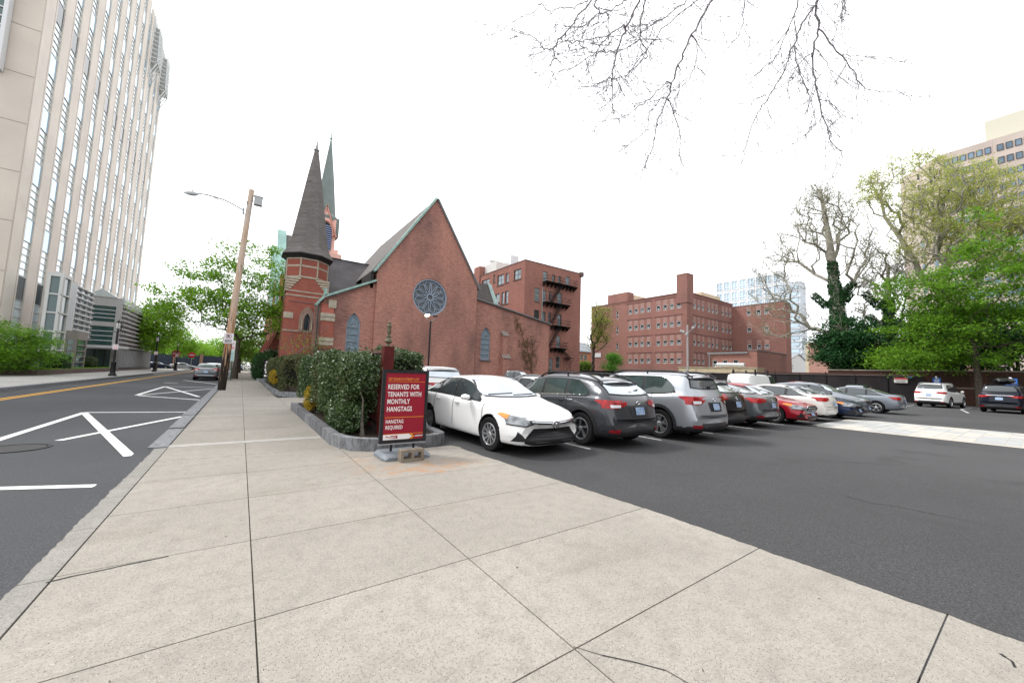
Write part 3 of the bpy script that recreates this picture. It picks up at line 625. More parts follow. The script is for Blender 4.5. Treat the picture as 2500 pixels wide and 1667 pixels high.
mb = MB(); mb.lathe([(.13, tz+12.2), (.3, tz+12.35), (.22, tz+12.5), (.12, tz+12.6), (.02, tz+13.6)], (*tc, 0), 8); mb.obj('finial', GREYT, church)
# tower window
ty = tc[1]-1.98; tu = 5.15; o_ = [(tu-.72, 5.15)]+arch(.72, 6.3, 7.65, 6, tu)+[(tu+.72, 5.15)]
i_ = [(tu-.27, 5.2)]+arch(.27, 6.25, 6.95, 5, tu)+[(tu+.27, 5.2)]
mb = MB(); mb.tess([o_, i_], lambda a, z: (a, ty-.12, z))
for k in range(len(o_)-1): a, b = o_[k], o_[k+1]; mb.quad((a[0], ty-.12, a[1]), (b[0], ty-.12, b[1]), (b[0], ty+.05, b[1]), (a[0], ty+.05, a[1]))
w_ = mb.obj('tower_window', mat('window_stone', (.27, .19, .15), .85, var=.25, vscale=3), church)
mb = MB(); mb.tess([i_], lambda a, z: (a, ty-.06, z)); mb.obj('pane', GLASSD, w_)
mb = MB(); mb.tube([(tu-.45, ty-.2, 5.15), (tu-.45, ty-.2, 6.25)], .07, 6); mb.tube([(tu+.45, ty-.2, 5.15), (tu+.45, ty-.2, 6.25)], .07, 6); mb.obj('colonnette', STONE, w_)
# street side of the nave: buttressed wall with two copper-coped gables
mb = MB(); mb.box(3.4, 4.2, 47.5, 92, 0, 8.5)
for y in (52, 60, 68, 78, 88): mb.box(2.3, 3.4, y, y+1.2, 0, 3.2); mb.slab([(2.3, y, 3.2), (3.4, y, 3.2), (3.4, y, 6.2)], (0, 1.2, 0))
mb.slab([(3.5, 57.5, 8.5), (3.5, 78, 8.5), (3.5, 68, 22)], (.6, 0, 0)); mb.slab([(3.5, 76, 8.5), (3.5, 98, 8.5), (3.5, 86, 24)], (.6, 0, 0)); mb.obj('side_wall', BR_RED, church)
for (a, b) in ((((3.05, 59.0, 9.5)), (3.05, 68, 22.4)), ((3.05, 76.5, 10), (3.05, 86, 24.6))):
    a = np.array(a); b = np.array(b); n = np.array([0, -.25, .12]); mb = MB(); mb.slab([a, b, b+n, a+n], (1.15, 0, 0)); mb.obj('copper_coping', mat('copper_seam', (.30, .47, .43), .6, var=.15, vscale=1), church)
mb = MB(); mb.slab([(4.15, 58.5, 9), (4.15, 68, 21.9), (6.2, 68, 21.9), (6.2, 58.5, 9)], (0, -.1, .1)); mb.obj('nave_roof', SLATE, church)
mb = MB()
for y in (52, 60, 68): mb.box(2.2, 3.5, y-.03, y+1.23, 3.1, 3.35); 
mb.box(3.3, 3.42, 49, 56, 3.0, 3.2); mb.obj('stone_band', STONE, church)
# main steeple behind
sc = (9.75, 70.); PINK = mat('steeple_brick', (.72, .44, .37), .85, var=.12, vscale=.6)  # steeple brick paled: glare over the distance is put into its colour
def so8(r, z, rot=.5): return [(sc[0]+r*math.cos(math.pi/4*(k+rot)), sc[1]+r*math.sin(math.pi/4*(k+rot)), z) for k in range(8)]
mb = MB(); mb.box(sc[0]-1.55, sc[0]+1.55, sc[1]-1.55, sc[1]+1.55, 0, 26.4); mb.box(sc[0]-2.2, sc[0]+2.6, sc[1]-2.4, sc[1]+2.2, 0, 20.4); mb.box(sc[0]-1.9, sc[0]+2.1, sc[1]-1.9, sc[1]+1.9, 20.4, 21.2)
mb.slab([(sc[0]-1.7, sc[1]-1.9, 23.6), (sc[0]+1.55, sc[1]-1.9, 23.6), (sc[0]-.05, sc[1]-1.9, 28.4)], (0, .5, 0)); mb.obj('steeple_wall', PINK, church)
mb = MB(); strip(mb, (sc[0]+1.7, 23.3), (sc[0]-.05, 28.5), sc[1]-2.1, sc[1]-1.8, .18); strip(mb, (sc[0]-.05, 28.5), (sc[0]-1.8, 23.3), sc[1]-2.1, sc[1]-1.8, .18); mb.tube([(sc[0]-.05+1.1*math.cos(a), sc[1]-2.05, 23.2+2.6*math.sin(a)**.8) for a in np.linspace(.02, math.pi-.02, 13)], .12, 5); mb.obj('gable_trim', mat('steeple_trim', (.55, .27, .22), .8), church)
mb = MB(); mb.tess([[(sc[0]-1.05, 20.9), (sc[0]-1.05, 23.2)]+[(sc[0]-.05+1.0*math.cos(a), 23.2+2.4*math.sin(a)**.8) for a in np.linspace(math.pi-.02, .02, 9)]+[(sc[0]+.95, 20.9)]], lambda a, z: (a, sc[1]-1.95, z)); lo = mb.obj('belfry_opening', DTRIM, church)
mb = MB()
for k in range(12): mb.slab([(sc[0]-1.0, sc[1]-1.98, 21+.36*k), (sc[0]+.9, sc[1]-1.98, 21+.36*k), (sc[0]+.9, sc[1]-2.1, 20.86+.36*k), (sc[0]-1.0, sc[1]-2.1, 20.86+.36*k)], (0, 0, .07))
mb.obj('louvre', mat('blue_louvre', (.22, .27, .42), .6), lo)
mb = MB(); mb.lathe([(2.05, 26.2), (2.1, 26.8), (1.62, 27.4), (.95, 34), (.1, 41.)], (*sc, 0), 8, rot=.5); mb.slab([(sc[0]+1.5, sc[1]-1.2, 23.4), (sc[0]+2.1, sc[1]-1.2, 23.6), (sc[0]+2.1, sc[1]-1.2, 27.0), (sc[0]+1.5, sc[1]-1.2, 26.6)], (0, 2, 0))
mb.obj('steeple_spire', mat('spire_green', (.17, .205, .195), .65, var=.12, vscale=.7), church)
mb = MB(); mb.lathe([(.1, 40.9), (.28, 41.1), (.12, 41.2), (.05, 42.3), (.12, 42.5), (.02, 42.7)], (*sc, 0), 8); mb.obj('finial', COPPER, church)
# ================================================================ fire-escape building
Z7 = lambda x, y: (1130+x/4.9, 600+y/4.9)
FX = 37.; c = atX(1283, 635, FX); FY, FZ = float(c[1]), float(c[2]); FR = float(atY(1419, 664, FY)[0])
fe = thing('apartment_building', 'brown brick five storey building with black fire escape beside the church', 'building', (FX+5, FY+6, 0))
def rY(x0, x1, y0, y1, Y):   # rect in the zoom-7 crop -> plane Y: u0,u1,z0,z1
    a = atY(*Z7(x0, (y0+y1)/2), Y); b = atY(*Z7(x1, (y0+y1)/2), Y); m = (x0+x1)/2
    return (float(a[0]), float(b[0]), float(atY(*Z7(m, y1), Y)[2]), float(atY(*Z7(m, y0), Y)[2]))
def rX(x0, x1, y0, y1, X):
    a = atX(*Z7(x0, (y0+y1)/2), X); b = atX(*Z7(x1, (y0+y1)/2), X); m = (x0+x1)/2
    u = sorted((float(a[1]), float(b[1]))); return (u[0], u[1], float(atX(*Z7(m, y1), X)[2]), float(atX(*Z7(m, y0), X)[2]))
WR = [(960, 1012, 308, 428), (1070, 1103, 350, 430), (1143, 1172, 365, 440), (1228, 1278, 370, 465), (858, 918, 505, 665), (955, 997, 535, 665), (1030, 1062, 548, 660), (1130, 1185, 565, 705),
      (850, 912, 768, 900), (945, 990, 790, 915), (1020, 1055, 800, 905), (1130, 1180, 820, 960), (1118, 1165, 1080, 1215), (1110, 1165, 1325, 1470), (1030, 1075, 1345, 1560)]
WL = [(230, 318, 405, 475), (412, 490, 348, 465), (510, 548, 328, 435), (610, 695, 285, 400), (385, 440, 575, 680), (460, 495, 555, 695), (503, 542, 540, 690), (365, 385, 345, 430)]
hr = [rY(*w, FY) for w in WR]; hl = [rX(*w, FX) for w in WL]
mb = MB(); LY = 75.
gridwall(mb, (FX, FY, 0), (1, 0, 0), FR-FX, 0, FZ, [(h[0]-FX, h[1]-FX, max(.05, h[2]), h[3]) for h in hr], .22, (0, 1, 0))
gridwall(mb, (FX, LY, 0), (0, -1, 0), LY-FY, 0, FZ, [(LY-h[1], LY-h[0], h[2], h[3]) for h in hl], .22, (1, 0, 0))
mb.box(FX+.3, FR-.02, FY+.3, LY, 0, FZ-.2); mb.quad((FR, FY, 0), (FR, LY, 0), (FR, LY, FZ), (FR, FY, FZ)); mb.box(FX+.01, FX+.3, FY+.25, LY, FZ-.4, FZ-.01); mb.box(FX+.3, FR, FY+.01, FY+.3, FZ-.4, FZ-.01)
mb.obj('wall', BR_FE, fe)
PANE2 = mat('window_pane', (.16, .20, .22), .07, spec=1., metal=.25, var=.5, vscale=.8)
FRD = mat('frame_dark', (.05, .045, .045), .6); FRW = mat('frame_grey', (.36, .37, .37), .6)
for h, face in [(h, 'y') for h in hr]+[(h, 'x') for h in hl]:
    W, H = h[1]-h[0], h[3]-max(.05, h[2]); big = W > 1.6 if face == 'x' else False
    fm, g = window_mesh(W, H, .07, (H*.5,), (0,) if big else (), m=FRW if random.random() < .5 else FRD); ms = (fm, g.mesh('pane', PANE2 if random.random() < .75 else GLASSD))
    p = ((h[0]+h[1])/2, FY+.2, max(.05, h[2])) if face == 'y' else (FX+.2, (h[0]+h[1])/2, h[2])
    put_window(fe, ms, p, '-y' if face == 'y' else '-x')
mb = MB()
for h in hr[:-2]: mb.box(h[0]-.1, h[1]+.1, FY-.08, FY, h[2]-.16, h[2]-.01)
for h in hl: mb.box(FX-.08, FX, h[0]-.1, h[1]+.1, h[2]-.18, h[2]-.01)
mb.box(FX-.05, FR+.1, FY-.05, FY+.3, FZ, FZ+.14); mb.box(FX-.05, FX+.3, FY+.3, LY, FZ, FZ+.14); mb.box(FR-.35, FR+.35, FY-.35, FY+.4, FZ-.5, FZ+.3)
mb.obj('stone_trim', mat('brownstone', (.12, .085, .075), .8), fe)
mb = MB(); a = atY(*Z7(575, 150), FY+14); b = atY(*Z7(670, 150), FY+14); zt = float(atY(*Z7(620, 118), FY+14)[2]); mb.box(a[0], b[0], FY+14, FY+16, FZ-.2, zt)
a = atX(*Z7(145, 300), FX+.5); mb.obj('chimney', mat('pale_chimney', (.60, .62, .64), .7, var=.1), fe)
mb = MB(); a = atX(*Z7(215, 260), FX+1); b = atX(*Z7(400, 300), FX+1); mb.box(FX+1, FX+5, b[1], a[1], FZ-.1, float(a[2])); mb.lathe([(.45, 0), (.45, .5), (.8, .8), (.3, 1.1)], (FX+2, float(b[1]+a[1])/2, float(a[2])), 10); mb.obj('roof_box', mat('white_render', (.62, .61, .59), .7), fe)
mb = MB(); a0_ = atX(*Z7(145, 300), FX); a1_ = atX(*Z7(212, 300), FX); mb.box(FX-.2, FX+1, float(a1_[1]), float(a0_[1]), 0, float(atX(*Z7(150, 270), FX)[2])); mb.obj('rear_wing', BR_FE, fe)
mb = MB(); a = rY(935, 945, 450, 880, FY); mb.tube([(a[1], FY-.1, FZ-4), (a[1], FY-.1, a[2])], .07, 6); mb.obj('downpipe', FRW, fe)
# fire escape
RAIL = mat('iron_rail', (.018, .017, .017), .55)
lv = []
for (x0, x1, y0, yt) in ((950, 1325, 470, 425), (945, 1245, 700, 640), (1045, 1240, 968, 905), (1040, 1205, 1228, 1160)):
    a = atY(*Z7(x0, y0-10), FY); b = atY(*Z7(x1, y0+8), FY); lv.append((float(a[0]), float(b[0]), float(atY(*Z7((x0+x1)/2, y0), FY)[2])))
for (x0, x1, z) in lv:
    mb = MB(); mb.box(x0, x1, FY-1.2, FY-.02, z-.06, z)
    for k in range(int((x1-x0)/.9)+1): xx = x0+.1+k*.9; mb.slab([(xx, FY-.02, z-.1), (xx, FY-1.15, z-.1), (xx, FY-.02, z-.8)], (.06, 0, 0))
    pl = mb.obj('fire_escape_platform', RAIL, fe)
    mb = MB()
    for zz in (.5, 1.0): mb.tube([(x0, FY-.05, z+zz), (x0, FY-1.18, z+zz), (x1, FY-1.18, z+zz), (x1, FY-.05, z+zz)], .03, 4)
    for k in range(int((x1-x0)/.28)): mb.tube([(x0+.28*k, FY-1.18, z), (x0+.28*k, FY-1.18, z+1)], .014, 3)
    mb.obj('railing', RAIL, pl)
def stair(xa, za, xb, zb, y, name='fire_escape_stair'):
    mb = MB()
    for yy in (y, y+.6):
        mb.slab([(xa, yy, za), (xb, yy, zb), (xb, yy, zb-.22), (xa, yy, za-.22)], (0, .04, 0)); mb.tube([(xa, yy, za+.9), (xb, yy, zb+.9)], .03, 4); mb.tube([(xa, yy, za+.45), (xb, yy, zb+.45)], .02, 4)
    n = int(abs(zb-za)/.24)
    for k in range(n): t_ = (k+.5)/n; x = xa+(xb-xa)*t_; z = za+(zb-za)*t_; mb.box(x-.13, x+.13, y, y+.62, z-.02, z+.02)
    mb.obj(name, RAIL, fe)
X7 = lambda x, y: float(atY(*Z7(x, y), FY-.8)[0])
stair(X7(1195, 470), lv[0][2], X7(1060, 690), lv[1][2], FY-.95); stair(X7(1185, 710), lv[1][2], X7(1060, 940), lv[2][2], FY-.95); stair(X7(1170, 980), lv[2][2], X7(1040, 1190), lv[3][2], FY-.95); stair(X7(1185, 1225), lv[3][2], X7(1290, 1345), float(atY(*Z7(1290, 1345), FY)[2]), FY-.95)
zl = float(atY(*Z7(1290, 1345), FY)[2]); xl = X7(1270, 1345)
mb = MB(); mb.box(xl-.6, xl+.9, FY-1.2, FY-.02, zl-.08, zl); mb.tube([(xl+.9, FY-1.1, zl), (xl-1.6, FY-1.1, 1.4)], .05, 4); mb.tube([(xl, FY-1.1, zl), (xl, FY-1.1, 0)], .06, 4)
for zz in (.5, 1.): mb.tube([(xl, FY-1.18, zl+zz), (xl+.9, FY-1.18, zl+zz)], .03, 4)
mb.obj('fire_escape_platform', RAIL, fe)
# ================================================================ four storey block
Z8 = lambda x, y: (1430+x/4.276, 620+y/4.276)
SX = 66.; c = atX(1677, 712, SX); SY, SZ = float(c[1]), float(c[2])
sb = thing('institutional_building', 'large four storey brown brick block with rows of small white windows and a square chimney', 'building', (SX+8, SY+8, 0))
colsL = [(443, 482), (503, 545), (567, 607), (633, 675), (735, 777), (805, 850), (875, 920), (948, 995)]
rowsL = [(510, 565), (700, 755), (895, 948), (1088, 1140)]
zrows = [(float(atX(*Z8(970, b), SX)[2]), float(atX(*Z8(970, a), SX)[2])) for a, b in rowsL]
yl = [sorted((float(atX(*Z8(a, 920), SX)[1]), float(atX(*Z8(b, 920), SX)[1]))) for a, b in colsL]
colsR = [(1125, 1153), (1172, 1197), (1217, 1240), (1277, 1303), (1318, 1343), (1358, 1385), (1427, 1450), (1465, 1488), (1502, 1525)]
xr = [(float(atY(*Z8(a, 950), SY)[0]), float(atY(*Z8(b, 950), SY)[0])) for a, b in colsR]
SR = float(atY(*Z8(1537, 700), SY)[0]); SLY = float(atX(1444, 770, SX)[1])
hL = [(y0, y1, z0, z1) for (z0, z1) in zrows for (y0, y1) in yl]; hR = [(x0, x1, z0, z1) for ri, (z0, z1) in enumerate(zrows) for ci, (x0, x1) in enumerate(xr) if ri < 3 or ci < 3]
hN = [tuple(sorted((float(atX(*Z8(320, 640), SX)[1]), float(atX(*Z8(342, 640), SX)[1]))))+(float(atX(*Z8(330, b), SX)[2]), float(atX(*Z8(330, a), SX)[2])) for a, b in ((597, 677), (762, 840), (928, 1000))]
mb = MB()
gridwall(mb, (SX, SLY, 0), (0, -1, 0), SLY-SY, 0, SZ, [(SLY-h[1], SLY-h[0], h[2], h[3]+(1.15 if h in hL else 0)) for h in hL+hN], .14, (1, 0, 0))
gridwall(mb, (SX, SY, 0), (1, 0, 0), SR-SX, 0, SZ, [(h[0]-SX, h[1]-SX, h[2], h[3]+1.15) for h in hR], .14, (0, 1, 0))
# wing coming forward on the right
WYn = float(atX(1918, 735, SR)[1]); ZW = float(atX(1918, 735, SR)[2])
Z5 = lambda x, y: (1700+x/5.2275, 640+y/5.2275)
wr = [(640, 695, 625, 685), (762, 822, 612, 675), (860, 920, 602, 668), (645, 705, 838, 900), (865, 925, 830, 888), (650, 708, 1052, 1115), (772, 830, 1052, 1110), (870, 932, 1048, 1108)]
hW = []
for (x0, x1, y0, y1) in wr:
    u = sorted((float(atX(*Z5(x0, y0), SR)[1]), float(atX(*Z5(x1, y0), SR)[1]))); hW.append((u[0], u[1], float(atX(*Z5(x0, y1), SR)[2]), float(atX(*Z5(x0, y0), SR)[2])))
gridwall(mb, (SR, SY, 0), (0, -1, 0), SY-WYn, 0, ZW, [(SY-h[1], SY-h[0], h[2], h[3]+1.0) for h in hW], .14, (1, 0, 0))
q_ = float(atY(1930, 780, WYn)[0]); mb.quad((SR, WYn, 0), (q_, WYn, 0), (q_, WYn, ZW), (SR, WYn, ZW)); mb.box(SR+.2, q_-.05, WYn+.2, WYn+9, 0, ZW-.3)
mb.box(SX+.2, SR-.1, SY+.2, SLY, 0, SZ-.3); mb.box(SX+.01, SX+.25, SY+.2, SLY, SZ-.5, SZ-.01); mb.box(SX+.25, SR, SY+.01, SY+.25, SZ-.5, SZ-.01)
q0 = float(atX(*Z8(232, 430), SX)[1]); q1 = float(atX(*Z8(440, 395), SX)[1]); qz = float(atX(*Z8(440, 395), SX)[2]); mb.box(SX-.03, SX+2, min(q0, q1), max(q0, q1), SZ-.5, qz)
mb.obj('wall', BR_SC, sb)
for h in hL: mb = MB(); mb.box(SX+.02, SX+.13, h[0]+.004, h[1]-.004, h[3]+.01, h[3]+1.14); mb.obj('infill_panel', BR_SC2, sb)
for h in hR: mb = MB(); mb.box(h[0]+.004, h[1]-.004, SY+.02, SY+.13, h[3]+.01, h[3]+1.14); mb.obj('infill_panel', BR_SC2, sb)
for h in hW: mb = MB(); mb.box(SR+.02, SR+.13, h[0]+.004, h[1]-.004, h[3]+.01, h[3]+.99); mb.obj('infill_panel', BR_SC2, sb)
mb = MB()
for z0, z1 in zrows: mb.box(SX-.05, SX, yl[-1][0]-.4, yl[4][1]+.4, z1+1.16, z1+1.3); mb.box(SX-.05, SX, yl[3][0]-.4, yl[0][1]+.4, z1+1.16, z1+1.3); mb.box(xr[0][0]-.2, xr[-1][1]+.2, SY-.05, SY, z1+1.16, z1+1.3)
mb.box(SX-.06, SX-.0, SY-.06, SLY, SZ-.25, SZ-.05); mb.box(SX, SR-.1, SY-.06, SY, SZ-.25, SZ-.05); mb.box(SX-.05, SX+.3, SY-.05, SLY, SZ, SZ+.08); mb.box(SX+.3, SR, SY-.05, SY+.3, SZ, SZ+.08); mb.box(SR-.05, SR+.3, WYn, SY-.06, ZW, ZW+.08)
mb.obj('brick_course', mat('course_dark', (.17, .085, .075), .9), sb)
mb = MB(); a = float(atY(*Z8(1008, 300), SY+.3)[0]); b = float(atY(*Z8(1108, 300), SY+.3)[0]); zc = float(atY(*Z8(1060, 215), SY+.3)[2]); mb.box(SX-.1, SX+(b-a)*.64, SY-.12, SY+2, SZ-2, zc); mb.box(SX-.15, SX+(b-a)*.64+.05, SY-.17, SY+2.05, zc, zc+.12); mb.obj('chimney', BR_SC, sb)
def sw(W, H, one=False):
    fm, g = window_mesh(W, H, .1, (H*.42,) if not one else (H*.5,), ((0, 0, H*.42),) if not one else (), d=.05, m=WHT); return fm, g.mesh('pane', PANES if random.random() < .5 else GLASSD)
PANES = mat('pane_mid', (.10, .115, .12), .1, spec=.9, metal=.1)
W0 = np.mean([h[1]-h[0] for h in hL]); H0 = np.mean([h[3]-h[2] for h in hL]); mA = [sw(W0, H0) for _ in range(4)]
for h in hL: put_window(sb, random.choice(mA), (SX+.12, (h[0]+h[1])/2, h[2]), '-x')
W1 = np.mean([h[1]-h[0] for h in hR]); mB_ = [sw(W1, H0) for _ in range(4)]
for h in hR: put_window(sb, random.choice(mB_), ((h[0]+h[1])/2, SY+.12, h[2]), '-y')
for h in hN: put_window(sb, sw(h[1]-h[0], h[3]-h[2], True), (SX+.12, (h[0]+h[1])/2, h[2]), '-x')
for h in hW: put_window(sb, sw(h[1]-h[0], h[3]-h[2]), (SR+.12, (h[0]+h[1])/2, h[2]), '-x')
mb = MB(); mb.box(SX+2.5, SX+9, q1+.5, q1+7, SZ-.3, qz-.2); mb.box(SR-5, SR+3, SY+4, SY+9, SZ-.3, SZ+2.6); mb.obj('penthouse', PALE, sb)
u = [float(atX(*Z8(x, 1055), SX-.05)[1]) for x in (78, 158)]; mb = MB(); mb.box(SX-.1, SX-.01, u[1], u[0], float(atX(*Z8(100, 1078), SX)[2]), float(atX(*Z8(100, 1035), SX)[2])); mb.obj('blank_sign_board', WHT, sb)
# low annex in front
AXa = 62.; k0 = atX(*Z5(190, 1200), AXa); k1 = atX(*Z5(665, 1165), AXa); k2 = atX(*Z5(775, 1125), AXa); AYn = float(k2[1]); AYf = min(float(k0[1]), SY-.3); za = float(k1[2]); zb_ = float(k2[2]); AR = float(atY(*Z5(1155, 1200), AYn)[0])
an = thing('brick_annex', 'low brown brick annex with arched windows below the four storey block', 'building', (AXa, AYn, 0))
hA = []
for (x0, x1, y0, y1) in ((205, 270, 1250, 1335), (333, 400, 1248, 1335), (465, 535, 1245, 1335)):
    uu = sorted((float(atX(*Z5(x0, 1290), AXa)[1]), float(atX(*Z5(x1, 1290), AXa)[1]))); hA.append((uu[0], uu[1], float(atX(*Z5(x0, y1), AXa)[2]), float(atX(*Z5(x0, y0), AXa)[2])))
mb = MB(); gridwall(mb, (AXa, AYf, 0), (0, -1, 0), AYf-float(k1[1]), 0, za, [(AYf-h[1], AYf-h[0], h[2], h[3]) for h in hA], .2, (1, 0, 0))
mb.box(AXa, AR, AYn, float(k1[1]), 0, zb_); mb.box(AXa+.3, AR, float(k1[1]), AYf, 0, za-.2); mb.obj('wall', BR_SC, an)
for h in hA:
    W, H = h[1]-h[0], h[3]-h[2]; fm, g = window_mesh(W, H, .1, (H*.4,), ((0, 0, H*.4),), m=WHT); put_window(an, (fm, g.mesh('pane', GLASSD)), (AXa+.15, (h[0]+h[1])/2, h[2]), '-x')
mb = MB(); mb.box(AXa-.3, AXa+.3, float(k1[1])+.01, AYf+.5, za, za+.25); mb.box(AXa-.1, AR+.1, AYn-.1, float(k1[1])+.0, zb_, zb_+.1); mb.tube([(AXa-.2, AYf+.2, za), (AXa-.2, AYf+.2, 1)], .09, 6); mb.obj('roof_edge', mat('edge_metal', (.20, .21, .22), .5), an)
# yellow brick shed with duct
GX = 58.8; g0 = atX(1657, 900, GX); g1 = atX(1848, 902, GX); gz = float(atX(1750, 897.5, GX)[2])
sh = thing('brick_shed', 'long low cream brick shed with a silver duct on its roof behind the fence', 'shed', (GX, float(g1[1]), 0))
mb = MB(); mb.box(GX, GX+2.4, float(g1[1]), float(g0[1]), 0, gz); mb.obj('wall', brick('brick_cream', (.50, .42, .28), (.44, .36, .23), (.45, .40, .3), stain=(.22, .17, .1), stainamt=.5, sscale=.8), sh)
mb = MB(); mb.box(GX-.1, GX+2.5, float(g1[1])-.1, float(g0[1])+.1, gz, gz+.08); mb.obj('roof', PALE, sh)
d0, d1 = float(atX(1751, 890, GX+1)[1]), float(atX(1818, 891, GX+1)[1]); mb = MB(); mb.tube([(GX+1, d0, gz+.5), (GX+1, d1, gz+.45)], .3, 12); mb.box(GX+.8, GX+1.2, d1+.4, d1+.8, gz+.08, gz+.3); mb.box(GX+.8, GX+1.2, d0-.8, d0-.4, gz+.08, gz+.3); mb.obj('duct', mat('galvanised', (.5, .53, .56), .3, metal=.8), sh)
# ================================================================ far buildings
GT = 215.
gt = thing('glass_high_rise', 'pale white and glass high rise rising behind the brown brick block', 'building', (GT+20, 150, 0))
c0 = atX(1747.8, 688, GT); c1 = atX(1908, 664, GT); cz = float(c0[2]); y0g, y1g = float(c1[1]), float(c0[1]); c2 = atX(1963, 690, GT); 
GW = mat('tower_white', (.74, .76, .79), .7); GP = mat('tower_glass', (.42, .52, .60), .15, metal=.2, var=.25, vscale=.06)
mb = MB(); mb.box(GT, GT+9, y0g, y1g, 0, cz); mb.box(GT+3, GT+8, y0g+14, y1g-12, cz, cz+5); mb.obj('wall', GW, gt)
nC = 8; wp = (y1g-y0g)/nC; fm, g = window_mesh(wp*.84, 5.0, .25, (1.5,), (0,), d=.3, m=GW); gp = g.mesh('pane', GP)
for ci in range(nC):
    for k in range(9): put_window(gt, (fm, gp), (GT-.01, y1g-(ci+.5)*wp, cz-6.2-k*6.0), '-x')
mb = MB(); ye = float(c2[1]); ch = float(c2[2]); mb.box(GT-5, GT+2, ye, y0g-.01, 0, ch); mb.cur = 1
for k in range(int(ch/3)): mb.box(GT-5.4, GT-5.05, ye+.3, y0g-.3, 3*k, 3*k+.35)
mb.cur = 2
for k in range(int(ch/3)): mb.box(GT-5.2, GT-5.01, ye+1, y0g-1, 3*k+.8, 3*k+2.6)
mb.obj('lower_wing', [mat('tower_grey', (.50, .55, .60), .6), GW, GP], gt)
# pink office building right
PX = 165.; p0 = atX(2295.6, 378.6, PX); PZ = float(p0[2]); Yp = float(p0[1]); Yn = -110.
off = thing('office_building', 'tall pinkish brown office block with grid of dark square windows at the right edge', 'building', (PX+15, 0, 0))
OFW = mat('pink_precast', (.44, .375, .335), .85, var=.12, vscale=.12)
k0 = ray(2197.7, 442); s_ = None
# chamfered corner going away at 45 degrees
best = None
for s in np.linspace(5, 60, 400):
    q = proj((PX+s, Yp+s, PZ));
    if best is None or abs(q[0]-2197.7) < best[0]: best = (abs(q[0]-2197.7), s)
S = best[1]
mb = MB(); mb.prism([(PX, Yn), (PX, Yp), (PX+S, Yp+S), (PX+S+40, Yp+S), (PX+S+40, Yn)], 0, PZ); mb.obj('wall', OFW, off)
u0 = float(atX(*(2180+530/4.2375, 250+625/4.2375), PX)[1]); u1 = float(atX(*(2180+592/4.2375, 250+625/4.2375), PX)[1]); pitch = (u0-float(atX(*(2180+948/4.2375, 250+520/4.2375), PX)[1]))/5
zt_ = float(atX(*(2180+560/4.2375, 250+592/4.2375), PX)[2]); zb2 = float(atX(*(2180+560/4.2375, 250+655/4.2375), PX)[2]); dz = (float(atX(*(2180+985/4.2375, 250+478/4.2375), PX)[2])-float(atX(*(2180+993/4.2375, 250+608/4.2375), PX)[2]))
fm, g = window_mesh(u0-u1, zt_-zb2, .12, (), (), d=.12, m=mat('bronze', (.06, .055, .055), .5)); gp = g.mesh('pane', mat('office_glass', (.13, .19, .25), .08, metal=.35, spec=.5, var=.4, vscale=.15))
ws = []; r = 0
while zt_-r*dz > 8 and r < 16:
    u = u0; k = 0
    while u > Yn+4:
        ws.append((PX-.02, u-(u0-u1)/2, zb2-r*dz, 0)); k += 1; u -= pitch if k % 6 else pitch*1.42
    for j in range(int(S/4.2)): ws.append((PX+2.2+4.2*j/1.414*1.0, Yp+2.2+4.2*j/1.414*1.0, zb2-r*dz, 1))
    r += 1
ws.sort(key=lambda q: -proj((q[0], q[1], q[2]))[1]*0+proj((q[0], q[1], q[2]))[2]*.5+abs(proj((q[0], q[1], q[2]))[0]-2350)*.2-q[2]*1.2)
rest = MB(); cnt = 0
for q in ws:
    pr = proj(q[:3])
    if cnt < 100 and 0 < pr[0] < 2520:
        o = link('window', fm, off, loc=q[:3], rotz=-math.pi/2 if not q[3] else -math.pi/4); link('pane', gp, o, local=True); cnt += 1
    else:
        W = (u0-u1)/2; H = zt_-zb2
        if q[3]: a = W*.707; rest.quad((q[0]-a-.04, q[1]-a+.04, q[2]), (q[0]+a-.04, q[1]+a+.04, q[2]), (q[0]+a-.04, q[1]+a+.04, q[2]+H), (q[0]-a-.04, q[1]-a+.04, q[2]+H))
        else: rest.box(q[0]-.06, q[0], q[1]-W, q[1]+W, q[2], q[2]+H)
rest.obj('window', mat('office_glass', (.1, .1, .1)), off, kind='stuff')
a = atX(2403, 298.4, PX+5); mb = MB(); mb.box(PX+5, PX+35, Yn, float(a[1]), PZ-1, float(a[2])); mb.obj('penthouse', mat('penthouse_cream', (.50, .485, .40), .8), off)
mb = MB()
for j in range(30):
    yy = u0+.9-pitch*6.42*j/1.0
    if yy < Yn: break
    mb.box(PX-.05, PX, yy-.15, yy+.15, 0, PZ)
mb.obj('wall_joint', mat('joint_pale', (.45, .36, .34), .8), off)
# the gridded block across the street behind the viewer (it shows in the rear windows of the parked cars)
bb = thing('reflected_building', 'tall gridded office building behind the viewer, seen only mirrored in the car windows', 'building', (25, -45, 0))
mb = MB(); mb.box(-5, 130, -75, -46, 0, 34); mb.obj('wall', mat('grid_wall', (.20, .17, .15), .85), bb)
for k in range(9):
    mb = MB(); mb.box(-4, 128, -46, -45.9, 2.2+3.6*k, 4.2+3.6*k); mb.obj('window_band', GLASSD, bb)
mb = MB()
for k in range(45): mb.box(-4.4+3*k, -3.6+3*k, -45.9, -45.6, 0, 34)
mb.obj('mullion', mat('grid_wall2', (.26, .22, .19), .85), bb)
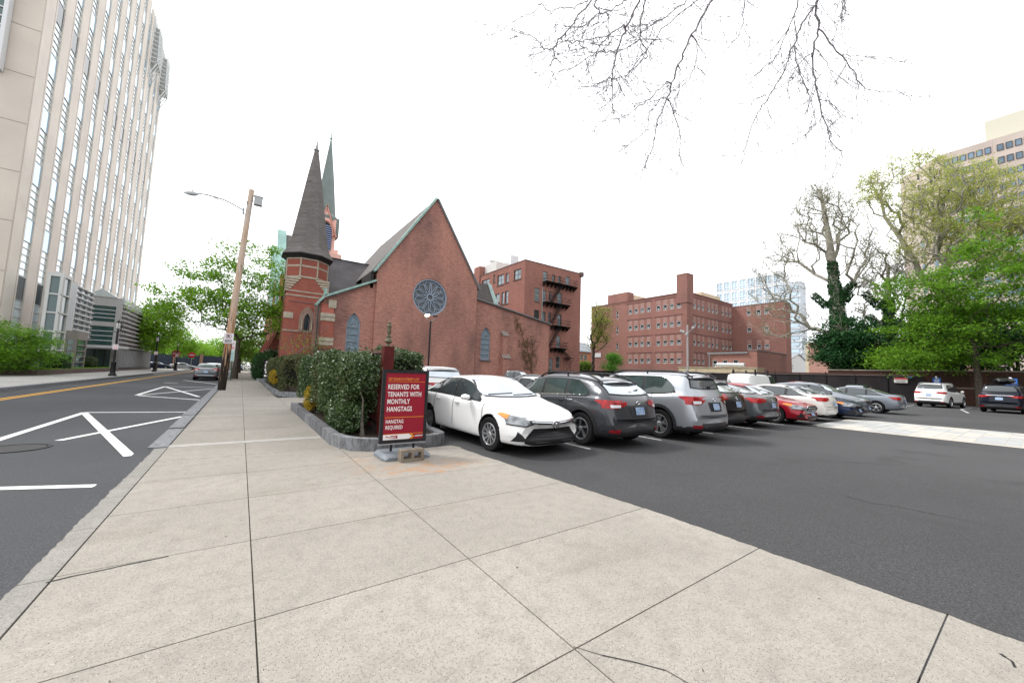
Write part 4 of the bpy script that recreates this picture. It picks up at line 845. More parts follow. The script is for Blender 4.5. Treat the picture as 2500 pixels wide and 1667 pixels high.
# small houses
def box_house(name, label, x0, x1, y0, y1, h, m, roofm, wins, roof='gable'):
    t = thing(name, label, 'house', ((x0+x1)/2, y0, 0)); mb = MB(); mb.box(x0, x1, y0, y1, 0, h); mb.obj('wall', m, t)
    mb = MB(); mb.slab([(x0-.4, y0-.3, h), (x1+.4, y0-.3, h), (x1-.8, (y0+y1)/2, h+3.), (x0+.8, (y0+y1)/2, h+3.)], (0, .1, .12)); mb.slab([(x0-.4, y1+.3, h), (x1+.4, y1+.3, h), (x1-.8, (y0+y1)/2, h+3.), (x0+.8, (y0+y1)/2, h+3.)], (0, -.1, .12)); mb.box(x0-.5, x1+.5, y0-.4, y1+.4, h-.25, h-.01); r_ = mb.obj('roof', roofm, t)
    for (x, z, ww, hh) in wins:
        fm, g = window_mesh(ww, hh, .1, (hh/2,), (), m=FRW); put_window(t, (fm, g.mesh('pane', GLASSD)), (x, y0-.02, z), '-y')
    return t
hx = atY(1414, 860, 78)[0]; hx1 = atY(1446, 860, 78)[0]; hz = float(atY(1425, 858, 78)[2])
box_house('brick_house', 'small orange brick house with grey mansard roof in the gap between two brick buildings', hx-6, hx1+3, 78, 88, hz, brick('brick_orange', (.42, .17, .08), (.38, .15, .07), (.35, .22, .15), stainamt=.15), mat('mansard', (.22, .24, .26), .7), [(hx+1.0, hz-2.6, 1.2, 1.8), (hx+2.6, hz-2.6, 1.2, 1.8), (hx+2.6, hz-6.4, 1.5, 1.8)])
hx = atY(1925, 890, 60)[0]; hx1 = atY(1968, 890, 60)[0]; hz = float(atY(1940, 884, 60)[2])
hw = thing('white_house', 'white gabled house seen beyond the fence beneath the glass high rise', 'house', (float(hx+hx1)/2, 60, 0))
mb = MB(); mb.box(hx, hx1, 60, 70, 0, hz+1); mb.slab([(hx+2, 60, hz+1), (hx1, 60, hz+1), ((hx+2+hx1)/2, 60, hz+3.4)], (0, 10, 0)); mb.obj('wall', mat('white_siding', (.66, .68, .70), .7), hw); mb = MB(); mb.slab([(hx+1.4, 59.7, hz+.8), ((hx+2+hx1)/2, 59.7, hz+3.6), ((hx+2+hx1)/2, 59.7, hz+3.8), (hx+1.2, 59.7, hz+1.0)], (0, 10.5, 0)); mb.slab([(hx1+.6, 59.7, hz+.8), ((hx+2+hx1)/2, 59.7, hz+3.6), ((hx+2+hx1)/2, 59.7, hz+3.8), (hx1+.8, 59.7, hz+1.0)], (0, 10.5, 0)); mb.box(hx1-2, hx1-1., 61, 62, hz, hz+4.2); mb.obj('roof', mat('roof_grey', (.25, .26, .28), .7), hw)
for x in (hx+1.5, hx+4.2):
    fm, g = window_mesh(1.1, 1.8, .1, (.9,), (), m=WHT); put_window(hw, (fm, g.mesh('pane', GLASSD)), (float(x), 59.97, hz-2.8), '-y')
fx = 110.; a = atX(1973, 838, fx); b = atX(2290, 838, fx)
fb = thing('brick_warehouse', 'plain reddish brick box building behind the ivy covered plane trees', 'building', (fx, float(b[1]), 0))
mb = MB(); mb.box(fx, fx+20, float(a[1])-26, float(a[1]), 0, float(a[2])); mb.obj('wall', BR_PK, fb); mb = MB(); mb.box(fx+.0, fx+20, float(a[1])+.0, float(a[1])+.6, 0, float(a[2])+.1); mb.box(fx-.1, fx+20, float(a[1])-26, float(a[1]), float(a[2]), float(a[2])+.25); mb.obj('coping', PALE, fb)
mb = MB(); mb.box(fx-.05, fx, float(a[1])-3.6, float(a[1])-2.4, 0, 3.2); mb.obj('door', mat('red_door', (.2, .04, .04), .6), fb)
# ================================================================ fences and walls round the lot
FNX = 56.; fz = 2.68
fn = thing('screen_fence', 'long black screened fence along the far side of the car park', 'fence', (FNX, 30, 0))
SCR = mat('fence_mesh', (.020, .017, .018), .8, var=.3, vscale=.6)
yA, yB = 7.05, 54.
mb = MB(); mb.box(FNX, FNX+.04, yA, yB, .08, fz-.06); mb.obj('screen', SCR, fn)
mb = MB(); mb.tube([(FNX-.05, yA, fz), (FNX-.05, yB, fz)], .035, 6); mb.obj('top_rail', mat('rail_grey', (.10, .10, .10), .5), fn)
k = 0; y = yA
while y < yB:
    mb = MB(); mb.tube([(FNX-.05, y, 0), (FNX-.05, y, fz+(.35 if k % 2 else .06))], .045, 6); mb.obj('post', BLK, fn); y += 2.6; k += 1
fn2 = thing('chain_fence', 'black fence running from the fire escape building to the corner of the lot', 'fence', (48, 53.6, 0))
mb = MB(); mb.box(33, FNX-.1, 53.9, 53.94, .1, 2.3) if FY > 54 else mb.box(36, FNX-.1, FY-2.0, FY-1.96, .1, 2.3); mb.obj('screen', SCR, fn2)
for k in range(9): mb = MB(); mb.tube([(36+2.5*k, FY-2.02, 0), (36+2.5*k, FY-2.02, 2.4)], .04, 6); mb.obj('post', BLK, fn2)
bw = thing('brick_boundary_wall', 'dark red brick boundary wall with pale coping behind the trees', 'wall', (FNX+.6, 5, 0))
zT = 3.3
mb = MB(); mb.box(FNX+.3, FNX+.7, -44, 14.7, 0, zT-.12); mb.box(FNX+.1, FNX+.8, 6.3, 7.0, 0, zT-.1); mb.box(FNX+.02, FNX+.3, -44, 6.3, 0, 1.56); mb.obj('wall', BR_WALL, bw)
mb = MB(); mb.box(FNX+.2, FNX+.8, -44, 14.75, zT-.12, zT); mb.box(FNX-.0, FNX+.34, -44, 6.25, 1.56, 1.66); mb.obj('coping', mat('wall_cap', (.23, .21, .17), .8, var=.3, vscale=2), bw)
mb = MB()
for k in range(6): mb.box(FNX+.27, FNX+.3, -11+3*k, -9+3*k, 1.9, 2.9)
mb.obj('recess_panel', mat('recess', (.05, .028, .022), .9), bw)
lw = thing('brick_low_wall', 'low dark red brick wall top beyond the black fence left of the ivy tree', 'wall', (FNX+3, 25, 0))
mb = MB(); mb.box(FNX+2.8, FNX+3.2, 14.8, 23.5, 0, 2.95); mb.obj('wall', BR_WALL, lw)
# signs on the fence
def board(mb, y, z, w, h, X, t=.02): mb.box(X-t, X, y-w/2, y+w/2, z-h/2, z+h/2)
q = atX(2199, 928, FNX-.1); s1 = thing('fence_notice', 'red and white notice on the black fence above the silver sedan', 'sign', tuple(map(float, q)))
mb = MB(); board(mb, float(q[1]), float(q[2]), 1.0, .52, FNX-.1); mb.obj('panel', mat('notice_white', (.72, .70, .70), .5), s1)
mb = MB(); board(mb, float(q[1]), float(q[2])+.17, .98, .17, FNX-.122, .006); mb.obj('red_band', mat('sign_red', (.50, .06, .07), .5), s1)
mb = MB()
for k in range(2): mb.box(FNX-.128, FNX-.122, float(q[1])-.36, float(q[1])+.36, float(q[2])-.06-.11*k, float(q[2])-.02-.11*k)
mb.obj('printed_line', BLK, s1)
q = atX(2221, 921, FNX-.1); mb = MB(); board(mb, float(q[1]), float(q[2]), .34, .13, FNX-.1); mb.obj('small_blue_plate', mat('plate_blue', (.08, .16, .25), .5), label='very small dark blue plate on the black fence right of the notice', cat='sign')
q = atX(1725, 921, FNX-.1); s1 = thing('fence_notice', 'pale pink notice on the fence left of the white van', 'sign', tuple(map(float, q)))
mb = MB(); board(mb, float(q[1]), float(q[2]), .8, .6, FNX-.1); mb.obj('panel', mat('notice_pink', (.6, .42, .40), .5), s1); mb = MB()
for k in range(3): mb.box(FNX-.128, FNX-.122, float(q[1])-.3, float(q[1])+.3, float(q[2])-.16+.12*k, float(q[2])-.12+.12*k)
mb.obj('printed_line', mat('sign_red', (.5, .06, .07)), s1)
# blue wheelchair parking signs
def hsign(px, py, X, w, h, label):
    q = atX(px, py, X); y, z = float(q[1]), float(q[2]); t = thing('disabled_parking_sign', label, 'sign', (X, y, 0), group=None)
    mb = MB(); mb.box(X-.03, X, y-.03, y+.03, 0, z-h/2); mb.obj('post', mat('galv', (.35, .36, .37), .5), t)
    mb = MB(); mb.box(X-.05, X-.03, y-w/2, y+w/2, z-h/2, z+h/2); mb.obj('panel', mat('sign_blue', (.03, .13, .42), .5), t)
    mb = MB(); u = w/2; f = lambda a, b: (X-.056, y-a*u, z+b*u)
    mb.tube([f(-.1, 1.15), f(-.05, 1.0), f(.0, .55), f(.35, .55), f(.5, .15), f(.65, .2)], .022*w/.45, 5); mb.tube([f(-.05, .85), f(.3, .8)], .02*w/.45, 5); mb.tube([f(.0+.38*math.cos(a), .35+.38*math.sin(a)) for a in np.linspace(rad(120), rad(330), 10)], .018*w/.45, 5)
    mb.lathe([(.001, -.004), (.07*w/.45, 0), (.001, .004)], f(-.1, 1.32), 8, 'x')
    for k in range(3): mb.box(X-.056, X-.051, y-u*.7, y+u*.7, z-h/2+.08+.1*k, z-h/2+.12+.1*k)
    mb.obj('pictogram', mat('sign_white', (.75, .77, .8), .5), t)
hsign(2287, 929, 54., .52, .55, 'blue wheelchair symbol sign behind the white suv')
hsign(2469, 936, 50.5, .62, .78, 'larger blue wheelchair symbol sign at the right edge above the dark suv')
# fence and gate at the far end of the street
t = thing('street_end_fence', 'dark fence with brick piers across the far end of the street', 'fence', (-14, 112, 0))
mb = MB(); mb.box(-40, -3.0, 113, 113.1, .2, 3.2); mb.obj('screen', mat('navy_screen', (.03, .04, .06), .7), t)
for k in range(9): mb = MB(); mb.box(-40+4.6*k, -39.4+4.6*k, 112.8, 113.3, 0, 3.6); mb.obj('pier', mat('pier', (.24, .15, .11), .8), t)
t = thing('flat_roof_building', 'long low building with white flat roof beyond the end of the street', 'building', (-20, 135, 0))
mb = MB(); mb.box(-60, -2, 135, 150, 0, 5.0); mb.obj('wall', mat('tan_wall', (.33, .27, .24), .8), t); mb = MB(); mb.box(-61, -1.6, 134.6, 150, 5.0, 5.5); mb.obj('roof', WHT, t)
# ================================================================ street furniture
def polewood(name):
    m = mat(name, (.3, .3, .3), .9); N, L, b = nodes(m); g = N.new('ShaderNodeNewGeometry'); s = N.new('ShaderNodeSeparateXYZ'); L.new(g.outputs['Position'], s.inputs[0])
    v = N.new('ShaderNodeVectorMath'); v.operation = 'MULTIPLY'; v.inputs[1].default_value = (14, 14, .7); L.new(g.outputs['Position'], v.inputs[0])
    n1 = noise(N, L, v.outputs[0], 1., 6, .35, .68, .6); c = mixc(N, L, n1, (.50, .44, .40), (.52, .35, .22))
    h1 = N.new('ShaderNodeMapRange'); h1.inputs[1].default_value = 6.5; h1.inputs[2].default_value = 2.6; L.new(s.outputs[2], h1.inputs[0])
    k = N.new('ShaderNodeMath'); k.operation = 'MULTIPLY'; L.new(h1.outputs[0], k.inputs[0]); L.new(noise(N, L, v.outputs[0], .7, 5, .3, .6), k.inputs[1]); c = mixc(N, L, k.outputs[0], c, (.36, .16, .06))
    h2 = N.new('ShaderNodeMapRange'); h2.inputs[1].default_value = 3.6; h2.inputs[2].default_value = .2; L.new(s.outputs[2], h2.inputs[0])
    a = N.new('ShaderNodeMath'); a.operation = 'ADD'; L.new(h2.outputs[0], a.inputs[0]); L.new(noise(N, L, v.outputs[0], 1.3, 5, .3, .7), a.inputs[1]); q = N.new('ShaderNodeMapRange'); q.inputs[1].default_value = .75; q.inputs[2].default_value = 1.05; L.new(a.outputs[0], q.inputs[0])
    c = mixc(N, L, q.outputs[0], c, (.022, .016, .012)); L.new(c, b.inputs['Base Color']); bp = N.new('ShaderNodeBump'); bp.inputs['Distance'].default_value = .01; L.new(n1, bp.inputs['Height']); L.new(bp.outputs[0], b.inputs['Normal']); return m
WOODP = polewood('pole_wood')
t = thing('utility_pole', 'leaning wooden utility pole with a long arm street light at the kerb', 'utility pole', (-.79, 27.5, 0))
PB, PT = np.array([-.80, 27.5, -.1]), np.array([-.28, 27.5, 12.1])
mb = MB(); pts = [PB+(PT-PB)*k/14 for k in range(15)]; mb.tube(pts, [.20-.065*k/14 for k in range(15)], 12); mb.obj('pole', WOODP, t, smooth=.6)
pz = lambda z: PB+(PT-PB)*(z+.1)/12.2
A3 = lambda x, y: atY(350+x/3.015, 440+y/3.015, 27.4)
mb = MB(); mb.tube([A3(400, 99), A3(460, 106), A3(520, 122), A3(580, 140), A3(640, 166), A3(690, 195), A3(738, 222)], .035, 6); mb.tube([A3(510, 122), A3(600, 165), A3(680, 210), A3(735, 245)], .022, 5); mb.tube([A3(738, 205), A3(738, 252)], .05, 5); mb.obj('lamp_arm', mat('galv_arm', (.26, .27, .28), .4, metal=.6), t)
h0, h1 = A3(296, 90), A3(402, 104)
mb = MB(); d = h1-h0; P_ = [h0+d*k/6 for k in range(7)]; mb.tube(P_, [.03, .075, .11, .13, .13, .11, .05], 10); mb.lathe([(.04, 0), (.04, .12), (.01, .13)], h0+d*.62+np.array([0, 0, .1]), 8); mb.obj('lamp_head', mat('lamp_grey', (.45, .47, .48), .5), t, smooth=.8)
mb = MB(); bx = A3(846, 155); mb.box(bx[0]-.21, bx[0]+.21, 27.3, 27.65, bx[2]-.25, bx[2]+.25); mb.box(bx[0]-.23, bx[0]+.23, 27.28, 27.67, bx[2]+.25, bx[2]+.29); mb.obj('equipment_box', mat('box_grey', (.40, .41, .41), .6), t)
mb = MB(); mb.tube([pz(11.9), bx+np.array([-.2, 0, .22])], .015, 4); mb.tube([pz(11.5), bx+np.array([-.2, 0, -.1])], .02, 4); mb.tube([(bx[0]-.45+.11*math.cos(a), 27.4, bx[2]-.25+.11*math.sin(a)) for a in np.linspace(0, 6.2, 12)], .015, 4); mb.obj('bracket', BLK, t)
def nopark(root, c, w, h, style, y_off=-.01):
    """white plate with a red no-parking roundel, facing -y"""
    x, y, z = c; mb = MB(); mb.box(x-w/2, x+w/2, y-.012, y, z-h/2, z+h/2); pl = mb.obj('sign_panel', mat('sign_plate', (.70, .67, .68), .5), root)
    m = MB(); r = w*.3; cz = z+h*.2
    m.lathe([(r, 0), (r, -.004), (r*.82, -.004), (r*.82, 0)], (x, y-.012, cz), 20, 'y'); m.slab([(x-r*.62, y-.018, cz+r*.5), (x-r*.5, y-.018, cz+r*.62), (x+r*.62, y-.018, cz-r*.5), (x+r*.5, y-.018, cz-r*.62)], (0, .003, 0)); m.obj('roundel', mat('sign_red' if style else 'sign_maroon', (.50, .06, .07) if style else (.28, .05, .08), .5), pl)
    tj = TextJoin(); tj.line('P', x-r*.42, cz-r*.5, r*1.4, .01, 1, y=y-.0165); tj.mb.obj('letter_p', BLK, pl)
    m = MB()
    for k in range(3): m.box(x-w*.36, x+w*.36, y-.016, y-.012, z-h*.18-k*h*.11, z-h*.13-k*h*.11)
    m.obj('printed_line', mat('sign_red', (.5, .06, .07)) if style else BLK, pl); return pl
q = atY(558, 826, 27.28); nopark(t, q, .46, .6, 0)
t = thing('parking_sign_post', 'green steel post with two parking plates between the utility pole and the tree', 'sign post', (-.69, 43.9, 0))
a = atY(568, 843, 43.9); b = atY(566.5, 868, 43.9)
mb = MB(); mb.box(-.72, -.64, 43.92, 43.97, 0, 3.1); mb.box(-.90, -.80, 41.2, 41.26, 0, 3.5) if False else None; mb.obj('post', mat('post_green', (.03, .07, .05), .6), t)
nopark(t, a, .42, .9, 1); mb = MB(); mb.box(b[0]-.18, b[0]+.18, 43.86, 43.9, b[2]-.5, b[2]+.5); pl = mb.obj('timetable_panel', mat('pale_green_plate', (.45, .58, .54), .5), t)
mb = MB(); 
for k in range(6): mb.box(b[0]-.13, b[0]+.13, 43.85, 43.86, b[2]-.4+.13*k, b[2]-.36+.13*k)
mb.obj('printed_line', mat('plate_ink', (.2, .33, .3), .6), pl)
def street_lamp(x, y, label, hgt=4.85, signp=True):
    t = thing('street_lamp', label, 'street lamp', (x, y, .13), group='black street lamps on the far pavement')
    mb = MB(); mb.lathe([(.27, 0), (.27, .12), (.2, .2), (.17, .32), (.17, 1.15), (.19, 1.2), (.1, 1.28)], n=12); mb.obj('lamp_base', BLK, t, local=True, smooth=.5)
    mb = MB(); mb.lathe([(.09, 1.2), (.075, hgt-1.0), (.05, hgt-.75)], n=10); mb.box(-.3, .02, -.02, .02, hgt-1.05, hgt-1.0); mb.obj('pole', BLK, t, local=True)
    mb = MB(); mb.lathe([(.03, hgt-.28), (.14, hgt-.2), (.16, hgt-.12), (.05, hgt-.02), (.01, hgt+.08)], (0, 0, 0), 10); mb.lathe([(.02, hgt-.8), (.14, hgt-.75), (.1, hgt-.7)], (0, 0, 0), 10); mb.box(-.015, .015, .13, .15, hgt-.75, hgt-.2); mb.box(-.015, .015, -.15, -.13, hgt-.75, hgt-.2); mb.tube([(.05, 0, hgt-.95), (.2, 0, hgt-.8), (.22, 0, hgt-.3), (.12, 0, hgt-.1)], .03, 5); mb.obj('lantern_cap', BLK, t, local=True)
    mb = MB(); mb.lathe([(.1, hgt-.72), (.13, hgt-.3), (.11, hgt-.22)], (0, 0, 0), 10); mb.obj('lantern_glass', mat('lantern_white', (.65, .64, .62), .3), t, local=True)
    if signp:
        mb = MB(); mb.box(-.17, .17, -.1, -.085, 2.3, 2.75); s = mb.obj('sign_panel', mat('sign_plate', (.7, .67, .68)), t, local=True)
        mb = MB(); mb.lathe([(.1, 0), (.1, -.004), (.075, -.004), (.075, 0)], (0, -.1, 2.6), 14, 'y'); mb.box(-.12, .12, -.105, -.1, 2.36, 2.42); mb.obj('roundel', mat('sign_red', (.5, .06, .07)), s, local=True)
for (px, py, lab) in ((274, 917.5, 'nearest black street lamp with flared base and small parking plate by the planter'), (376, 907, 'middle black street lamp in front of the green tree past the annex'), (428, 904, 'farthest black street lamp standing beside the stop sign')):
    p = onG(px, py, .13); street_lamp(float(p[0]), float(p[1]), lab)
def disc_sign(name, label, px, py, Y, r, octag, word):
    q = atY(px, py, Y); t = thing(name, label, 'sign', (float(q[0]), Y, 0)); n = 8 if octag else 24
    mb = MB(); mb.tube([(q[0], Y+.05, 0), (q[0], Y+.05, q[2]+r)], .04, 6); mb.obj('post', mat('galv', (.35, .36, .37), .5), t)
    mb = MB(); mb.lathe([(.001, 0), (r, 0), (r, .02)], (q[0], Y, q[2]), n, 'y', rot=.5 if octag else 0); p = mb.obj('face', mat('stop_red', (.48, .03, .04), .5), t)
    if octag: tj = TextJoin(); tj.line('STOP', q[0], q[2]-r*.28, r*.78, .012, .8, 'CENTER', y=Y-.012); tj.mb.obj('lettering', WHT, p)
    else:
        mb = MB(); mb.box(q[0]-r*.65, q[0]+r*.65, Y-.01, Y-.003, q[2]-r*.16, q[2]+r*.16); mb.obj('white_bar', WHT, p)
disc_sign('stop_sign', 'red octagonal stop sign on the far left pavement', 430, 863, 88, .62, True, '')
disc_sign('no_entry_sign', 'round red no entry sign with white bar near the end of the street', 468.5, 866.5, 95, .55, False, '')
# raised planters left
def planter_box(name, label, x0, x1, y0, y1, h, z=.13):
    t = thing(name, label, 'planter', ((x0+x1)/2, y0, z)); mb = MB(); mb.box(x0, x1, y0, y0+.3, z, z+h); mb.box(x0, x1, y1-.3, y1, z, z+h); mb.box(x1-.3, x1, y0+.3, y1-.3, z, z+h); mb.box(x0, x0+.3, y0+.3, y1-.3, z, z+h); mb.obj('planter_wall', mat('planter_stone', (.12, .085, .08), .7, var=.25, vscale=3, bump=.2), t); mb = MB(); mb.box(x0+.3, x1-.3, y0+.3, y1-.3, z, z+h-.08); mb.obj('soil', SOIL, t)
p0_ = onG(81.6, 916, .13); p1_ = onG(213, 902, .13); plx = -12.7
planter_box('planter_box', 'long low dark stone planter under the big green shrub', -17, plx, float(p0_[1]), float(p1_[1])-5, .42)
planter_box('planter_box', 'short dark stone planter with a clipped round bush in front of the annex', -16.6, -13.0, 62.5, 70, .42)
# lot planters
GRANP = mat('planter_granite', (.2, .2, .21), .8, bump=.5, bscale=50); N_, L_, b_ = nodes(GRANP); g_ = N_.new('ShaderNodeNewGeometry'); c_ = mixc(N_, L_, g_.outputs['Random Per Island'], (.25, .255, .265), (.13, .13, .14))
v_ = N_.new('ShaderNodeVectorMath'); v_.operation = 'MULTIPLY'; v_.inputs[1].default_value = (1, 1, .35); L_.new(g_.outputs['Position'], v_.inputs[0]); c_ = mixc(N_, L_, noise(N_, L_, v_.outputs[0], 9, 7, .42, .68, .65), c_, (.07, .07, .075)); c_ = mixc(N_, L_, noise(N_, L_, g_.outputs['Position'], 45, 3, .6, .72), c_, (.36, .36, .37)); L_.new(c_, b_.inputs['Base Color'])
def kerb_planter(name, label, path, h, w_=.17, soil=None):
    t = thing(name, label, 'planter', (path[0][0], path[0][1], 0)); n = len(path)
    inn = []
    cx = sum(p[0] for p in path)/n; cy_ = sum(p[1] for p in path)/n
    for i in range(n):
        a, b, c = Vector(path[i-1]), Vector(path[i]), Vector(path[(i+1) % n]); d1 = (b-a).normalized(); d2 = (c-b).normalized(); nrm = (Vector((-d1.y, d1.x))+Vector((-d2.y, d2.x))); nrm.normalize(); k = w_/max(.5, nrm.dot(Vector((-d1.y, d1.x))))
        inn.append((b.x+nrm.x*k, b.y+nrm.y*k))
    mb = MB()
    for i in range(n):
        j = (i+1) % n; a, b, c, d = path[i], path[j], inn[j], inn[i]; L_ = math.dist(a, b); m_ = max(1, round(L_/.95)); 
        for s in range(m_):
            f = lambda p, q, u: (p[0]+(q[0]-p[0])*u, p[1]+(q[1]-p[1])*u); u0, u1 = s/m_+.002*(m_ > 1), (s+1)/m_-.003*(m_ > 1); hh = h+random.uniform(-.006, .006)
            mb.prism([f(a, b, u0), f(a, b, u1), f(d, c, u1), f(d, c, u0)], -.05, hh)
    mb.obj('granite_kerb', GRANP, t)
    mb = MB(); mb.prism(inn, -.04, h-.05); mb.obj('soil', SOIL, t); return t
kerb_planter('kerb_planter', 'granite edged planting bed with rounded corner under the near hedge', [(1.55, 15.55), (1.53, 8.2), (1.62, 7.75), (1.82, 7.42), (2.12, 7.22), (2.5, 7.16), (3.3, 7.22), (3.62, 7.45), (3.7, 8.0), (3.7, 15.55)], .22)
kerb_planter('kerb_planter', 'granite edged planting bed under the second hedge farther along the sidewalk', [(1.48, 38), (1.46, 28.5), (1.57, 23.0), (2.38, 21.2), (4.0, 20.6), (4.0, 38)], .22)
kerb_planter('kerb_planter', 'farthest granite planting bed next to the church tower base', [(1.3, 60), (1.35, 44.5), (1.7, 43.8), (4, 43.2), (4, 60)], .2)
# maroon fence with finial
MAR = mat('maroon_paint', (.085, .014, .013), .45, var=.15, vscale=5)
t = thing('maroon_fence', 'maroon wooden fence with square end post and turned bronze finial', 'fence', (2.5, 7.95, 0))
mb = MB(); mb.box(2.39, 2.60, 7.9, 8.11, .1, 1.98); mb.obj('end_post', MAR, t)
mb = MB(); mb.lathe([(.03, 1.98), (.055, 1.99), (.035, 2.02), (.03, 2.04), (.075, 2.075), (.08, 2.1), (.055, 2.15), (.045, 2.19), (.07, 2.2), (.03, 2.22), (.045, 2.3), (.04, 2.36), (.05, 2.42), (.03, 2.46), (.035, 2.5), (.005, 2.52)], (2.495, 8.0, 0), 9); mb.obj('finial', mat('bronze_finial', (.13, .115, .075), .5, metal=.5, var=.4, vscale=30), t)
mb = MB()
for k in range(4): mb.box(2.52, 2.62, 9.35+1.9*k, 9.45+1.9*k, .1, 1.86)
mb.obj('post', MAR, t)
mb = MB(); mb.box(2.5, 2.6, 8.12, 15.2, 1.86, 1.93); mb.box(2.52, 2.58, 8.12, 15.2, .3, .38); mb.obj('rail', mat('rail_weathered', (.12, .06, .05), .7, var=.2), t)
mb = MB()
for k in range(70): mb.box(2.54, 2.57, 8.14+.1*k, 8.18+.1*k, .38, 1.4)
mb.obj('picket', MAR, t)
# the red parking sign
RED = mat('sign_panel_red', (.27, .014, .030), .45); FRB = mat('sign_frame_black', (.022, .022, .024), .5, var=.3, vscale=20); ORG = mat('sign_orange', (.80, .30, .03), .5); SW = mat('sign_text_white', (.78, .75, .74), .5)
t = thing('parking_notice_sign', 'red parking notice in a black frame on a grey foot beside the hedge', 'sign', (2.42, 6.62, 0), rotz=rad(-1))
W2, zb, zt = .415, .235, 1.50
def F(x0, x1, y0, y1, z0, z1, name, m, par=t):
    mb = MB(); mb.box(x0, x1, y0, y1, z0, z1); return mb.obj(name, m, par, local=True)
mb = MB(); mb.box(-W2, -W2+.055, -.03, .03, zb, zt); mb.box(W2-.055, W2, -.03, .03, zb, zt); mb.box(-W2+.055, W2-.055, -.03, .03, zt-.055, zt); mb.box(-W2+.055, W2-.055, -.03, .03, zb, zb+.055); mb.box(-W2+.03, W2-.03, .0, .02, zb+.02, zt-.02); mb.obj('frame', FRB, t, local=True)
F(-W2, W2, -.031, .032, zb-.02, zb, 'frame_lip', mat('lip', (.3, .3, .3), .4), t)
pn = F(-W2+.056, W2-.056, -.022, -.004, zb+.056, zt-.056, 'panel', RED)
xl, xr_ = -W2+.06, W2-.06; yf = -.0235
mb = MB(); L3 = xl+.035
mb.box(L3, xr_-.01, yf-.001, yf, 1.292, 1.298); mb.box(L3-.02, xr_-.005, yf-.001, yf, .672, .680); mb.box(L3-.03, xr_-.005, yf-.001, yf, .385, .392)
mb.slab([(.115, yf-.003, .385), (.145, yf-.003, .385), (.20, yf-.003, .338), (.145, yf-.003, .296), (.115, yf-.003, .296), (.17, yf-.003, .338)], (0, .003, 0)); mb.obj('orange_trim', ORG, pn, local=True)
mb = MB(); mb.slab([(xl, yf-.002, .383), (.10, yf-.002, .383), (.155, yf-.002, .338), (.10, yf-.002, .296), (xl, yf-.002, .296)], (0, .002, 0)); mb.obj('white_flag', SW, pn, local=True)
tj = TextJoin(); tj.line('227 CHURCH STREET LOT', L3, 1.318, .064, .0004, .70, y=yf); tj.mb.obj('lettering_orange', mat('letter_orange', (.75, .28, .05), .5), pn, local=True)
tj = TextJoin()
for s, z in (('RESERVED FOR', 1.165), ('TENANTS WITH', 1.035), ('MONTHLY', .91), ('HANGTAGS', .78)): tj.line(s, L3, z, .118, .0018, .68, y=yf)
for s, z in (('HANGTAG', .575), ('REQUIRED', .475)): tj.line(s, L3-.005, z, .09, .0012, .68, y=yf)
tj.line('propark.com', .21, .33, .048, .0006, .55, y=yf); tj.mb.obj('lettering', SW, pn, local=True)
tj = TextJoin(); tj.line('Pro', xl+.045, .325, .055, .001, .9, y=yf-.003); tj.mb.obj('logo_lettering', mat('logo_red', (.33, .03, .03), .5), pn, local=True)
F(xl+.13, xl+.25, yf-.0035, yf-.002, .315, .365, 'logo_block', mat('logo_red2', (.33, .03, .03), .5), pn)
tj = TextJoin(); tj.line('park', xl+.135, .325, .052, .001, .85, y=yf-.005); tj.mb.obj('logo_lettering', SW, pn, local=True)
for sx_ in (-.2, .2): mb = MB(); mb.tube([(sx_, .0, .06), (sx_, .0, zb-.02)], .022, 6); mb.obj('spring_leg', BLK, t, local=True)
mb = MB()
prof = [(-.42, .0), (-.42, .05), (-.36, .10), (.36, .10), (.42, .05), (.42, .0)]
for (y0, y1, s0, s1) in ((-.33, -.24, .9, 1), (-.24, .24, 1, 1), (.24, .33, 1, .9)):
    mb.add([(x*s0, y0, z*(1 if s0 == 1 else .55)) for x, z in prof]+[(x*s1, y1, z*(1 if s1 == 1 else .55)) for x, z in prof], [(i, (i+1) % 6, 6+(i+1) % 6, 6+i) for i in range(6)]+[(0, 1, 2, 3, 4, 5)[::-1], (6, 7, 8, 9, 10, 11)])
ft = mb.obj('foot', mat('foot_plastic', (.17, .185, .205), .45, var=.15, vscale=6), t, local=True)
t = thing('concrete_block', 'tan hollow concrete block standing on its side against the sign foot', 'concrete block', (2.43, 6.13, 0), rotz=rad(2))
mb = MB(); hw_ = .2; bd = .15
loops = [[(-hw_, 0), (hw_, 0), (hw_, .195), (-hw_, .195)], [(-.155, .05), (-.02, .05), (-.02, .15), (-.155, .15)][::-1], [(.025, .05), (.155, .05), (.155, .15), (.025, .15)][::-1]]
mb.tess(loops, lambda u, z: (u, 0, z)); mb.tess(loops, lambda u, z: (u, bd, z))
for l in loops:
    for k in range(4): a, b = l[k], l[(k+1) % 4]; mb.quad((a[0], 0, a[1]), (b[0], 0, b[1]), (b[0], bd, b[1]), (a[0], bd, a[1]))
mb.obj('block', mat('block', (.25, .21, .165), .95, var=.2, vscale=9, bump=.9, bscale=120, obj=True), t, local=True)
q = atY(655.5, 903, 41.); t = thing('entrance_board', 'black and white sandwich board at the far end of the second hedge', 'sign', (float(q[0]), 41, 0))
mb = MB(); mb.box(q[0]-.38, q[0]+.38, 41, 41.06, .35, 1.95); mb.obj('frame', BLK, t)
mb = MB()
for z0, z1, a, b in ((1.72, 1.86, -.25, .3), (1.4, 1.62, -.3, .3), (1.25, 1.36, -.28, .2), (1.0, 1.2, -.3, .3), (.8, .95, -.25, .3), (.48, .66, -.3, .3)): mb.box(q[0]+a, q[0]+b, 40.98, 41, z0, z1)
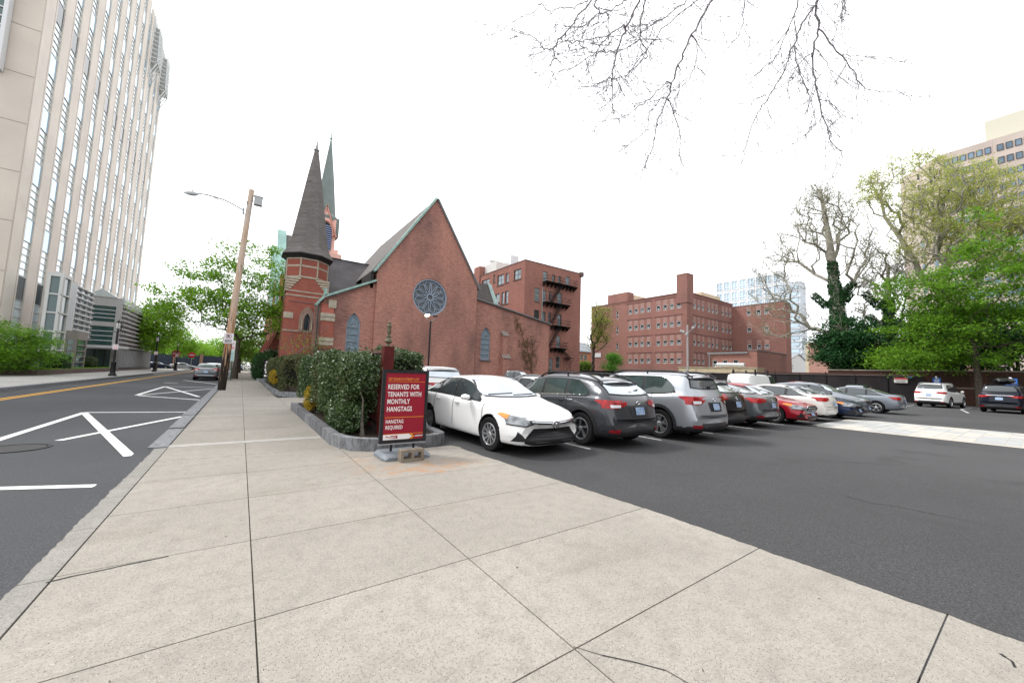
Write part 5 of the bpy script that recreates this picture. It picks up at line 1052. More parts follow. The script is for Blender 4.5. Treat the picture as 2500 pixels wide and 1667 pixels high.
mb.obj('printed_panel', SW, t); mb = MB(); mb.box(q[0]-.45, q[0]+.45, 40.7, 41.3, .12, .32); mb.obj('foot', mat('foot_plastic', (.17, .18, .2)), t)
# lamp standing in the lot
q = atY(1050.5, 800, 31.5); lx = float(q[0])
t = thing('lot_lamp', 'slim black lamp post with two curved arms in front of the church gable', 'lamp post', (lx, 31.5, 0))
ztop = float(atY(1052.5, 784, 31.5)[2]); mb = MB(); mb.tube([(lx, 31.5, 0), (lx, 31.5, ztop)], .08, 8); mb.obj('pole', BLK, t)
mb = MB()
for s in (-1, 1): mb.tube([(lx+s*.42*math.sin(a), 31.5, ztop+.38-.38*math.cos(a)) for a in np.linspace(0, rad(95), 7)], .025, 5)
mb.obj('lamp_arm', mat('arm_grey', (.25, .25, .25), .5), t)
mb = MB(); mb.tube([(lx-.2, 31.4, ztop+.5), (lx-.55, 31.4, ztop+.42)], .08, 8); mb.obj('lamp_head', mat('lit_lamp', (.9, .85, .7), .5, emit=(1, .93, .7, 9)), t)
mb = MB(); mb.tube([(lx+.2, 31.4, ztop+.45), (lx+.6, 31.5, ztop+.5)], .07, 8); mb.obj('lamp_head', BLK, t)
q = atX(1679, 900, 54.5); ly = float(q[1]); zt2 = float(atX(1677, 793, 54.5)[2]); zf = float(atX(1677, 808, 54.5)[2])
t = thing('floodlight_pole', 'pale grey pole with four round floodlights in front of the brick block corner', 'lamp post', (54.5, ly, 0))
mb = MB(); mb.tube([(54.5, ly, 0), (54.5, ly, zt2)], [.17, .12], 8); mb.obj('pole', mat('pole_grey', (.36, .35, .34), .8, var=.15), t)
mb = MB(); mb.tube([(54.5, ly+.9, zf), (54.5, ly, zf-.3), (54.5, ly-.9, zf+.35)], .035, 5); mb.obj('cross_arm', FRW, t)
for dy, dz_ in ((.95, .05), (.6, -.1), (0.1, -.5), (-.9, .4)):
    mb = MB(); mb.lathe([(.02, .25), (.14, .2), (.22, -.05), (.2, -.1), (.02, -.12)], (54.4, ly+dy, zf+dz_), 10, 'x'); mb.obj('floodlight', mat('flood', (.45, .46, .47), .35, metal=.4), t)
# ================================================================ cars
def pchip(xs, ys):
    xs = np.array(xs, float); ys = np.array(ys, float); o = np.argsort(xs); xs, ys = xs[o], ys[o]; h = np.diff(xs); d = np.diff(ys)/h; m = np.zeros(len(xs))
    m[0], m[-1] = d[0], d[-1]
    for i in range(1, len(xs)-1):
        if d[i-1]*d[i] > 0: w1, w2 = 2*h[i]+h[i-1], h[i]+2*h[i-1]; m[i] = (w1+w2)/(w1/d[i-1]+w2/d[i])
    def f(x):
        x = min(max(x, xs[0]), xs[-1]); i = min(max(int(np.searchsorted(xs, x))-1, 0), len(xs)-2); t = (x-xs[i])/h[i]
        return (2*t**3-3*t**2+1)*ys[i]+(t**3-2*t**2+t)*h[i]*m[i]+(-2*t**3+3*t**2)*ys[i+1]+(t**3-t**2)*h[i]*m[i+1]
    return f
STY = {}
def style(k, **d): STY[k] = d
# top: centre-line profile; belt: shoulder height; x measured from the nose backwards
style('sedan', L=4.65, W=1.80, H=1.45, wb=2.7, fo=.95, r=.325, top=[(0, .60), (.03, .67), (.14, .74), (.35, .81), (1.0, .93), (1.28, 1.0), (1.65, 1.2), (2.05, 1.385), (2.5, 1.45), (2.9, 1.44), (3.3, 1.37), (3.75, 1.2), (4.05, 1.09), (4.4, 1.07), (4.56, 1.0), (4.63, .8), (4.65, .6)],
      belt=[(0, .5), (.3, .70), (1.1, .87), (2., .93), (3.4, .98), (4.2, .99), (4.55, .92), (4.65, .6)], win=(1.42, 3.98), bp=(2.42, 3.25), cowl=1.2, wt=2.05, rb=3.98, rt=3.15)
style('suv', L=4.47, W=1.80, H=1.58, wb=2.67, fo=.88, r=.355, top=[(0, .58), (.03, .75), (.14, .87), (.35, .94), (.9, 1.06), (1.12, 1.12), (1.45, 1.33), (1.8, 1.49), (2.3, 1.56), (2.9, 1.555), (3.5, 1.505), (3.8, 1.44), (3.95, 1.34), (4.27, 1.10), (4.38, .99), (4.44, .8), (4.47, .62)],
      belt=[(0, .56), (.3, .84), (1.0, .96), (2., 1.0), (3.2, 1.06), (4.0, 1.08), (4.3, .98), (4.47, .62)], win=(1.28, 3.72), bp=(2.18, 3.0), cowl=1.08, wt=1.8, rb=4.27, rt=3.80)
style('suv_tall', L=4.63, W=1.82, H=1.70, wb=2.67, fo=.92, r=.365, top=[(0, .62), (.03, .82), (.12, .94), (.35, 1.02), (.95, 1.14), (1.15, 1.19), (1.5, 1.43), (1.82, 1.62), (2.3, 1.69), (3.3, 1.69), (4.12, 1.66), (4.25, 1.6), (4.45, 1.2), (4.53, 1.05), (4.6, .8), (4.63, .66)],
      belt=[(0, .6), (.3, .9), (1.0, 1.04), (2., 1.07), (3.4, 1.10), (4.2, 1.16), (4.45, 1.05), (4.63, .65)], win=(1.3, 3.98), bp=(2.2, 3.05), cowl=1.1, wt=1.83, rb=4.42, rt=4.2)
style('van', L=5.7, W=2.0, H=2.08, wb=3.43, fo=.85, r=.36, top=[(0, .6), (.04, .85), (.2, 1.0), (.7, 1.15), (.95, 1.22), (1.3, 1.55), (1.75, 1.95), (2.1, 2.05), (3.5, 2.08), (5.3, 2.06), (5.55, 2.0), (5.66, 1.6), (5.69, 1.0), (5.7, .7)],
      belt=[(0, .6), (.3, .9), (1.0, 1.12), (2., 1.2), (5.4, 1.25), (5.65, 1.1), (5.7, .7)], win=(1.1, 2.5), bp=(), cowl=.95, wt=1.75, rb=5.68, rt=5.4)
style('pickup', L=5.6, W=1.95, H=1.82, wb=3.5, fo=.9, r=.38, top=[(0, .7), (.04, 1.0), (.2, 1.12), (1.2, 1.2), (1.45, 1.26), (1.8, 1.55), (2.1, 1.76), (2.5, 1.82), (3.3, 1.8), (3.55, 1.7), (3.65, 1.3), (3.8, 1.22), (5.4, 1.22), (5.56, 1.1), (5.6, .8)],
      belt=[(0, .7), (.3, 1.0), (1.2, 1.1), (3., 1.14), (5.4, 1.16), (5.55, 1.0), (5.6, .8)], win=(1.55, 3.5), bp=(2.55,), cowl=1.4, wt=2.1, rb=3.64, rt=3.5)
TYRE = mat('tyre', (.013, .013, .014), .85, obj=True, spec=.12); RIM = mat('alloy', (.50, .51, .52), .3, metal=.85); RIMD = mat('alloy_dark', (.04, .04, .045), .4, metal=.5); WELL = mat('wheel_well', (.008, .008, .009), .95)
CGL = mat('car_glass', (.055, .065, .07), .03, metal=.35, spec=1.); CGLR = mat('car_glass_raked', (.46, .50, .54), .04, metal=.75, spec=1., obj=True, var=.12, vscale=1.2); CGLT = mat('car_glass_tint', (.03, .045, .042), .02, spec=.8, obj=True, var=.4, vscale=2.5)
PLAS = mat('black_plastic', (.022, .022, .024), .55); LRED = mat('tail_red', (.30, .005, .007), .2, coat=.5, obj=True, var=.45, vscale=11); LWHT = mat('lamp_clear', (.62, .64, .66), .12, coat=1.); LAMB = mat('lamp_amber', (.75, .22, .02), .2, coat=1.); LHEAD = mat('headlamp', (.34, .36, .38), .1, metal=.4, coat=.8, obj=True, vscale=7, col2=(.08, .085, .09))
CHR = mat('chrome', (.65, .66, .68), .12, metal=1.); PLATE = mat('plate_blue_white', (.42, .50, .60), .4, obj=True, vscale=16, col2=(.12, .22, .42)); SEAM = mat('panel_gap', (.02, .02, .022), .8)
def paint(name, col, metal=.0, rough=.28):
    return mat('paint_'+name, col, rough, metal=metal, coat=.38 if max(col) < .06 else .7, spec=.1)
PAINT = {'white': paint('white', (.74, .74, .73)), 'pearl': paint('pearl', (.62, .60, .57), .15), 'charcoal': paint('charcoal', (.05, .053, .060), .45), 'silver': paint('silver', (.36, .38, .41), .65, .32), 'black': paint('black', (.008, .008, .009)), 'grey': paint('grey', (.11, .12, .13), .5), 'red': paint('red', (.27, .008, .018), .25), 'midnight': paint('midnight', (.004, .006, .014), .0), 'navy': paint('navy', (.010, .018, .05), .3), 'dark': paint('dark', (.035, .042, .05), .4), 'darkgreen': paint('darkgreen', (.03, .04, .04), .4), 'greyblue': paint('greyblue', (.20, .22, .25), .5), 'maroon': paint('maroon', (.2, .012, .016), .2)}
_rim = {}
def wheel_meshes(r, kind, n):
    k = (r, kind, n)
    if k in _rim: return _rim[k]
    w = .205; mb = MB(); ri = r*.66
    mb.lathe([(ri, -w*.42), (ri+.02, -w*.48), (r*.93, -w*.5), (r*.985, -w*.42), (r, -w*.25), (r, w*.25), (r*.985, w*.42), (r*.93, w*.5), (ri+.02, w*.48), (ri, w*.42), (ri, -w*.42)], (0, 0, r), 28, 'y')
    ty = mb.mesh('wheel', TYRE, smooth=.6)
    mb = MB(); dk = kind != 'plain'
    mb.cur = 1; mb.lathe([(.01, .03), (ri, .03)], (0, 0, r), 24, 'y')
    mb.cur = 0; mb.lathe([(ri+.004, .098), (ri-.014, .102), (ri-.024, .07), (ri-.02, .03)], (0, 0, r), 28, 'y'); mb.lathe([(.001, .095), (.035, .094), (.065, .08), (.07, .04)], (0, 0, r), 12, 'y')
    def spoke(a, w0, w1, skew=0., y0=.085, y1=.09):
        c, s = math.cos(a), math.sin(a); c2, s2 = math.cos(a+skew), math.sin(a+skew); p0 = (.05*c, .05*s); p1 = ((ri-.015)*c2, (ri-.015)*s2)
        d = Vector((p1[0]-p0[0], p1[1]-p0[1])).normalized(); nn = (-d.y, d.x)
        P = [(p0[0]+nn[0]*w0, y0, r+p0[1]+nn[1]*w0), (p1[0]+nn[0]*w1, y1, r+p1[1]+nn[1]*w1), (p1[0]-nn[0]*w1, y1, r+p1[1]-nn[1]*w1), (p0[0]-nn[0]*w0, y0, r+p0[1]-nn[1]*w0)]
        mb.slab(P, (0, -.045, 0))
    for i in range(n):
        a = 2*math.pi*i/n+.3
        if kind == 'split': spoke(a, .016, .014, .28); spoke(a, .016, .014, -.28); spoke(a, .02, .006)
        elif kind == 'twist': spoke(a, .016, .02, .32); spoke(a+.2, .010, .012, .1)
        else: spoke(a, .030, .022)
        if kind == 'two': mb.cur = 1; spoke(a+.18, .018, .012, 0, .088, .095); mb.cur = 0
    rm = mb.mesh('rim', [RIM, RIMD]); _rim[k] = (ty, rm); return _rim[k]
def bool_cut(me, cutters):
    o = bpy.data.objects.new('b', me); COL.objects.link(o); cs = []
    for cm in cutters:
        c = bpy.data.objects.new('c', cm); COL.objects.link(c); cs.append(c); md = o.modifiers.new('m', 'BOOLEAN'); md.operation = 'DIFFERENCE'; md.object = c; md.solver = 'EXACT'
    dg = bpy.context.evaluated_depsgraph_get(); r = bpy.data.meshes.new_from_object(o.evaluated_get(dg)); bpy.data.objects.remove(o)
    for c in cs: bpy.data.objects.remove(c)
    return r
def make_car(sty, label, cat, x, y, head, pnt, o=None, sc=(1, 1, 1)):
    """nose towards local +x; head = angle of the nose from world +x"""
    o = o or {}; S = STY[sty]; L, W, H = S['L'], S['W'], S['H']; hL = L/2; wmax = W/2
    t = thing(cat.replace(' ', '_') if cat != 'car' else 'parked_car', label, cat, (x, y, 0), head, group=None); t.scale = sc
    top = pchip(*zip(*S['top'])); bl = pchip(*zip(*S['belt'])); F = lambda d: hL-d
    low = pchip([0, .05, .3, 1., L-1., L-.3, L-.06, L], [.27, .20, .17, .17, .18, .22, .28, .38])
    wid = pchip([0, .05, .2, .6, 1.3, L*.5, L-1., L-.4, L-.12, L], [.80, .87, .93, .985, 1, 1, 1, .97, .92, .84])
    ds = sorted(set(list(np.linspace(0, .3, 8))+list(np.linspace(.3, L-.35, 58))+list(np.linspace(L-.35, L, 9))))
    rings = []; nseg = 5; gh = o.get('gh', .72)
    for d in ds:
        zl, zb, zt, w_ = low(d), bl(d), top(d), wmax*wid(d); zt = max(zt, zb+.015); g = min(1, max(0, (zt-zb-.06)/.32)); g = g*g*(3-2*g)
        wr = w_*(.84*(1-g)+gh*g); he = (zt-zb)
        zr = zt-(.022*(1-g)+.085*g)
        if g < .02: zr = zb+he*.65
        c = [(0, zl), (w_*.7, zl), (w_*.93, zl+.05), (w_*.985, zl+.16), (w_, zl+(zb-zl)*.5), (w_*.985, zb-.09), (w_*.93, zb-.005+.0*g), (wr*1.02, zr), (wr*.86, zr+(zt-zr)*.62), (wr*.5, zt-(zt-zr)*.12), (0, zt)]
        pts = []
        for i in range(len(c)-1):
            p0 = c[max(i-1, 0)]; p1 = c[i]; p2 = c[i+1]; p3 = c[min(i+2, len(c)-1)]
            if i == len(c)-2: p3 = (-p1[0], p1[1])
            lin = (i == 6 and g > .3)
            for k in range(nseg):
                u = k/nseg; q = []
                for a in (0, 1):
                    if lin: v = p1[a]+(p2[a]-p1[a])*u+(.012*math.sin(u*math.pi) if a == 0 else 0)
                    else:
                        T = .42; m1 = T*(p2[a]-p0[a]); m2 = T*(p3[a]-p1[a])
                        if i == 7 and g > .3: m1 = T*(p2[a]-p1[a])
                        if i == 5 and g > .3: m2 = T*(p2[a]-p1[a])
                        v = (2*u**3-3*u**2+1)*p1[a]+(u**3-2*u**2+u)*m1+(-2*u**3+3*u**2)*p2[a]+(u**3-u**2)*m2
                    q.append(v)
                pts.append(tuple(q))
        pts.append(c[-1]); n = len(pts); X = F(d); ring = []
        kf = max(0, 1-d/.9); kr = max(0, 1-(L-d)/.8)
        for (yy, zz) in pts+[(-p[0], p[1]) for p in pts[-2:0:-1]]:
            f = abs(yy)/wmax; xx = X-(kf**1.2)*.26*f**2.4+(kr**1.2)*.16*f**2.6
            xx -= kf*.0; ring.append((xx, yy, zz))
        rings.append(ring)
    n = len(rings[0]); V = [p for r in rings for p in r]; Fc = []
    for i in range(len(rings)-1):
        for k in range(n): Fc.append((i*n+k, (i+1)*n+k, (i+1)*n+(k+1) % n, i*n+(k+1) % n))
    for base, rv in ((0, 1), ((len(rings)-1)*n, -1)):
        c = len(V); rr = np.array(rings[0 if base == 0 else -1]); V.append(tuple(rr.mean(0)+np.array([.004*rv, 0, 0])))
        for k in range(n): Fc.append((c, base+k, base+(k+1) % n)[::rv])
    me = bpy.data.meshes.new('body'); me.from_pydata(V, [], Fc); me.update()
    bvh = BVHTree.FromPolygons([Vector(v) for v in V], Fc)
    r = S['r']; xf = hL-S['fo']; xr = xf-S['wb']; ar = r*1.13; cut = []
    for wx in (xf, xr):
        for s in (-1, 1):
            mb = MB(); mb.lathe([(ar, -.16), (ar, .16)], (wx, s*(wmax-.1), r+.02), 30, 'y'); nn = 30; mb.f += [tuple(range(nn)), tuple(range(nn, 2*nn))[::-1]]; mb.mi += [0, 0]
            cm = mb.mesh('c', WELL); b = bmesh.new(); b.from_mesh(cm); bmesh.ops.recalc_face_normals(b, faces=b.faces); b.to_mesh(cm); b.free(); cut.append(cm)
    b = bmesh.new(); b.from_mesh(me); bmesh.ops.recalc_face_normals(b, faces=b.faces); b.to_mesh(me); b.free()
    bm_ = bool_cut(me, cut); bm_.materials.clear(); bm_.materials.append(PAINT[pnt]); bm_.materials.append(WELL); bm_.materials.append(PLAS)
    clad = o.get('clad', 0); 
    for p in bm_.polygons:
        c = p.center; inw = False
        for wx in (xf, xr):
            if math.hypot(c.x-wx, c.z-r-.02) < ar*1.012 and abs(c.y) < wmax-.005 and c.z < r+.02+ar: inw = True
        if inw or (p.normal.z < -.8 and c.z < .35): p.material_index = 1
        elif clad and c.z < clad: p.material_index = 2
        p.use_smooth = True
    bm_.set_sharp_from_angle(angle=rad(40)); body = link('body', bm_, t, local=True)
    # --- patches projected on the hull
    def patch(name, polys, direction, m, parent=body, off=.006, grid=.07, thick=.0):
        grid *= .62; off += .003
        """polys: list of loops in the plane (u, z); direction 'L','R' side, 'F','B' ends, 'T' roof (u=x, v=y)"""
        Vv = []; Ff = []
        dirs = {'L': (Vector((0, -1, 0)), lambda u, v: Vector((u, 3, v))), 'R': (Vector((0, 1, 0)), lambda u, v: Vector((u, -3, v))), 'F': (Vector((-1, 0, 0)), lambda u, v: Vector((6, u, v))), 'B': (Vector((1, 0, 0)), lambda u, v: Vector((-6, u, v))), 'T': (Vector((0, 0, -1)), lambda u, v: Vector((u, v, 4)))}
        for pl in polys:
            dd = direction
            if isinstance(pl, tuple) and isinstance(pl[0], str): dd, pl = pl
            D, of = dirs[dd]; b = bmesh.new(); vs = [b.verts.new((p[0], p[1], 0)) for p in pl]
            try: b.faces.new(vs)
            except Exception: b.free(); continue
            us = [p[0] for p in pl]; vv = [p[1] for p in pl]
            for ax, lo, hi in ((0, min(us), max(us)), (1, min(vv), max(vv))):
                nn = int((hi-lo)/grid)
                for i in range(1, nn+1):
                    co = lo+(hi-lo)*i/(nn+1); bmesh.ops.bisect_plane(b, geom=b.verts[:]+b.edges[:]+b.faces[:], plane_co=(co, 0, 0) if ax == 0 else (0, co, 0), plane_no=(1, 0, 0) if ax == 0 else (0, 1, 0))
            bmesh.ops.triangulate(b, faces=[f for f in b.faces if len(f.verts) > 4])
            idx = {}
            for v in b.verts:
                h = bvh.ray_cast(of(v.co.x, v.co.y), D)
                if h[0] is None: continue
                nrm = h[1] if h[1].dot(D) < 0 else -h[1]; idx[v.index if False else v] = len(Vv); Vv.append(tuple(h[0]+nrm*off*.75-D*off*.35))
            for f in b.faces:
                if all(v in idx for v in f.verts): Ff.append(tuple(idx[v] for v in f.verts))
            b.free()
        if not Ff: return None
        me = bpy.data.meshes.new(name); me.from_pydata(Vv, [], Ff); me.materials.append(m); me.shade_smooth(); me.update(); b = bmesh.new(); b.from_mesh(me); bmesh.ops.recalc_face_normals(b, faces=b.faces); b.to_mesh(me); b.free(); me.shade_smooth()
        return link(name, me, parent, local=True)
    w0, w1 = S['win']; ub = o.get('gbase', .03); ut = .125 if S['H'] > 1.5 else .10
    def up(d): return min(top(min(d+.02, L)), top(max(d-.02, 0)))
    def gl(d0, d1, n=12, lo_=ub, hi_=ut):
        ds_ = np.linspace(d0, d1, n); P = []
        for d in ds_: P.append((F(d), bl(d)+lo_))
        U = []
        for d in ds_:
            z = top(d)-hi_; e = (w1+.05-d)/.42
            if e < 1 and S['H'] < 1.9: z = bl(d)+lo_+(z-bl(d)-lo_)*max(0., e)**.6
            U.append((F(d), max(bl(d)+lo_+.004, z)))
        return P+U[::-1]
    w0, w1 = S['win']; bps = list(S['bp']); segs = []; a = w0
    for q in bps+[w1]: segs.append((a+(.0 if a == w0 else .035), q-(.0 if q == w1 else .035))); a = q
    GM = CGLT if o.get('tint') else CGL
    nm = ['front_window', 'rear_window', 'quarter_window']
    for s in 'LR':
        patch('window_surround', [gl(w0-.05, w1+.05, 18, ub-.02, ut-.02)], s, PLAS, t, .004, .09)
        for i, (a, b_) in enumerate(segs): patch('side_window', [gl(a+.02, b_-.02 if i == len(segs)-1 else b_)], s, GM, t, .010, .08)
    # windscreen and backlight
    f_w = o.get('front', 1) and o.get('seams', 1); c0, c1 = S['cowl'], S['wt']; zc, zt_ = top(c0+.1)+.03, top(c1)-.03; wbm, wtm = wmax*.84, wmax*gh*.93
    def trap(z0, z1, a, b_, bow=.02): return [(-a, z0), (-a*.5, z0-bow), (0, z0-bow*1.3), (a*.5, z0-bow), (a, z0), (a+(b_-a)*.5, (z0+z1)/2), (b_, z1-.015), (b_*.5, z1+.01), (0, z1+.015), (-b_*.5, z1+.01), (-b_, z1-.015), (-a-(b_-a)*.5, (z0+z1)/2)]
    patch('windscreen_surround', [trap(zc-.02, zt_+.0, wbm*1.0, wtm*1.03)], 'F', PLAS, t, .003, .06)
    patch('windscreen', [trap(zc, zt_-.01, wbm*.965, wtm*.99)], 'F', CGLR, t, .009, .06)
    if f_w: [patch('wiper', [pl_], 'F', PLAS, t, .016, .06) for pl_ in ([(-.62, zc+.004), (.02, zc+.028), (.02, zc+.042), (-.62, zc+.02)], [(.0, zc-.01), (.60, zc+.012), (.60, zc+.028), (.0, zc+.004)])]
    rb, rt = S['rb'], S['rt']; zb0, zb1 = top(rb)+(.03 if sty == 'sedan' else .05), top(rt)-.04
    if sty not in ('van',):
        k = (.92 if sty == 'sedan' else .90); patch('rear_glass_surround', [trap(zb0-.02, zb1+.02, wmax*k*.84, wtm*1.0)], 'B', PLAS, t, .003, .06)
        patch('rear_glass', [trap(zb0, zb1, wmax*k*.81, wtm*.95)], 'B', CGL if o.get('dkrear') else CGLR, t, .009, .06)
    # wheels
    ty, rm = wheel_meshes(r, o.get('rim', 'plain'), o.get('n', 5))
    for wx in (xf, xr):
        for s in (1, -1):
            wo = link('wheel', ty, t, loc=(wx, s*(wmax-.115), 0), rotz=(0 if s > 0 else math.pi)+(o.get('steer', 0) if wx == xf else 0), local=True); link('rim', rm, wo, local=True)
    # lights, grille, plates, seams
    zN = top(.14); zB = bl(L-.25); f_ = o.get('front', 1); rr_ = o.get('rear', 1)
    if f_:
        z = o.get('hl', zN-.10)
        for s in (1, -1):
            patch('headlight', [('F', [(s*wmax*.50, z-.015), (s*wmax*.72, z-.085), (s*wmax*.94, z-.06), (s*wmax*.94, z+.06), (s*wmax*.72, z+.035), (s*wmax*.5, z+.01)]), ('L' if s > 0 else 'R', [(F(.16), z-.06), (F(.30), z-.035), (F(.70), z+.10), (F(.60), z+.125), (F(.30), z+.085), (F(.16), z+.06)])], 'F', LHEAD, t, .006, .05)
            patch('headlight_rim', [('F', [(s*wmax*.50, z-.03), (s*wmax*.72, z-.10), (s*wmax*.94, z-.075), (s*wmax*.94, z-.055), (s*wmax*.72, z-.08), (s*wmax*.50, z-.01)])], 'F', SEAM, t, .009, .05)
            if o.get('amber'): patch('indicator', [('L' if s > 0 else 'R', [(F(.44), z+.02), (F(.70), z+.105), (F(.60), z+.13), (F(.42), z+.10)])], 'F', LAMB, t, .012, .04)
            if o.get('fog', 1): patch('fog_recess', [[(s*wmax*.66, .29), (s*wmax*.90, .28), (s*wmax*.84, .46)]], 'F', PLAS, t, .008, .05)
        if o.get('grille') == 'trap':
            g = patch('grille', [[(-.50, .215), (.50, .215), (.64, .25), (.66, .31), (.46, .51), (-.46, .51), (-.66, .31), (-.64, .25)]], 'F', mat('grille_black', (.012, .012, .013), .4), t, .008, .05)
            patch('grille_bar', [[(-.58+.03*k, .26+.05*k), (.58-.03*k, .26+.05*k), (.58-.03*k, .268+.05*k), (-.58+.03*k, .268+.05*k)] for k in range(5)], 'F', mat('bar', (.05, .05, .055), .3), g or t, .02, .06)
            patch('upper_grille', [[(-.56, .60), (0, .575), (.56, .60), (.56, .655), (0, .62), (-.56, .655)]], 'F', PLAS, t, .007, .05)
            patch('chrome_strip', [[(-.52, .625), (0, .595), (.52, .625), (.52, .637), (0, .607), (-.52, .637)]], 'F', CHR, t, .014, .05)
            mb = MB(); X0 = hL+.012
            for (a, b_) in ((.085, .06), (.03, .058), (.078, .024)):
                zz = .575 if b_ != .024 else .597
                mb.tube([(X0-.0, a*math.cos(u), zz+b_*math.sin(u)) for u in np.linspace(0, 2*math.pi, 22)], .008, 5)
            mb.obj('emblem', CHR, t, local=True)
            pass
        elif o.get('grille') == 'hex':
            patch('grille_frame', [[(-.40, .40), (.40, .40), (.56, .56), (.42, .70), (-.42, .70), (-.56, .56)]], 'F', CHR, t, .006, .05)
            patch('grille', [[(-.38, .42), (.38, .42), (.52, .56), (.40, .685), (-.40, .685), (-.52, .56)]], 'F', PLAS, t, .012, .05)
            patch('grille_bar', [[(-.45, .46+.05*k), (.45, .46+.05*k), (.45, .475+.05*k), (-.45, .475+.05*k)] for k in range(4)], 'F', CHR, t, .02, .05)
            patch('lower_intake', [[(-.5, .24), (.5, .24), (.45, .33), (-.45, .33)]], 'F', PLAS, t, .006, .06)
        else:
            patch('grille', [[(-.42, zN-.28), (.42, zN-.28), (.5, zN-.10), (-.5, zN-.10)]], 'F', PLAS, t, .006, .06); patch('lower_intake', [[(-.6, .26), (.6, .26), (.55, .36), (-.55, .36)]], 'F', PLAS, t, .006, .06)
            patch('chrome_strip', [[(-.45, zN-.12), (.45, zN-.12), (.45, zN-.10), (-.45, zN-.10)]], 'F', CHR, t, .012, .06)
        if o.get('fplate'): patch('licence_plate', [[(-.15, .34), (.15, .34), (.15, .49), (-.15, .49)]], 'F', PLATE, t, .02, .1)
    if rr_:
        z = o.get('tl', zB-.13); tw = o.get('tlw', .5); th = o.get('tlh', .08)
        for s in (1, -1):
            tl = patch('taillight', [('B', [(s*wmax*tw, z-th*.2), (s*wmax*.72, z-th), (s*wmax*.945, z-th*.95), (s*wmax*.945, z+th*1.0), (s*wmax*.8, z+th*.85), (s*wmax*(tw-.03), z+th*.6)]), ('L' if s > 0 else 'R', [(F(L-.10), z-th*.95), (F(L-.26), z-th*.6), (F(L-.52), z+th*.8), (F(L-.50), z+th*.98), (F(L-.10), z+th)])], 'B', LRED, t, .008, .05)
            if o.get('revw', 1): patch('reverse_lamp', [('B', [(s*wmax*.62, z-th*.75), (s*wmax*.84, z-th*.8), (s*wmax*.84, z-th*.1), (s*wmax*.60, z-.01)])], 'B', LWHT, tl or t, .014, .05)
            if o.get('clad') or o.get('refl'): patch('reflector', [('B', [(s*wmax*.66, .34), (s*wmax*.88, .36), (s*wmax*.88, .42), (s*wmax*.66, .42)])], 'B', mat('reflector_red', (.20, .01, .015), .3), t, .014, .05)
        pzc = o.get('pz', z-.08)
        patch('plate_recess', [[(-.26, pzc-.12), (.26, pzc-.12), (.30, pzc+.10), (-.30, pzc+.10)]], 'B', PLAS if o.get('recess') else PAINT[pnt], t, .005, .08)
        patch('licence_plate', [[(-.15, pzc-.085), (.15, pzc-.085), (.15, pzc+.07), (-.15, pzc+.07)]], 'B', PLATE, t, .022, .12)
        if o.get('badge', 1):
            mb = MB(); zz = pzc+.16; hit = bvh.ray_cast(Vector((-6, 0, zz)), Vector((1, 0, 0)))
            if hit[0] is not None: mb.tube([(hit[0].x-.01, .055*math.cos(u), zz+.032*math.sin(u)) for u in np.linspace(0, 2*math.pi, 16)], .008, 4); mb.obj('emblem', CHR, t, local=True)
        patch('bumper_gap', [[(-wmax*.75, o.get('bz', .60)), (wmax*.75, o.get('bz', .60)), (wmax*.75, o.get('bz', .60)+.012), (-wmax*.75, o.get('bz', .60)+.012)]], 'B', SEAM, t, .004, .1)
        if o.get('strip'): patch('chrome_strip', [[(-wmax*.6, z+th), (wmax*.6, z+th), (wmax*.6, z+th+.025), (-wmax*.6, z+th+.025)]], 'B', CHR, t, .012, .06)
        if o.get('diff') or clad:
            hb = .46 if clad else .38; patch('lower_bumper', [('B', [(-wmax*.93, .26), (wmax*.93, .26), (wmax*.93, .38), (wmax*.70, .40), (wmax*.60, hb), (-wmax*.60, hb), (-wmax*.70, .40), (-wmax*.93, .38)])], 'B', PLAS, t, .005, .06)
        if o.get('wiper'):
            mb = MB(); zz = zb0+.06; hit = bvh.ray_cast(Vector((-6, 0, zz)), Vector((1, 0, 0))); hx = hit[0].x if hit[0] is not None else -hL; mb.tube([(hx-.02, 0, zz-.04), (hx-.0, -.35, zz+.03)], .014, 4); mb.box(hx-.06, hx-.01, -.05, .05, zz-.07, zz-.02); mb.obj('rear_wiper', PLAS, t, local=True)
    if o.get('spoiler'):
        d0 = S['rt']; zz = top(d0); mb = MB(); xs = F(d0); n_ = 9; P = []
        for k in range(n_): u = -1+2*k/(n_-1); P.append((xs-.20+.10*abs(u)**3, u*wtm*1.02, zz-.045-.04*u*u))
        Q_ = [(p[0]+.34, p[1]*1.0, p[2]+.055) for p in P]; nn = n_
        mb.add(P+Q_+[(p[0]+.02, p[1], p[2]-.035) for p in P], [(i, i+1, nn+i+1, nn+i) for i in range(nn-1)]+[(i, 2*nn+i, 2*nn+i+1, i+1) for i in range(nn-1)]+[(2*nn+i, nn+i, nn+i+1, 2*nn+i+1) for i in range(nn-1)]); mb.obj('roof_spoiler', [PAINT[pnt]], t, local=True, smooth=.7)
    if o.get('seams', 1):
        sm = []; zlo = .34
        for d in (w0-.22 if sty != 'van' else 1.05, )+tuple(bps[:1])+((w1-.62,) if sty in ('sedan', 'suv', 'suv_tall') else ()): sm.append([(F(d)-.007, zlo), (F(d)+.007, zlo), (F(d)+.007, bl(d)+.02), (F(d)-.007, bl(d)+.02)])
        for s in 'LR': patch('door_gap', sm, s, SEAM, t, .003, .1)
        if sty != 'van' and f_:
            pass
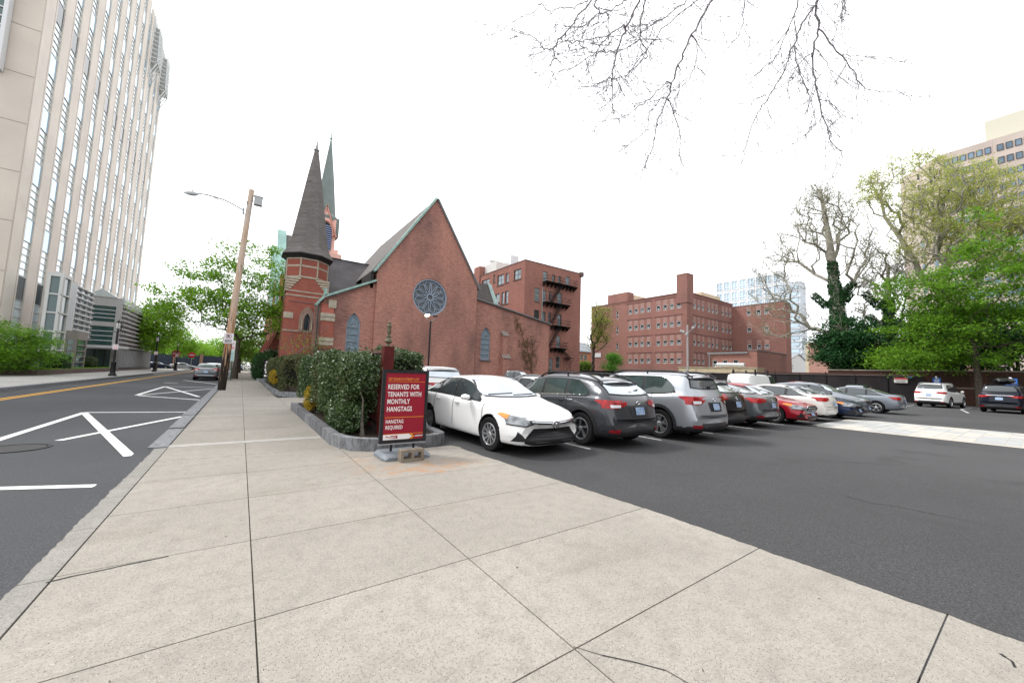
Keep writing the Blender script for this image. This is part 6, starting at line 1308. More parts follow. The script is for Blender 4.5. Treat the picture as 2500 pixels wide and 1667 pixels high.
    for s in (1, -1):
        mb = MB(); xm = F(w0+.28); zm = bl(w0+.28)+.07; 
        mb.tube([(xm-.07, s*(wmax+.10), zm), (xm-.04, s*(wmax+.10), zm), (xm+.03, s*(wmax+.10), zm-.005), (xm+.09, s*(wmax+.09), zm-.01)], [.055, .075, .07, .03], 8); 
        for i in range(len(mb.v)): v = mb.v[i]; mb.v[i] = (v[0], s*(wmax+.09)+(v[1]-s*(wmax+.10))*1.35, zm+(v[2]-zm)*.85)
        mo = mb.obj('wing_mirror', PAINT[pnt], t, local=True, smooth=.9); mb = MB(); mb.tube([(xm, s*(wmax-.04), zm-.06), (xm-.01, s*(wmax+.06), zm-.045)], .022, 5); mb.obj('mirror_stem', PLAS, mo, local=True)
        for i, d in enumerate((bps[0]-.18, bps[1]-.10) if len(bps) == 2 else (w1-.35,)):
            h = bvh.ray_cast(Vector((F(d), s*3, bl(d)-.1)), Vector((0, -s, 0)))
            if h[0] is not None: mb = MB(); yy = h[0].y; mb.tube([(F(d)-.09, yy+s*.0, h[0].z), (F(d)-.06, yy+s*.03, h[0].z), (F(d)+.06, yy+s*.03, h[0].z), (F(d)+.09, yy+s*.0, h[0].z)], [.012, .017, .017, .012], 6); mb.obj('door_handle', CHR if o.get('chrh') else PAINT[pnt], t, local=True)
    if o.get('rails'):
        for s in (1, -1):
            d0, d1 = S['wt']+.12, S['rt']-.05; yr = s*wtm*.98; mb = MB(); ds_ = np.linspace(d0, d1, 9); P = [(F(d0)+.12, yr, top(d0-.1)-.06)]+[(F(d), yr, top(d)+.035-(.03 if i in (0, 8) else 0)) for i, d in enumerate(ds_)]+[(F(d1)-.18, yr, top(d1)-.09)]
            mb.tube(P, .021, 6); mb.tube([(F((d0+d1)/2), yr, top((d0+d1)/2)-.08), (F((d0+d1)/2), yr, top((d0+d1)/2)+.03)], .02, 5); mb.obj('roof_rail', RAILM if o['rails'] == 2 else PLAS, t, local=True)
    if o.get('fin'):
        mb = MB(); d = S['rt']-.45; mb.slab([(F(d)+.12, -.035, top(d)-.01), (F(d)-.08, -.035, top(d)-.01), (F(d)-.08, -.01, top(d)+.06)], (0, .05, 0)); mb.obj('antenna_fin', PAINT[pnt], t, local=True)
    if o.get('arch'):
        for wx in (xf, xr):
            for s in (1, -1):
                mb = MB(); V0 = []; n_ = 17
                for k in range(n_):
                    a = rad(-12)+rad(204)*k/(n_-1)
                    for rad2 in (ar*.985, ar*1.17):
                        px_, pz_ = wx+rad2*math.cos(a), r+.02+rad2*math.sin(a); h = bvh.ray_cast(Vector((px_, s*3, max(pz_, .25))), Vector((0, -s, 0))); yy = h[0].y if h[0] is not None else s*wmax; V0.append((px_, yy+s*.014, max(pz_, .18)))
                mb.add(V0, [(2*k, 2*k+1, 2*k+3, 2*k+2) for k in range(n_-1)]); mb.add([(v[0], v[1]-s*.06, v[2]) for v in V0], [(2*k, 2*k+1, 2*k+3, 2*k+2) for k in range(n_-1)])
                mb.add([V0[2*k] for k in range(n_)]+[(V0[2*k][0], V0[2*k][1]-s*.12, V0[2*k][2]) for k in range(n_)], [(k, k+1, n_+k+1, n_+k) for k in range(n_-1)]); mb.obj('arch_trim', PLAS, t, local=True)
    if o.get('beltchrome'):
        for s in 'LR': patch('belt_trim', [[(F(d), bl(d)+ub-.022) for d in np.linspace(w0, w1-.05, 14)]+[(F(d), bl(d)+ub-.002) for d in np.linspace(w0, w1-.05, 14)][::-1]], s, CHR, t, .020, .05)
    if o.get('rack'):
        for d in (2.6, 4.6):
            mb = MB(); mb.tube([(F(d), -.75, top(d)+.1), (F(d), .75, top(d)+.1)], .03, 5)
            for s in (1, -1): mb.box(F(d)-.06, F(d)+.06, s*.72-.04, s*.72+.04, top(d)-.1, top(d)+.3)
            mb.obj('roof_rack', BLK, t, local=True)
    if o.get('box'):
        mb = MB(); z = H+.08; mb.tube([(F(1.75), 0, z+.1), (F(1.9), 0, z+.13), (F(2.3), 0, z+.17), (F(3.3), 0, z+.18), (F(3.7), 0, z+.15), (F(3.8), 0, z+.1)], [.05, .14, .19, .19, .15, .05], 12)
        for i in range(len(mb.v)): v = mb.v[i]; mb.v[i] = (v[0], v[1]*2.2, v[2])
        mb.obj('roof_box', PAINT['black'], t, local=True, smooth=.8)
        for d in (2.2, 3.3): mb = MB(); mb.tube([(F(d), -.55, H+.05), (F(d), .55, H+.05)], .025, 5); mb.obj('roof_bar', BLK, t, local=True)
    return t
RAILM = mat('rail_metal', (.30, .31, .33), .35, metal=.7)
DN, UP = -math.pi/2, math.pi/2
YR = 8.0
CARS = [
 ('sedan', 'white sedan facing the street beside the red notice sign', 'car', 4.86, 7.72, rad(-88.5), 'white', dict(rim='twist', n=10, grille='trap', amber=1, chrh=0, tl=.9, steer=rad(4), ws=0), (1, 1, 1)),
 ('suv', 'charcoal hatchback crossover reversed beside the white sedan', 'car', 7.08, 7.32, UP, 'charcoal', dict(rim='two', n=5, clad=.40, arch=1, rails=1, fin=1, spoiler=1, wiper=1, tint=1, tl=.93, tlw=.42, tlh=.085, pz=.80, front=0, beltchrome=1, diff=1, bz=.60), (1, 1, 1)),
 ('suv_tall', 'silver tall crossover with roof rails second from the white sedan', 'car', 9.72, 7.07, UP, 'silver', dict(dkrear=1, rim='split', n=5, clad=.36, arch=1, rails=1, fin=1, spoiler=1, wiper=1, tint=1, tl=1.0, tlw=.55, tlh=.10, pz=.86, front=0, recess=1), (1, 1, 1)),
 ('suv', 'black compact suv squeezed between silver crossover and grey sedan', 'car', 12.1, 7.52, UP, 'black', dict(rim='plain', n=5, clad=.28, spoiler=1, wiper=1, tl=1.0, tlw=.62, pz=.80, front=0, revw=0, diff=1), (1, 1.02, 1.04)),
 ('sedan', 'dark grey sedan with red tail lamps beside the black suv', 'car', 14.62, 7.74, UP, 'grey', dict(rim='plain', n=5, fin=1, tl=.90, tlw=.45, pz=.75, front=0, refl=1, diff=1, revw=0), (1.05, 1.03, 1.0)),
 ('sedan', 'red sedan with chrome hexagonal grille facing the lane', 'car', 17.3, 7.39, DN, 'red', dict(rim='plain', n=9, grille='hex', amber=1, fplate=1, rear=0), (1.05, 1.03, 1.0)),
 ('sedan', 'pale silver sedan with wide red tail lamps beside the red sedan', 'car', 19.85, 7.42, UP, 'pearl', dict(rim='plain', n=7, tl=.90, tlw=.52, pz=.72, front=0, revw=0), (1.04, 1.0, 1.0)),
 ('sedan', 'dark blue sedan facing out with bright alloy wheel', 'car', 22.6, 7.17, DN, 'navy', dict(rim='plain', n=5, amber=1, fplate=1, rear=0, seams=0), (1.04, 1.02, 1.0)),
 ('suv', 'grey green wagon facing out just right of the dark blue sedan', 'car', 25.3, 7.3, DN, 'greyblue', dict(grille='x', rim='plain', n=5, fplate=1, rear=0, seams=0), (1.04, 1.03, 1.02)),
 ('sedan', 'silver luxury sedan with curved roof at the right end of the near row', 'car', 30.1, 6.94, UP, 'greyblue', dict(rim='plain', n=5, tl=.86, tlw=.62, pz=.7, front=0, seams=0, chrh=1, revw=0), (1.05, 1.03, 1.0)),
 ('suv_tall', 'white seven seat suv parked facing the brick wall', 'car', 46.9, 5.0, rad(-9), 'white', dict(rim='plain', n=5, clad=.36, rails=2, spoiler=1, tl=1.02, tlw=.55, pz=.86, tlh=.07, front=0, seams=0, diff=1, revw=0, dkrear=1), (1.03, 1.05, 1.14)),
 ('suv_tall', 'dark navy suv with a black roof box at the right edge', 'car', 43.9, 1.55, rad(-6), 'midnight', dict(rim='plain', n=5, clad=.3, rails=1, box=1, tl=.98, tlw=.5, pz=.86, tlh=.06, front=0, seams=0, strip=1, diff=1, revw=0, dkrear=1), (1.03, 1.08, 1.12)),
 ('suv', 'black suv with glossy rear window between silver sedan and white suv', 'car', 48.0, 10.2, 0, 'darkgreen', dict(rim='plain', n=5, tl=.98, tlw=.6, pz=.86, front=0, seams=0, revw=0), (1.02, 1.03, 1.06)),
 ('suv', 'dark red suv seen from behind against the black fence', 'car', 49.5, 15.4, 0, 'maroon', dict(rim='plain', n=5, spoiler=1, tl=1., tlw=.6, pz=.86, front=0, seams=0, rails=1, revw=0), (1.02, 1.06, 1.13)),
 ('suv', 'dark grey car with pale roof against the fence left of the dark red suv', 'car', 50.5, 21.6, 0, 'grey', dict(rim='plain', n=5, tl=1., tlw=.6, pz=.86, front=0, seams=0), (1.02, 1., 1.1)),
]
CARS2 = [
 ('van', 'white panel van with black roof rack feet in the second row', 'van', 31.0, 12.4, 0, 'white', dict(rim='plain', n=5, rack=1, grille=None), (1, 1, 1)),
 ('suv_tall', 'white suv with black spoiler behind the near hedge', 'car', 6.0, 14.6, UP, 'white', dict(rim='plain', n=5, spoiler=1, tl=1.02, pz=.86, front=0), (1, 1, 1.0)),
 ('sedan', 'white car of which only an arched roof edge shows left of the white sedan', 'car', 8.2, 17.8, UP, 'white', dict(rim='plain', n=5, front=0), (1, 1, 1.0)),
 ('pickup', 'dark grey pickup cab seen over the white sedan roof', 'pickup', 22.4, 30.7, rad(-62), 'greyblue', dict(rim='plain', n=5), (1, 1, 1)),
 ('sedan', 'dark grey car with pale quarter window behind the white sedan bonnet', 'car', 15.9, 19.4, rad(-35), 'grey', dict(rim='plain', n=5), (1, 1, 1.06)),
 ('sedan', 'low white car in front of the dark car behind the white sedan', 'car', 10.9, 13.6, UP, 'white', dict(rim='plain', n=5), (1, 1, .98)),
 ('suv', 'dark blue suv with stickers partly hidden behind the charcoal crossover', 'car', 17.3, 18.4, rad(200), 'navy', dict(rim='plain', n=5), (1, 1, 1.08)),
 ('suv', 'dark crossover roof visible between the silver crossover and the van', 'car', 26.0, 12.6, rad(10), 'dark', dict(rim='plain', n=5, rails=1), (1, 1, 1.0)),
]
STREET = [
 ('sedan', 'grey sedan with red tail lamps parked at the kerb beyond the utility pole', 'car', -2.45, 45.1, UP, 'grey', dict(rim='plain', n=5, tl=.92, tlw=.5, pz=.74, front=0, strip=1, refl=1), (1, 1, 1.03)),
 ('suv', 'pale silver car parked just ahead of the grey sedan at the kerb', 'car', -2.3, 51.5, UP, 'silver', dict(rim='plain', n=5, front=0), (1, 1, 1)),
 ('sedan', 'white car parked along the kerb beside the street tree', 'car', -2.3, 58.5, UP, 'white', dict(rim='plain', n=5, front=0), (1, 1, 1)),
 ('suv', 'small blue car far along the sidewalk beyond the street tree', 'car', -.4, 118, DN, 'navy', dict(rim='plain', n=5, rear=0), (1, 1, 1)),
 ('sedan', 'dark blue car parked across the far end of the street near the lamp', 'car', -13.6, 103.5, 0, 'navy', dict(rim='plain', n=5), (1, 1, 1)),
 ('sedan', 'pale silver car nose just behind the dark blue car at the street end', 'car', -9.9, 106.5, 0, 'silver', dict(rim='plain', n=5), (1, 1, 1)),
]
for c in CARS+CARS2+STREET: make_car(*c)
# ================================================================ vegetation
BARK = mat('bark', (.075, .060, .048), .95, var=.35, vscale=6, bump=.6, bscale=14); BARKP = mat('bark_plane', (.38, .36, .31), .9, vscale=2.5, col2=(.19, .175, .14), detail=6); TWIG = mat('twig_grey', (.30, .28, .30), .9)  # twig grey is lightened, sky glare round thin twigs put into the colour
LG = leafmat('leaf_fresh', (.15, .33, .02), (.27, .47, .045), .45); LM = leafmat('leaf_maple', (.065, .175, .013), (.20, .38, .03), .48); LD = leafmat('leaf_ivy', (.018, .07, .025), (.04, .125, .035), .25); LY = leafmat('leaf_yellowgreen', (.32, .37, .075), (.44, .47, .12), .5)
LH = leafmat('leaf_hedge', (.025, .058, .014), (.09, .14, .045), .2, rough=.3, spec=.5); LHB = leafmat('leaf_hedge_brown', (.10, .075, .035), (.085, .105, .04), .2, rough=.4); LYB = leafmat('leaf_golden', (.42, .26, .015), (.36, .28, .03), .3); LP = leafmat('bud_olive', (.13, .15, .05), (.19, .2, .06), .3)
LDEEP = leafmat('leaf_deep', (.018, .06, .016), (.04, .105, .028), .25)
def leaves(name, C, size, m, parent=None, flat=.5, rs=None, asp=.55, **k):
    """C: (N,3) positions; each leaf is a small folded rhombus (2 quads as one kite)"""
    rs = rs or RS; C = np.asarray(C, float); n = len(C); s = size*rs.uniform(.6, 1.25, n)[:, None]
    a = rs.normal(size=(n, 3)); a /= np.linalg.norm(a, axis=1)[:, None]
    nr = rs.normal(size=(n, 3))*(1-flat)+np.array([0, 0, 1.])*flat; nr /= np.linalg.norm(nr, axis=1)[:, None]
    a = a-nr*(a*nr).sum(1)[:, None]; a /= np.linalg.norm(a, axis=1)[:, None]+1e-9; b = np.cross(nr, a)
    V = np.stack([C-a*s*.5, C+b*s*asp*.5-nr*s*.08, C+a*s*.6, C-b*s*asp*.5-nr*s*.08], 1).reshape(-1, 3)
    F_ = np.arange(4*n).reshape(n, 4); me = npmesh(name, V, F_, m); return link(name, me, parent, **k)
class Skel:
    """branch skeleton: clump points joined to the nearest part of the tree"""
    def __init__(s, pts): s.nt = len(pts); s.P = [np.array(p, float) for p in pts]; s.par = [-1]+list(range(len(pts)-1))
    def branch(s, pts, frm=None):
        if frm is None: d = [np.linalg.norm(p-np.array(pts[0])) for p in s.P]; frm = int(np.argmin(d))
        prev = frm
        for p in pts: s.P.append(np.array(p, float)); s.par.append(prev); prev = len(s.P)-1
        return prev
    def connect(s, T, step=.5, rs=None, sag=.0, wob=.12, up=.25, minz=0.):
        rs = rs or RS; T = sorted(T, key=lambda t: np.linalg.norm(t-s.P[0]))
        s.tips = []; s.pl = [0.]
        for i in range(1, len(s.P)): s.pl.append(s.pl[s.par[i]]+float(np.linalg.norm(s.P[i]-s.P[s.par[i]])))
        for t in T:
            A = np.array(s.P); dv = A-t; d = np.linalg.norm(dv, axis=1)+.6*np.maximum(0, A[:, 2]-t[2])+100*(A[:, 2] < minz)+.38*np.array(s.pl)
            i = int(np.argmin(d)); p0 = s.P[i]; L_ = np.linalg.norm(t-p0); n = max(1, int(L_/step)); prev = i
            for k in range(1, n+1):
                u = k/n; q = p0+(t-p0)*u; q = q+np.array([0, 0, 1])*(math.sin(u*math.pi)*L_*up*.35-sag*u*L_*.0)+(rs.normal(size=3)*wob*step if k < n else 0); s.P.append(q); s.par.append(prev); s.pl.append(s.pl[prev]+L_/n); prev = len(s.P)-1
            s.tips.append(prev)
    def mesh(s, name, m, r0, rt=.012, ex=None, parent=None, sides=5, rmax=None):
        n = len(s.P); w_ = np.zeros(n); ch = [[] for _ in range(n)]
        for i, p in enumerate(s.par):
            if p >= 0: ch[p].append(i)
        for i in range(n-1, -1, -1):
            if not ch[i]: w_[i] = 1
            if s.par[i] >= 0: w_[s.par[i]] += w_[i]
        ex = min(2.7 if ex is None else ex, max(2.0 if ex is None else ex, math.log(w_[0])/math.log(r0/rt))); R = rt*w_**(1/ex); nt_ = s.nt; u_ = np.arange(n)/max(1, nt_); R = np.where(np.arange(n) < nt_, np.maximum(R, r0*(1-.92*u_**.75)), R); s.R = R
        V = []; F_ = []
        A = np.array(s.P)
        for i in range(1, n):
            p = s.par[i]; d = A[i]-A[p]; L_ = np.linalg.norm(d)
            if L_ < 1e-6: continue
            d = d/L_; a = np.cross(d, [0, 0, 1.]) if abs(d[2]) < .95 else np.cross(d, [1., 0, 0]); a /= np.linalg.norm(a); b = np.cross(d, a); ns = 9 if R[p] > .12 else (sides if R[p] > .03 else 3)
            rp = min(R[p], R[i]*1.5+.002) if p != 0 and len(ch[p]) > 1 and R[i] < R[p]*.75 else R[p]; o = len(V)
            for (c, r_) in ((A[p]-d*rp*.2, rp), (A[i]+d*R[i]*.15, R[i])):
                for k in range(ns): th = 2*math.pi*k/ns; V.append(c+(a*math.cos(th)+b*math.sin(th))*r_)
            for k in range(ns): F_.append((o+k, o+(k+1) % ns, o+ns+(k+1) % ns, o+ns+k))
        me = npmesh(name, V, F_, m, True); return link(name, me, parent)
def ellip(n, c, r, rs, shell=.55, lo=-1.):
    P = []
    while len(P) < n:
        v = rs.normal(size=3); v /= np.linalg.norm(v); v = v*(shell+(1-shell)*rs.rand()**.6)*(1 if rs.rand() < .75 else rs.rand())
        if v[2] < lo: continue
        P.append(np.array(c)+v*np.array(r))
    return P
def tree(name, label, base, trunk, lobes, nclump, perleaf, lsize, lm, seed, r0=.25, rc=.8, cat='tree', group=None, bark=None, up=.3, minz=2., twigs=0, flat=.45, step=.5, sq=.6, gap=0., extra=None, rt=.012):
    rs = np.random.RandomState(seed); base = np.array(base, float); t = thing(name, label, cat, tuple(base), 0, group)
    sk = Skel([base+np.array(p) for p in trunk]); T = []; tot = sum(l[2] for l in lobes)
    for c, r, w_ in lobes: T += ellip(max(3, int(nclump*w_/tot)), base+np.array(c), r, rs)
    if extra: extra(sk, base)
    sk.connect(T, step, rs, up=up, minz=base[2]+minz)
    tw = []
    A = sk.P; ti = [i for i in sk.tips]
    for _ in range(twigs):
        i = ti[rs.randint(len(ti))]; p = A[i]; d = rs.normal(size=3)*np.array([1, 1, .7])+np.array([0, 0, .45]); d /= np.linalg.norm(d); l = rc*rs.uniform(.6, 1.5); sk.P += [p+d*l*.5+rs.normal(size=3)*.05, p+d*l+rs.normal(size=3)*.1+np.array([0, 0, .08])]; sk.par += [i, len(sk.P)-2]; tw.append(sk.P[-1]); tw.append(sk.P[-2])
    sk.mesh('trunk', bark or BARK, r0, rt, parent=t)
    C = []
    for k, c in enumerate(T):
        if rs.rand() < gap: continue
        n = int(perleaf*rs.uniform(.5, 1.4)); g = rs.normal(size=(n, 3))*np.array([rc, rc, rc*sq])*.5*rs.uniform(.7, 1.25); C.append(c+g)
    if tw: tw = np.array(tw); k = max(1, int(perleaf/8)); C.append(np.repeat(tw, k, 0)+rs.normal(size=(len(tw)*k, 3))*.14)
    if C: leaves('crown', np.concatenate(C), lsize, lm, t, flat, rs)
    return t, sk
def P2(px, py, D=None, X=None, Y=None):
    return atX(px, py, X) if X is not None else atY(px, py, Y)
# --- street trees
tree('street_tree', 'leafy green street tree on the pavement just beyond the utility pole', (-.45, 49.2, 0), [(0, 0, 0), (0, 0, 1.4), (.05, 0, 2.8), (.1, 0, 4.0)], [((-4.2, 0, 8.6), (3.6, 4, 2.6), 1.0), ((.8, 0, 10.2), (4.6, 4.2, 4.6), 1.8), ((2.6, -1, 7.2), (4.0, 3.5, 2.7), 1.), ((-1, 0, 6.6), (5.5, 4, 1.6), .9), ((-6.4, 1, 7.0), (2.0, 3, 1.6), .35)], 290, 72, .28, LG, 3, r0=.36, rc=1.15, up=.3, minz=3, gap=.12, sq=.45, flat=.6)
tree('street_tree', 'green tree beside the middle street lamp past the low annex', (-11.3, 84, 0), [(0, 0, 0), (0, 0, 2), (0, 0, 3.4)], [((-.4, 0, 6.8), (3.2, 3, 4.2), 1)], 90, 110, .34, LG, 5, r0=.3, rc=1.4, minz=2, gap=.05, sq=.5)
tree('street_tree', 'second green tree further along the far pavement behind the lamps', (-10.6, 100, 0), [(0, 0, 0), (0, 0, 2.6), (0, 0, 4)], [((.6, 0, 5.6), (2.4, 2.4, 2.8), 1)], 60, 80, .36, LG, 6, r0=.25, rc=1.5, minz=3, gap=.1)
tree('street_tree', 'yellowish green tree over the far end of the sidewalk', (-.2, 84, 0), [(0, 0, 0), (0, 0, 2.6), (0, 0, 4)], [((1.2, 0, 5.6), (3.4, 3.4, 2.8), 1)], 80, 80, .36, leafmat('leaf_lime', (.14, .27, .03), (.2, .33, .05), .4), 8, r0=.3, rc=1.5, minz=3, gap=.1)
for i, (x, y, h, r, lab) in enumerate(((-9.2, 120, 6, 3.4, 'tree standing behind the grey parked sedan past the street end'), (-17, 128, 7.5, 4, 'tree behind the no entry sign beyond the end of the street'), (-5, 126, 7.5, 4.2, 'bushy tree above the grey sedan at the street end'), (-25, 140, 12, 6, 'thin pale tree left of the stop sign in the far distance'), (2.5, 125, 7, 4, 'far tree closing the view over the sidewalk'))):
    tree('background_tree', lab, (x, y, 0), [(0, 0, 0), (0, 0, h*.3), (0, 0, h*.45)], [((0, 0, h*.68), (r, r, h*.36), 1)], 60, 60 if i != 3 else 18, .5, LG if i % 2 == 0 else LM, 20+i, r0=.25, rc=1.9, minz=h*.25, gap=.12, rt=.03)
mb = MB(); rs_ = np.random.RandomState(9); pts_ = [(-60+9*k, 165+8*math.sin(k), 0) for k in range(12)]
leaves('far_woodland', np.concatenate([np.array(p)+rs_.normal(size=(500, 3))*np.array([5, 3, 2.3])+[0, 0, 4.5] for p in pts_]), 1.3, leafmat('leaf_hazy', (.14, .17, .08), (.22, .22, .13), .3), kind='stuff', label='hazy spring woodland closing the far end of the street', cat='woodland')
# --- big shrub and clipped bushes left
sx = atX(62, 850, -14.5); rs_ = np.random.RandomState(31)
t = thing('garden_shrub', 'big rounded dark green shrub on the stone planter by the tower', 'shrub', (-15, 46, .5)); sk = Skel([np.array([-15.2, 46, .4]), np.array([-15.2, 46, 1.0])])
T = ellip(90, (-15.1, 45.2, 2.1), (2.6, 4.6, 2.2), rs_, .75, -.8); sk.connect(T, .5, rs_); sk.mesh('trunk', BARK, .12, .012, parent=t)
leaves('foliage', np.concatenate([c+rs_.normal(size=(300, 3))*np.array([.62, .62, .22]) for c in T]), .17, LM, t, .7, rs_)
def clipped(name, label, c, r, m=LDEEP, n=5000, s=.09, squash=1., seed=1):
    rs = np.random.RandomState(seed); t = thing(name, label, 'shrub', (c[0], c[1], c[2]-r[2]))
    v = rs.normal(size=(n, 3)); v /= np.linalg.norm(v, axis=1)[:, None]; v = np.sign(v)*np.abs(v)**.75; v *= rs.uniform(.8, 1.03, n)[:, None]*(1+.07*np.sin(v[:, :1]*7+v[:, 1:2]*5)); leaves('foliage', np.array(c)+v*np.array(r), s, m, t, .25, rs)
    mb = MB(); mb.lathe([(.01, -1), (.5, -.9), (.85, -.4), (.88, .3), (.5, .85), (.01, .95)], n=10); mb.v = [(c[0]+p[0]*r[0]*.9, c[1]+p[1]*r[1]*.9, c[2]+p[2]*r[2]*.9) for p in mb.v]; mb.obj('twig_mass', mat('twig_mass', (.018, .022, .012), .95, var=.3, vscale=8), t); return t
q = atX(144, 882, -13.6); clipped('clipped_bush', 'dark clipped bush between the big shrub and the glass entrance', (-13.7, float(q[1]), 1.1), (.8, 1.1, .85), seed=41)
q = atX(224, 886, -13.8); clipped('clipped_bush', 'clipped round bush in the short stone planter before the green doors', (-14.2, float(q[1]), 1.15), (.75, 1.3, .68), LH, seed=42, s=.11)
rs_ = np.random.RandomState(43); G1 = np.stack([rs_.uniform(-16.5, -12.9, 5000), rs_.uniform(float(p0_[1])+.3, 68, 5000), np.full(5000, .56)], 1); leaves('planter_grass', G1, .16, LG, kind='stuff', label='bright green grass tufts growing along the top of the stone planters', cat='grass', flat=.0, rs=rs_)
# --- hedges
def hedge(name, label, x0, x1, y0, y1, z0, z1, n, s, mats, seed, cat='hedge', trunks=(), wob=.06):
    rs = np.random.RandomState(seed); t = thing(name, label, cat, ((x0+x1)/2, y0, 0)); A = [(2*(y1-y0)*(z1-z0), 'x'), (2*(x1-x0)*(z1-z0), 'y'), ((x1-x0)*(y1-y0), 'z')]; tot = sum(a for a, _ in A); Ps = []
    for a, ax in A:
        k = int(n*a/tot); u, v, w_ = rs.rand(k), rs.rand(k), rs.rand(k); dep = np.abs(rs.normal(size=k))*.07
        f1, f2 = rs.rand(k) < .5, rs.rand(k)
        X = x0+(x1-x0)*u; Y = y0+(y1-y0)*v; Z = z0+(z1-z0)*w_
        if ax == 'x': X = np.where(f1, x0+dep, x1-dep)
        if ax == 'y': Y = np.where(f1, y0+dep, y1-dep)
        if ax == 'z': Z = z1-dep
        Ps.append(np.stack([X, Y, Z], 1))
    Pn = np.concatenate(Ps); bul = wob*(np.sin(Pn[:, 1]*3.1+Pn[:, 2]*2.3)+np.sin(Pn[:, 1]*1.3+seed)*1.2+np.sin(Pn[:, 0]*4+Pn[:, 2]*5)); c = np.array([(x0+x1)/2, 0, (z0+z1)/2]); d = Pn-c; d[:, 1] = 0; d /= np.linalg.norm(d, axis=1)[:, None]+1e-6; Pn = Pn+d*bul[:, None]+rs.normal(size=Pn.shape)*.022
    lowm = (Pn[:, 2] < z0+.35)&(rs.rand(len(Pn)) < .45); Pn = Pn[~lowm]
    # corners rounded off
    sel = np.zeros(len(Pn), int)
    if len(mats) > 1: f = np.sin(Pn[:, 1]*1.7+1)+np.sin(Pn[:, 2]*3+Pn[:, 1]*2.7)*.6+rs.normal(size=len(Pn))*.5; sel = (f > 1.05).astype(int)
    for i, m in enumerate(mats):
        if (sel == i).any(): leaves('foliage', Pn[sel == i], s, m, t, .2, rs, .6)
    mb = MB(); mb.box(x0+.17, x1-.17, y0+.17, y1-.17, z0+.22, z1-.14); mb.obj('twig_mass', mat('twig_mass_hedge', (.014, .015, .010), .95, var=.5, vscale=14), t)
    sk = Skel([np.array([(x0+x1)/2, y0+.3, .1]), np.array([(x0+x1)/2, y0+.3, .4])]); m2 = MB()
    for k in range(int((y1-y0)/.7)+1): yy = y0+.35+.7*k; xx = (x0+x1)/2+rs.uniform(-.1, .1); m2.tube([(xx, yy, .1), (xx+rs.uniform(-.05, .05), yy, z0+.1), (xx+rs.uniform(-.1, .1), yy+.05, z0+.5)], [.03, .025, .02], 5)
    m2.obj('stem', BARK, t); return t
HM = [LH, LHB]
hedge('clipped_hedge', 'tall clipped hedge nearest the red notice sign in its granite bed', 1.66, 2.42, 8.3, 15.2, .55, 1.84, 52000, .062, [LH, LHB], 51)
hedge('clipped_hedge', 'narrow clipped hedge between the maroon fence and the white sedan', 2.78, 3.58, 8.6, 15.2, .5, 1.90, 26000, .062, [LH], 52)
hedge('clipped_hedge', 'browner clipped hedge in the second bed farther along the sidewalk', 1.75, 2.6, 21.9, 37.0, .35, 1.98, 34000, .085, [leafmat('leaf_hedge2', (.07, .085, .03), (.10, .12, .05), .2, .4), LHB], 53, wob=.08)
q0 = onG(650+90, 985, .2)
clipped('low_evergreen', 'low dark evergreen foliage under the near hedge by the kerb', (1.93, 9.0, .5), (.30, 1.1, .33), LH, 5200, .06, seed=54)
q = onG(765, 1003, .2); clipped('golden_shrub', 'small golden yellow shrub at the kerb under the near hedge', (1.78, float(q[1])+.1, .58), (.17, .42, .34), LYB, 1500, .055, seed=55)
clipped('orange_tipped_shrub', 'low shrub with orange tipped leaves right of the golden shrub', (2.0, float(q[1])-.75, .62), (.2, .55, .30), leafmat('leaf_orange', (.32, .16, .03), (.10, .14, .03), .3), 1100, .05, seed=56)
clipped('golden_shrub', 'small yellow shrub at the street end of the second hedge', (1.72, 27.5, .85), (.22, 2.2, .42), LYB, 1500, .09, seed=57)
clipped('evergreen_bush', 'dark evergreen bush on the sidewalk edge beyond the second hedge', (1.9, 47.0, 1.35), (1.0, 2.6, 1.45), LDEEP, 8000, .13, seed=58)
clipped('evergreen_bush', 'taller dark bush right behind the sandwich board', (3.0, 52, 1.7), (1.1, 3, 1.7), LDEEP, 6000, .14, seed=59)
# small multi-stem tree in the front corner of the near bed
rs_ = np.random.RandomState(61); t = thing('small_tree', 'small multi stemmed tree trunk at the front corner of the near bed', 'tree', (2.08, 7.98, .17)); b = np.array([2.08, 7.98, .12])
sk = Skel([b, b+[0, .0, .12], b+[-.02, 0, .3], b+[-.03, 0, .55], b+[-.02, .02, .75]]); T = ellip(26, (2.03, 8.15, 1.45), (.36, .40, .38), rs_, .5); sk.connect(T, .12, rs_, up=.1, minz=.7); sk.mesh('trunk', mat('bark_small', (.13, .115, .095), .95, var=.3, vscale=15, bump=.6, bscale=30), .062, .006, parent=t)
leaves('crown', np.concatenate([c+rs_.normal(size=(110, 3))*.12 for c in T]), .06, LH, t, .25, rs_)
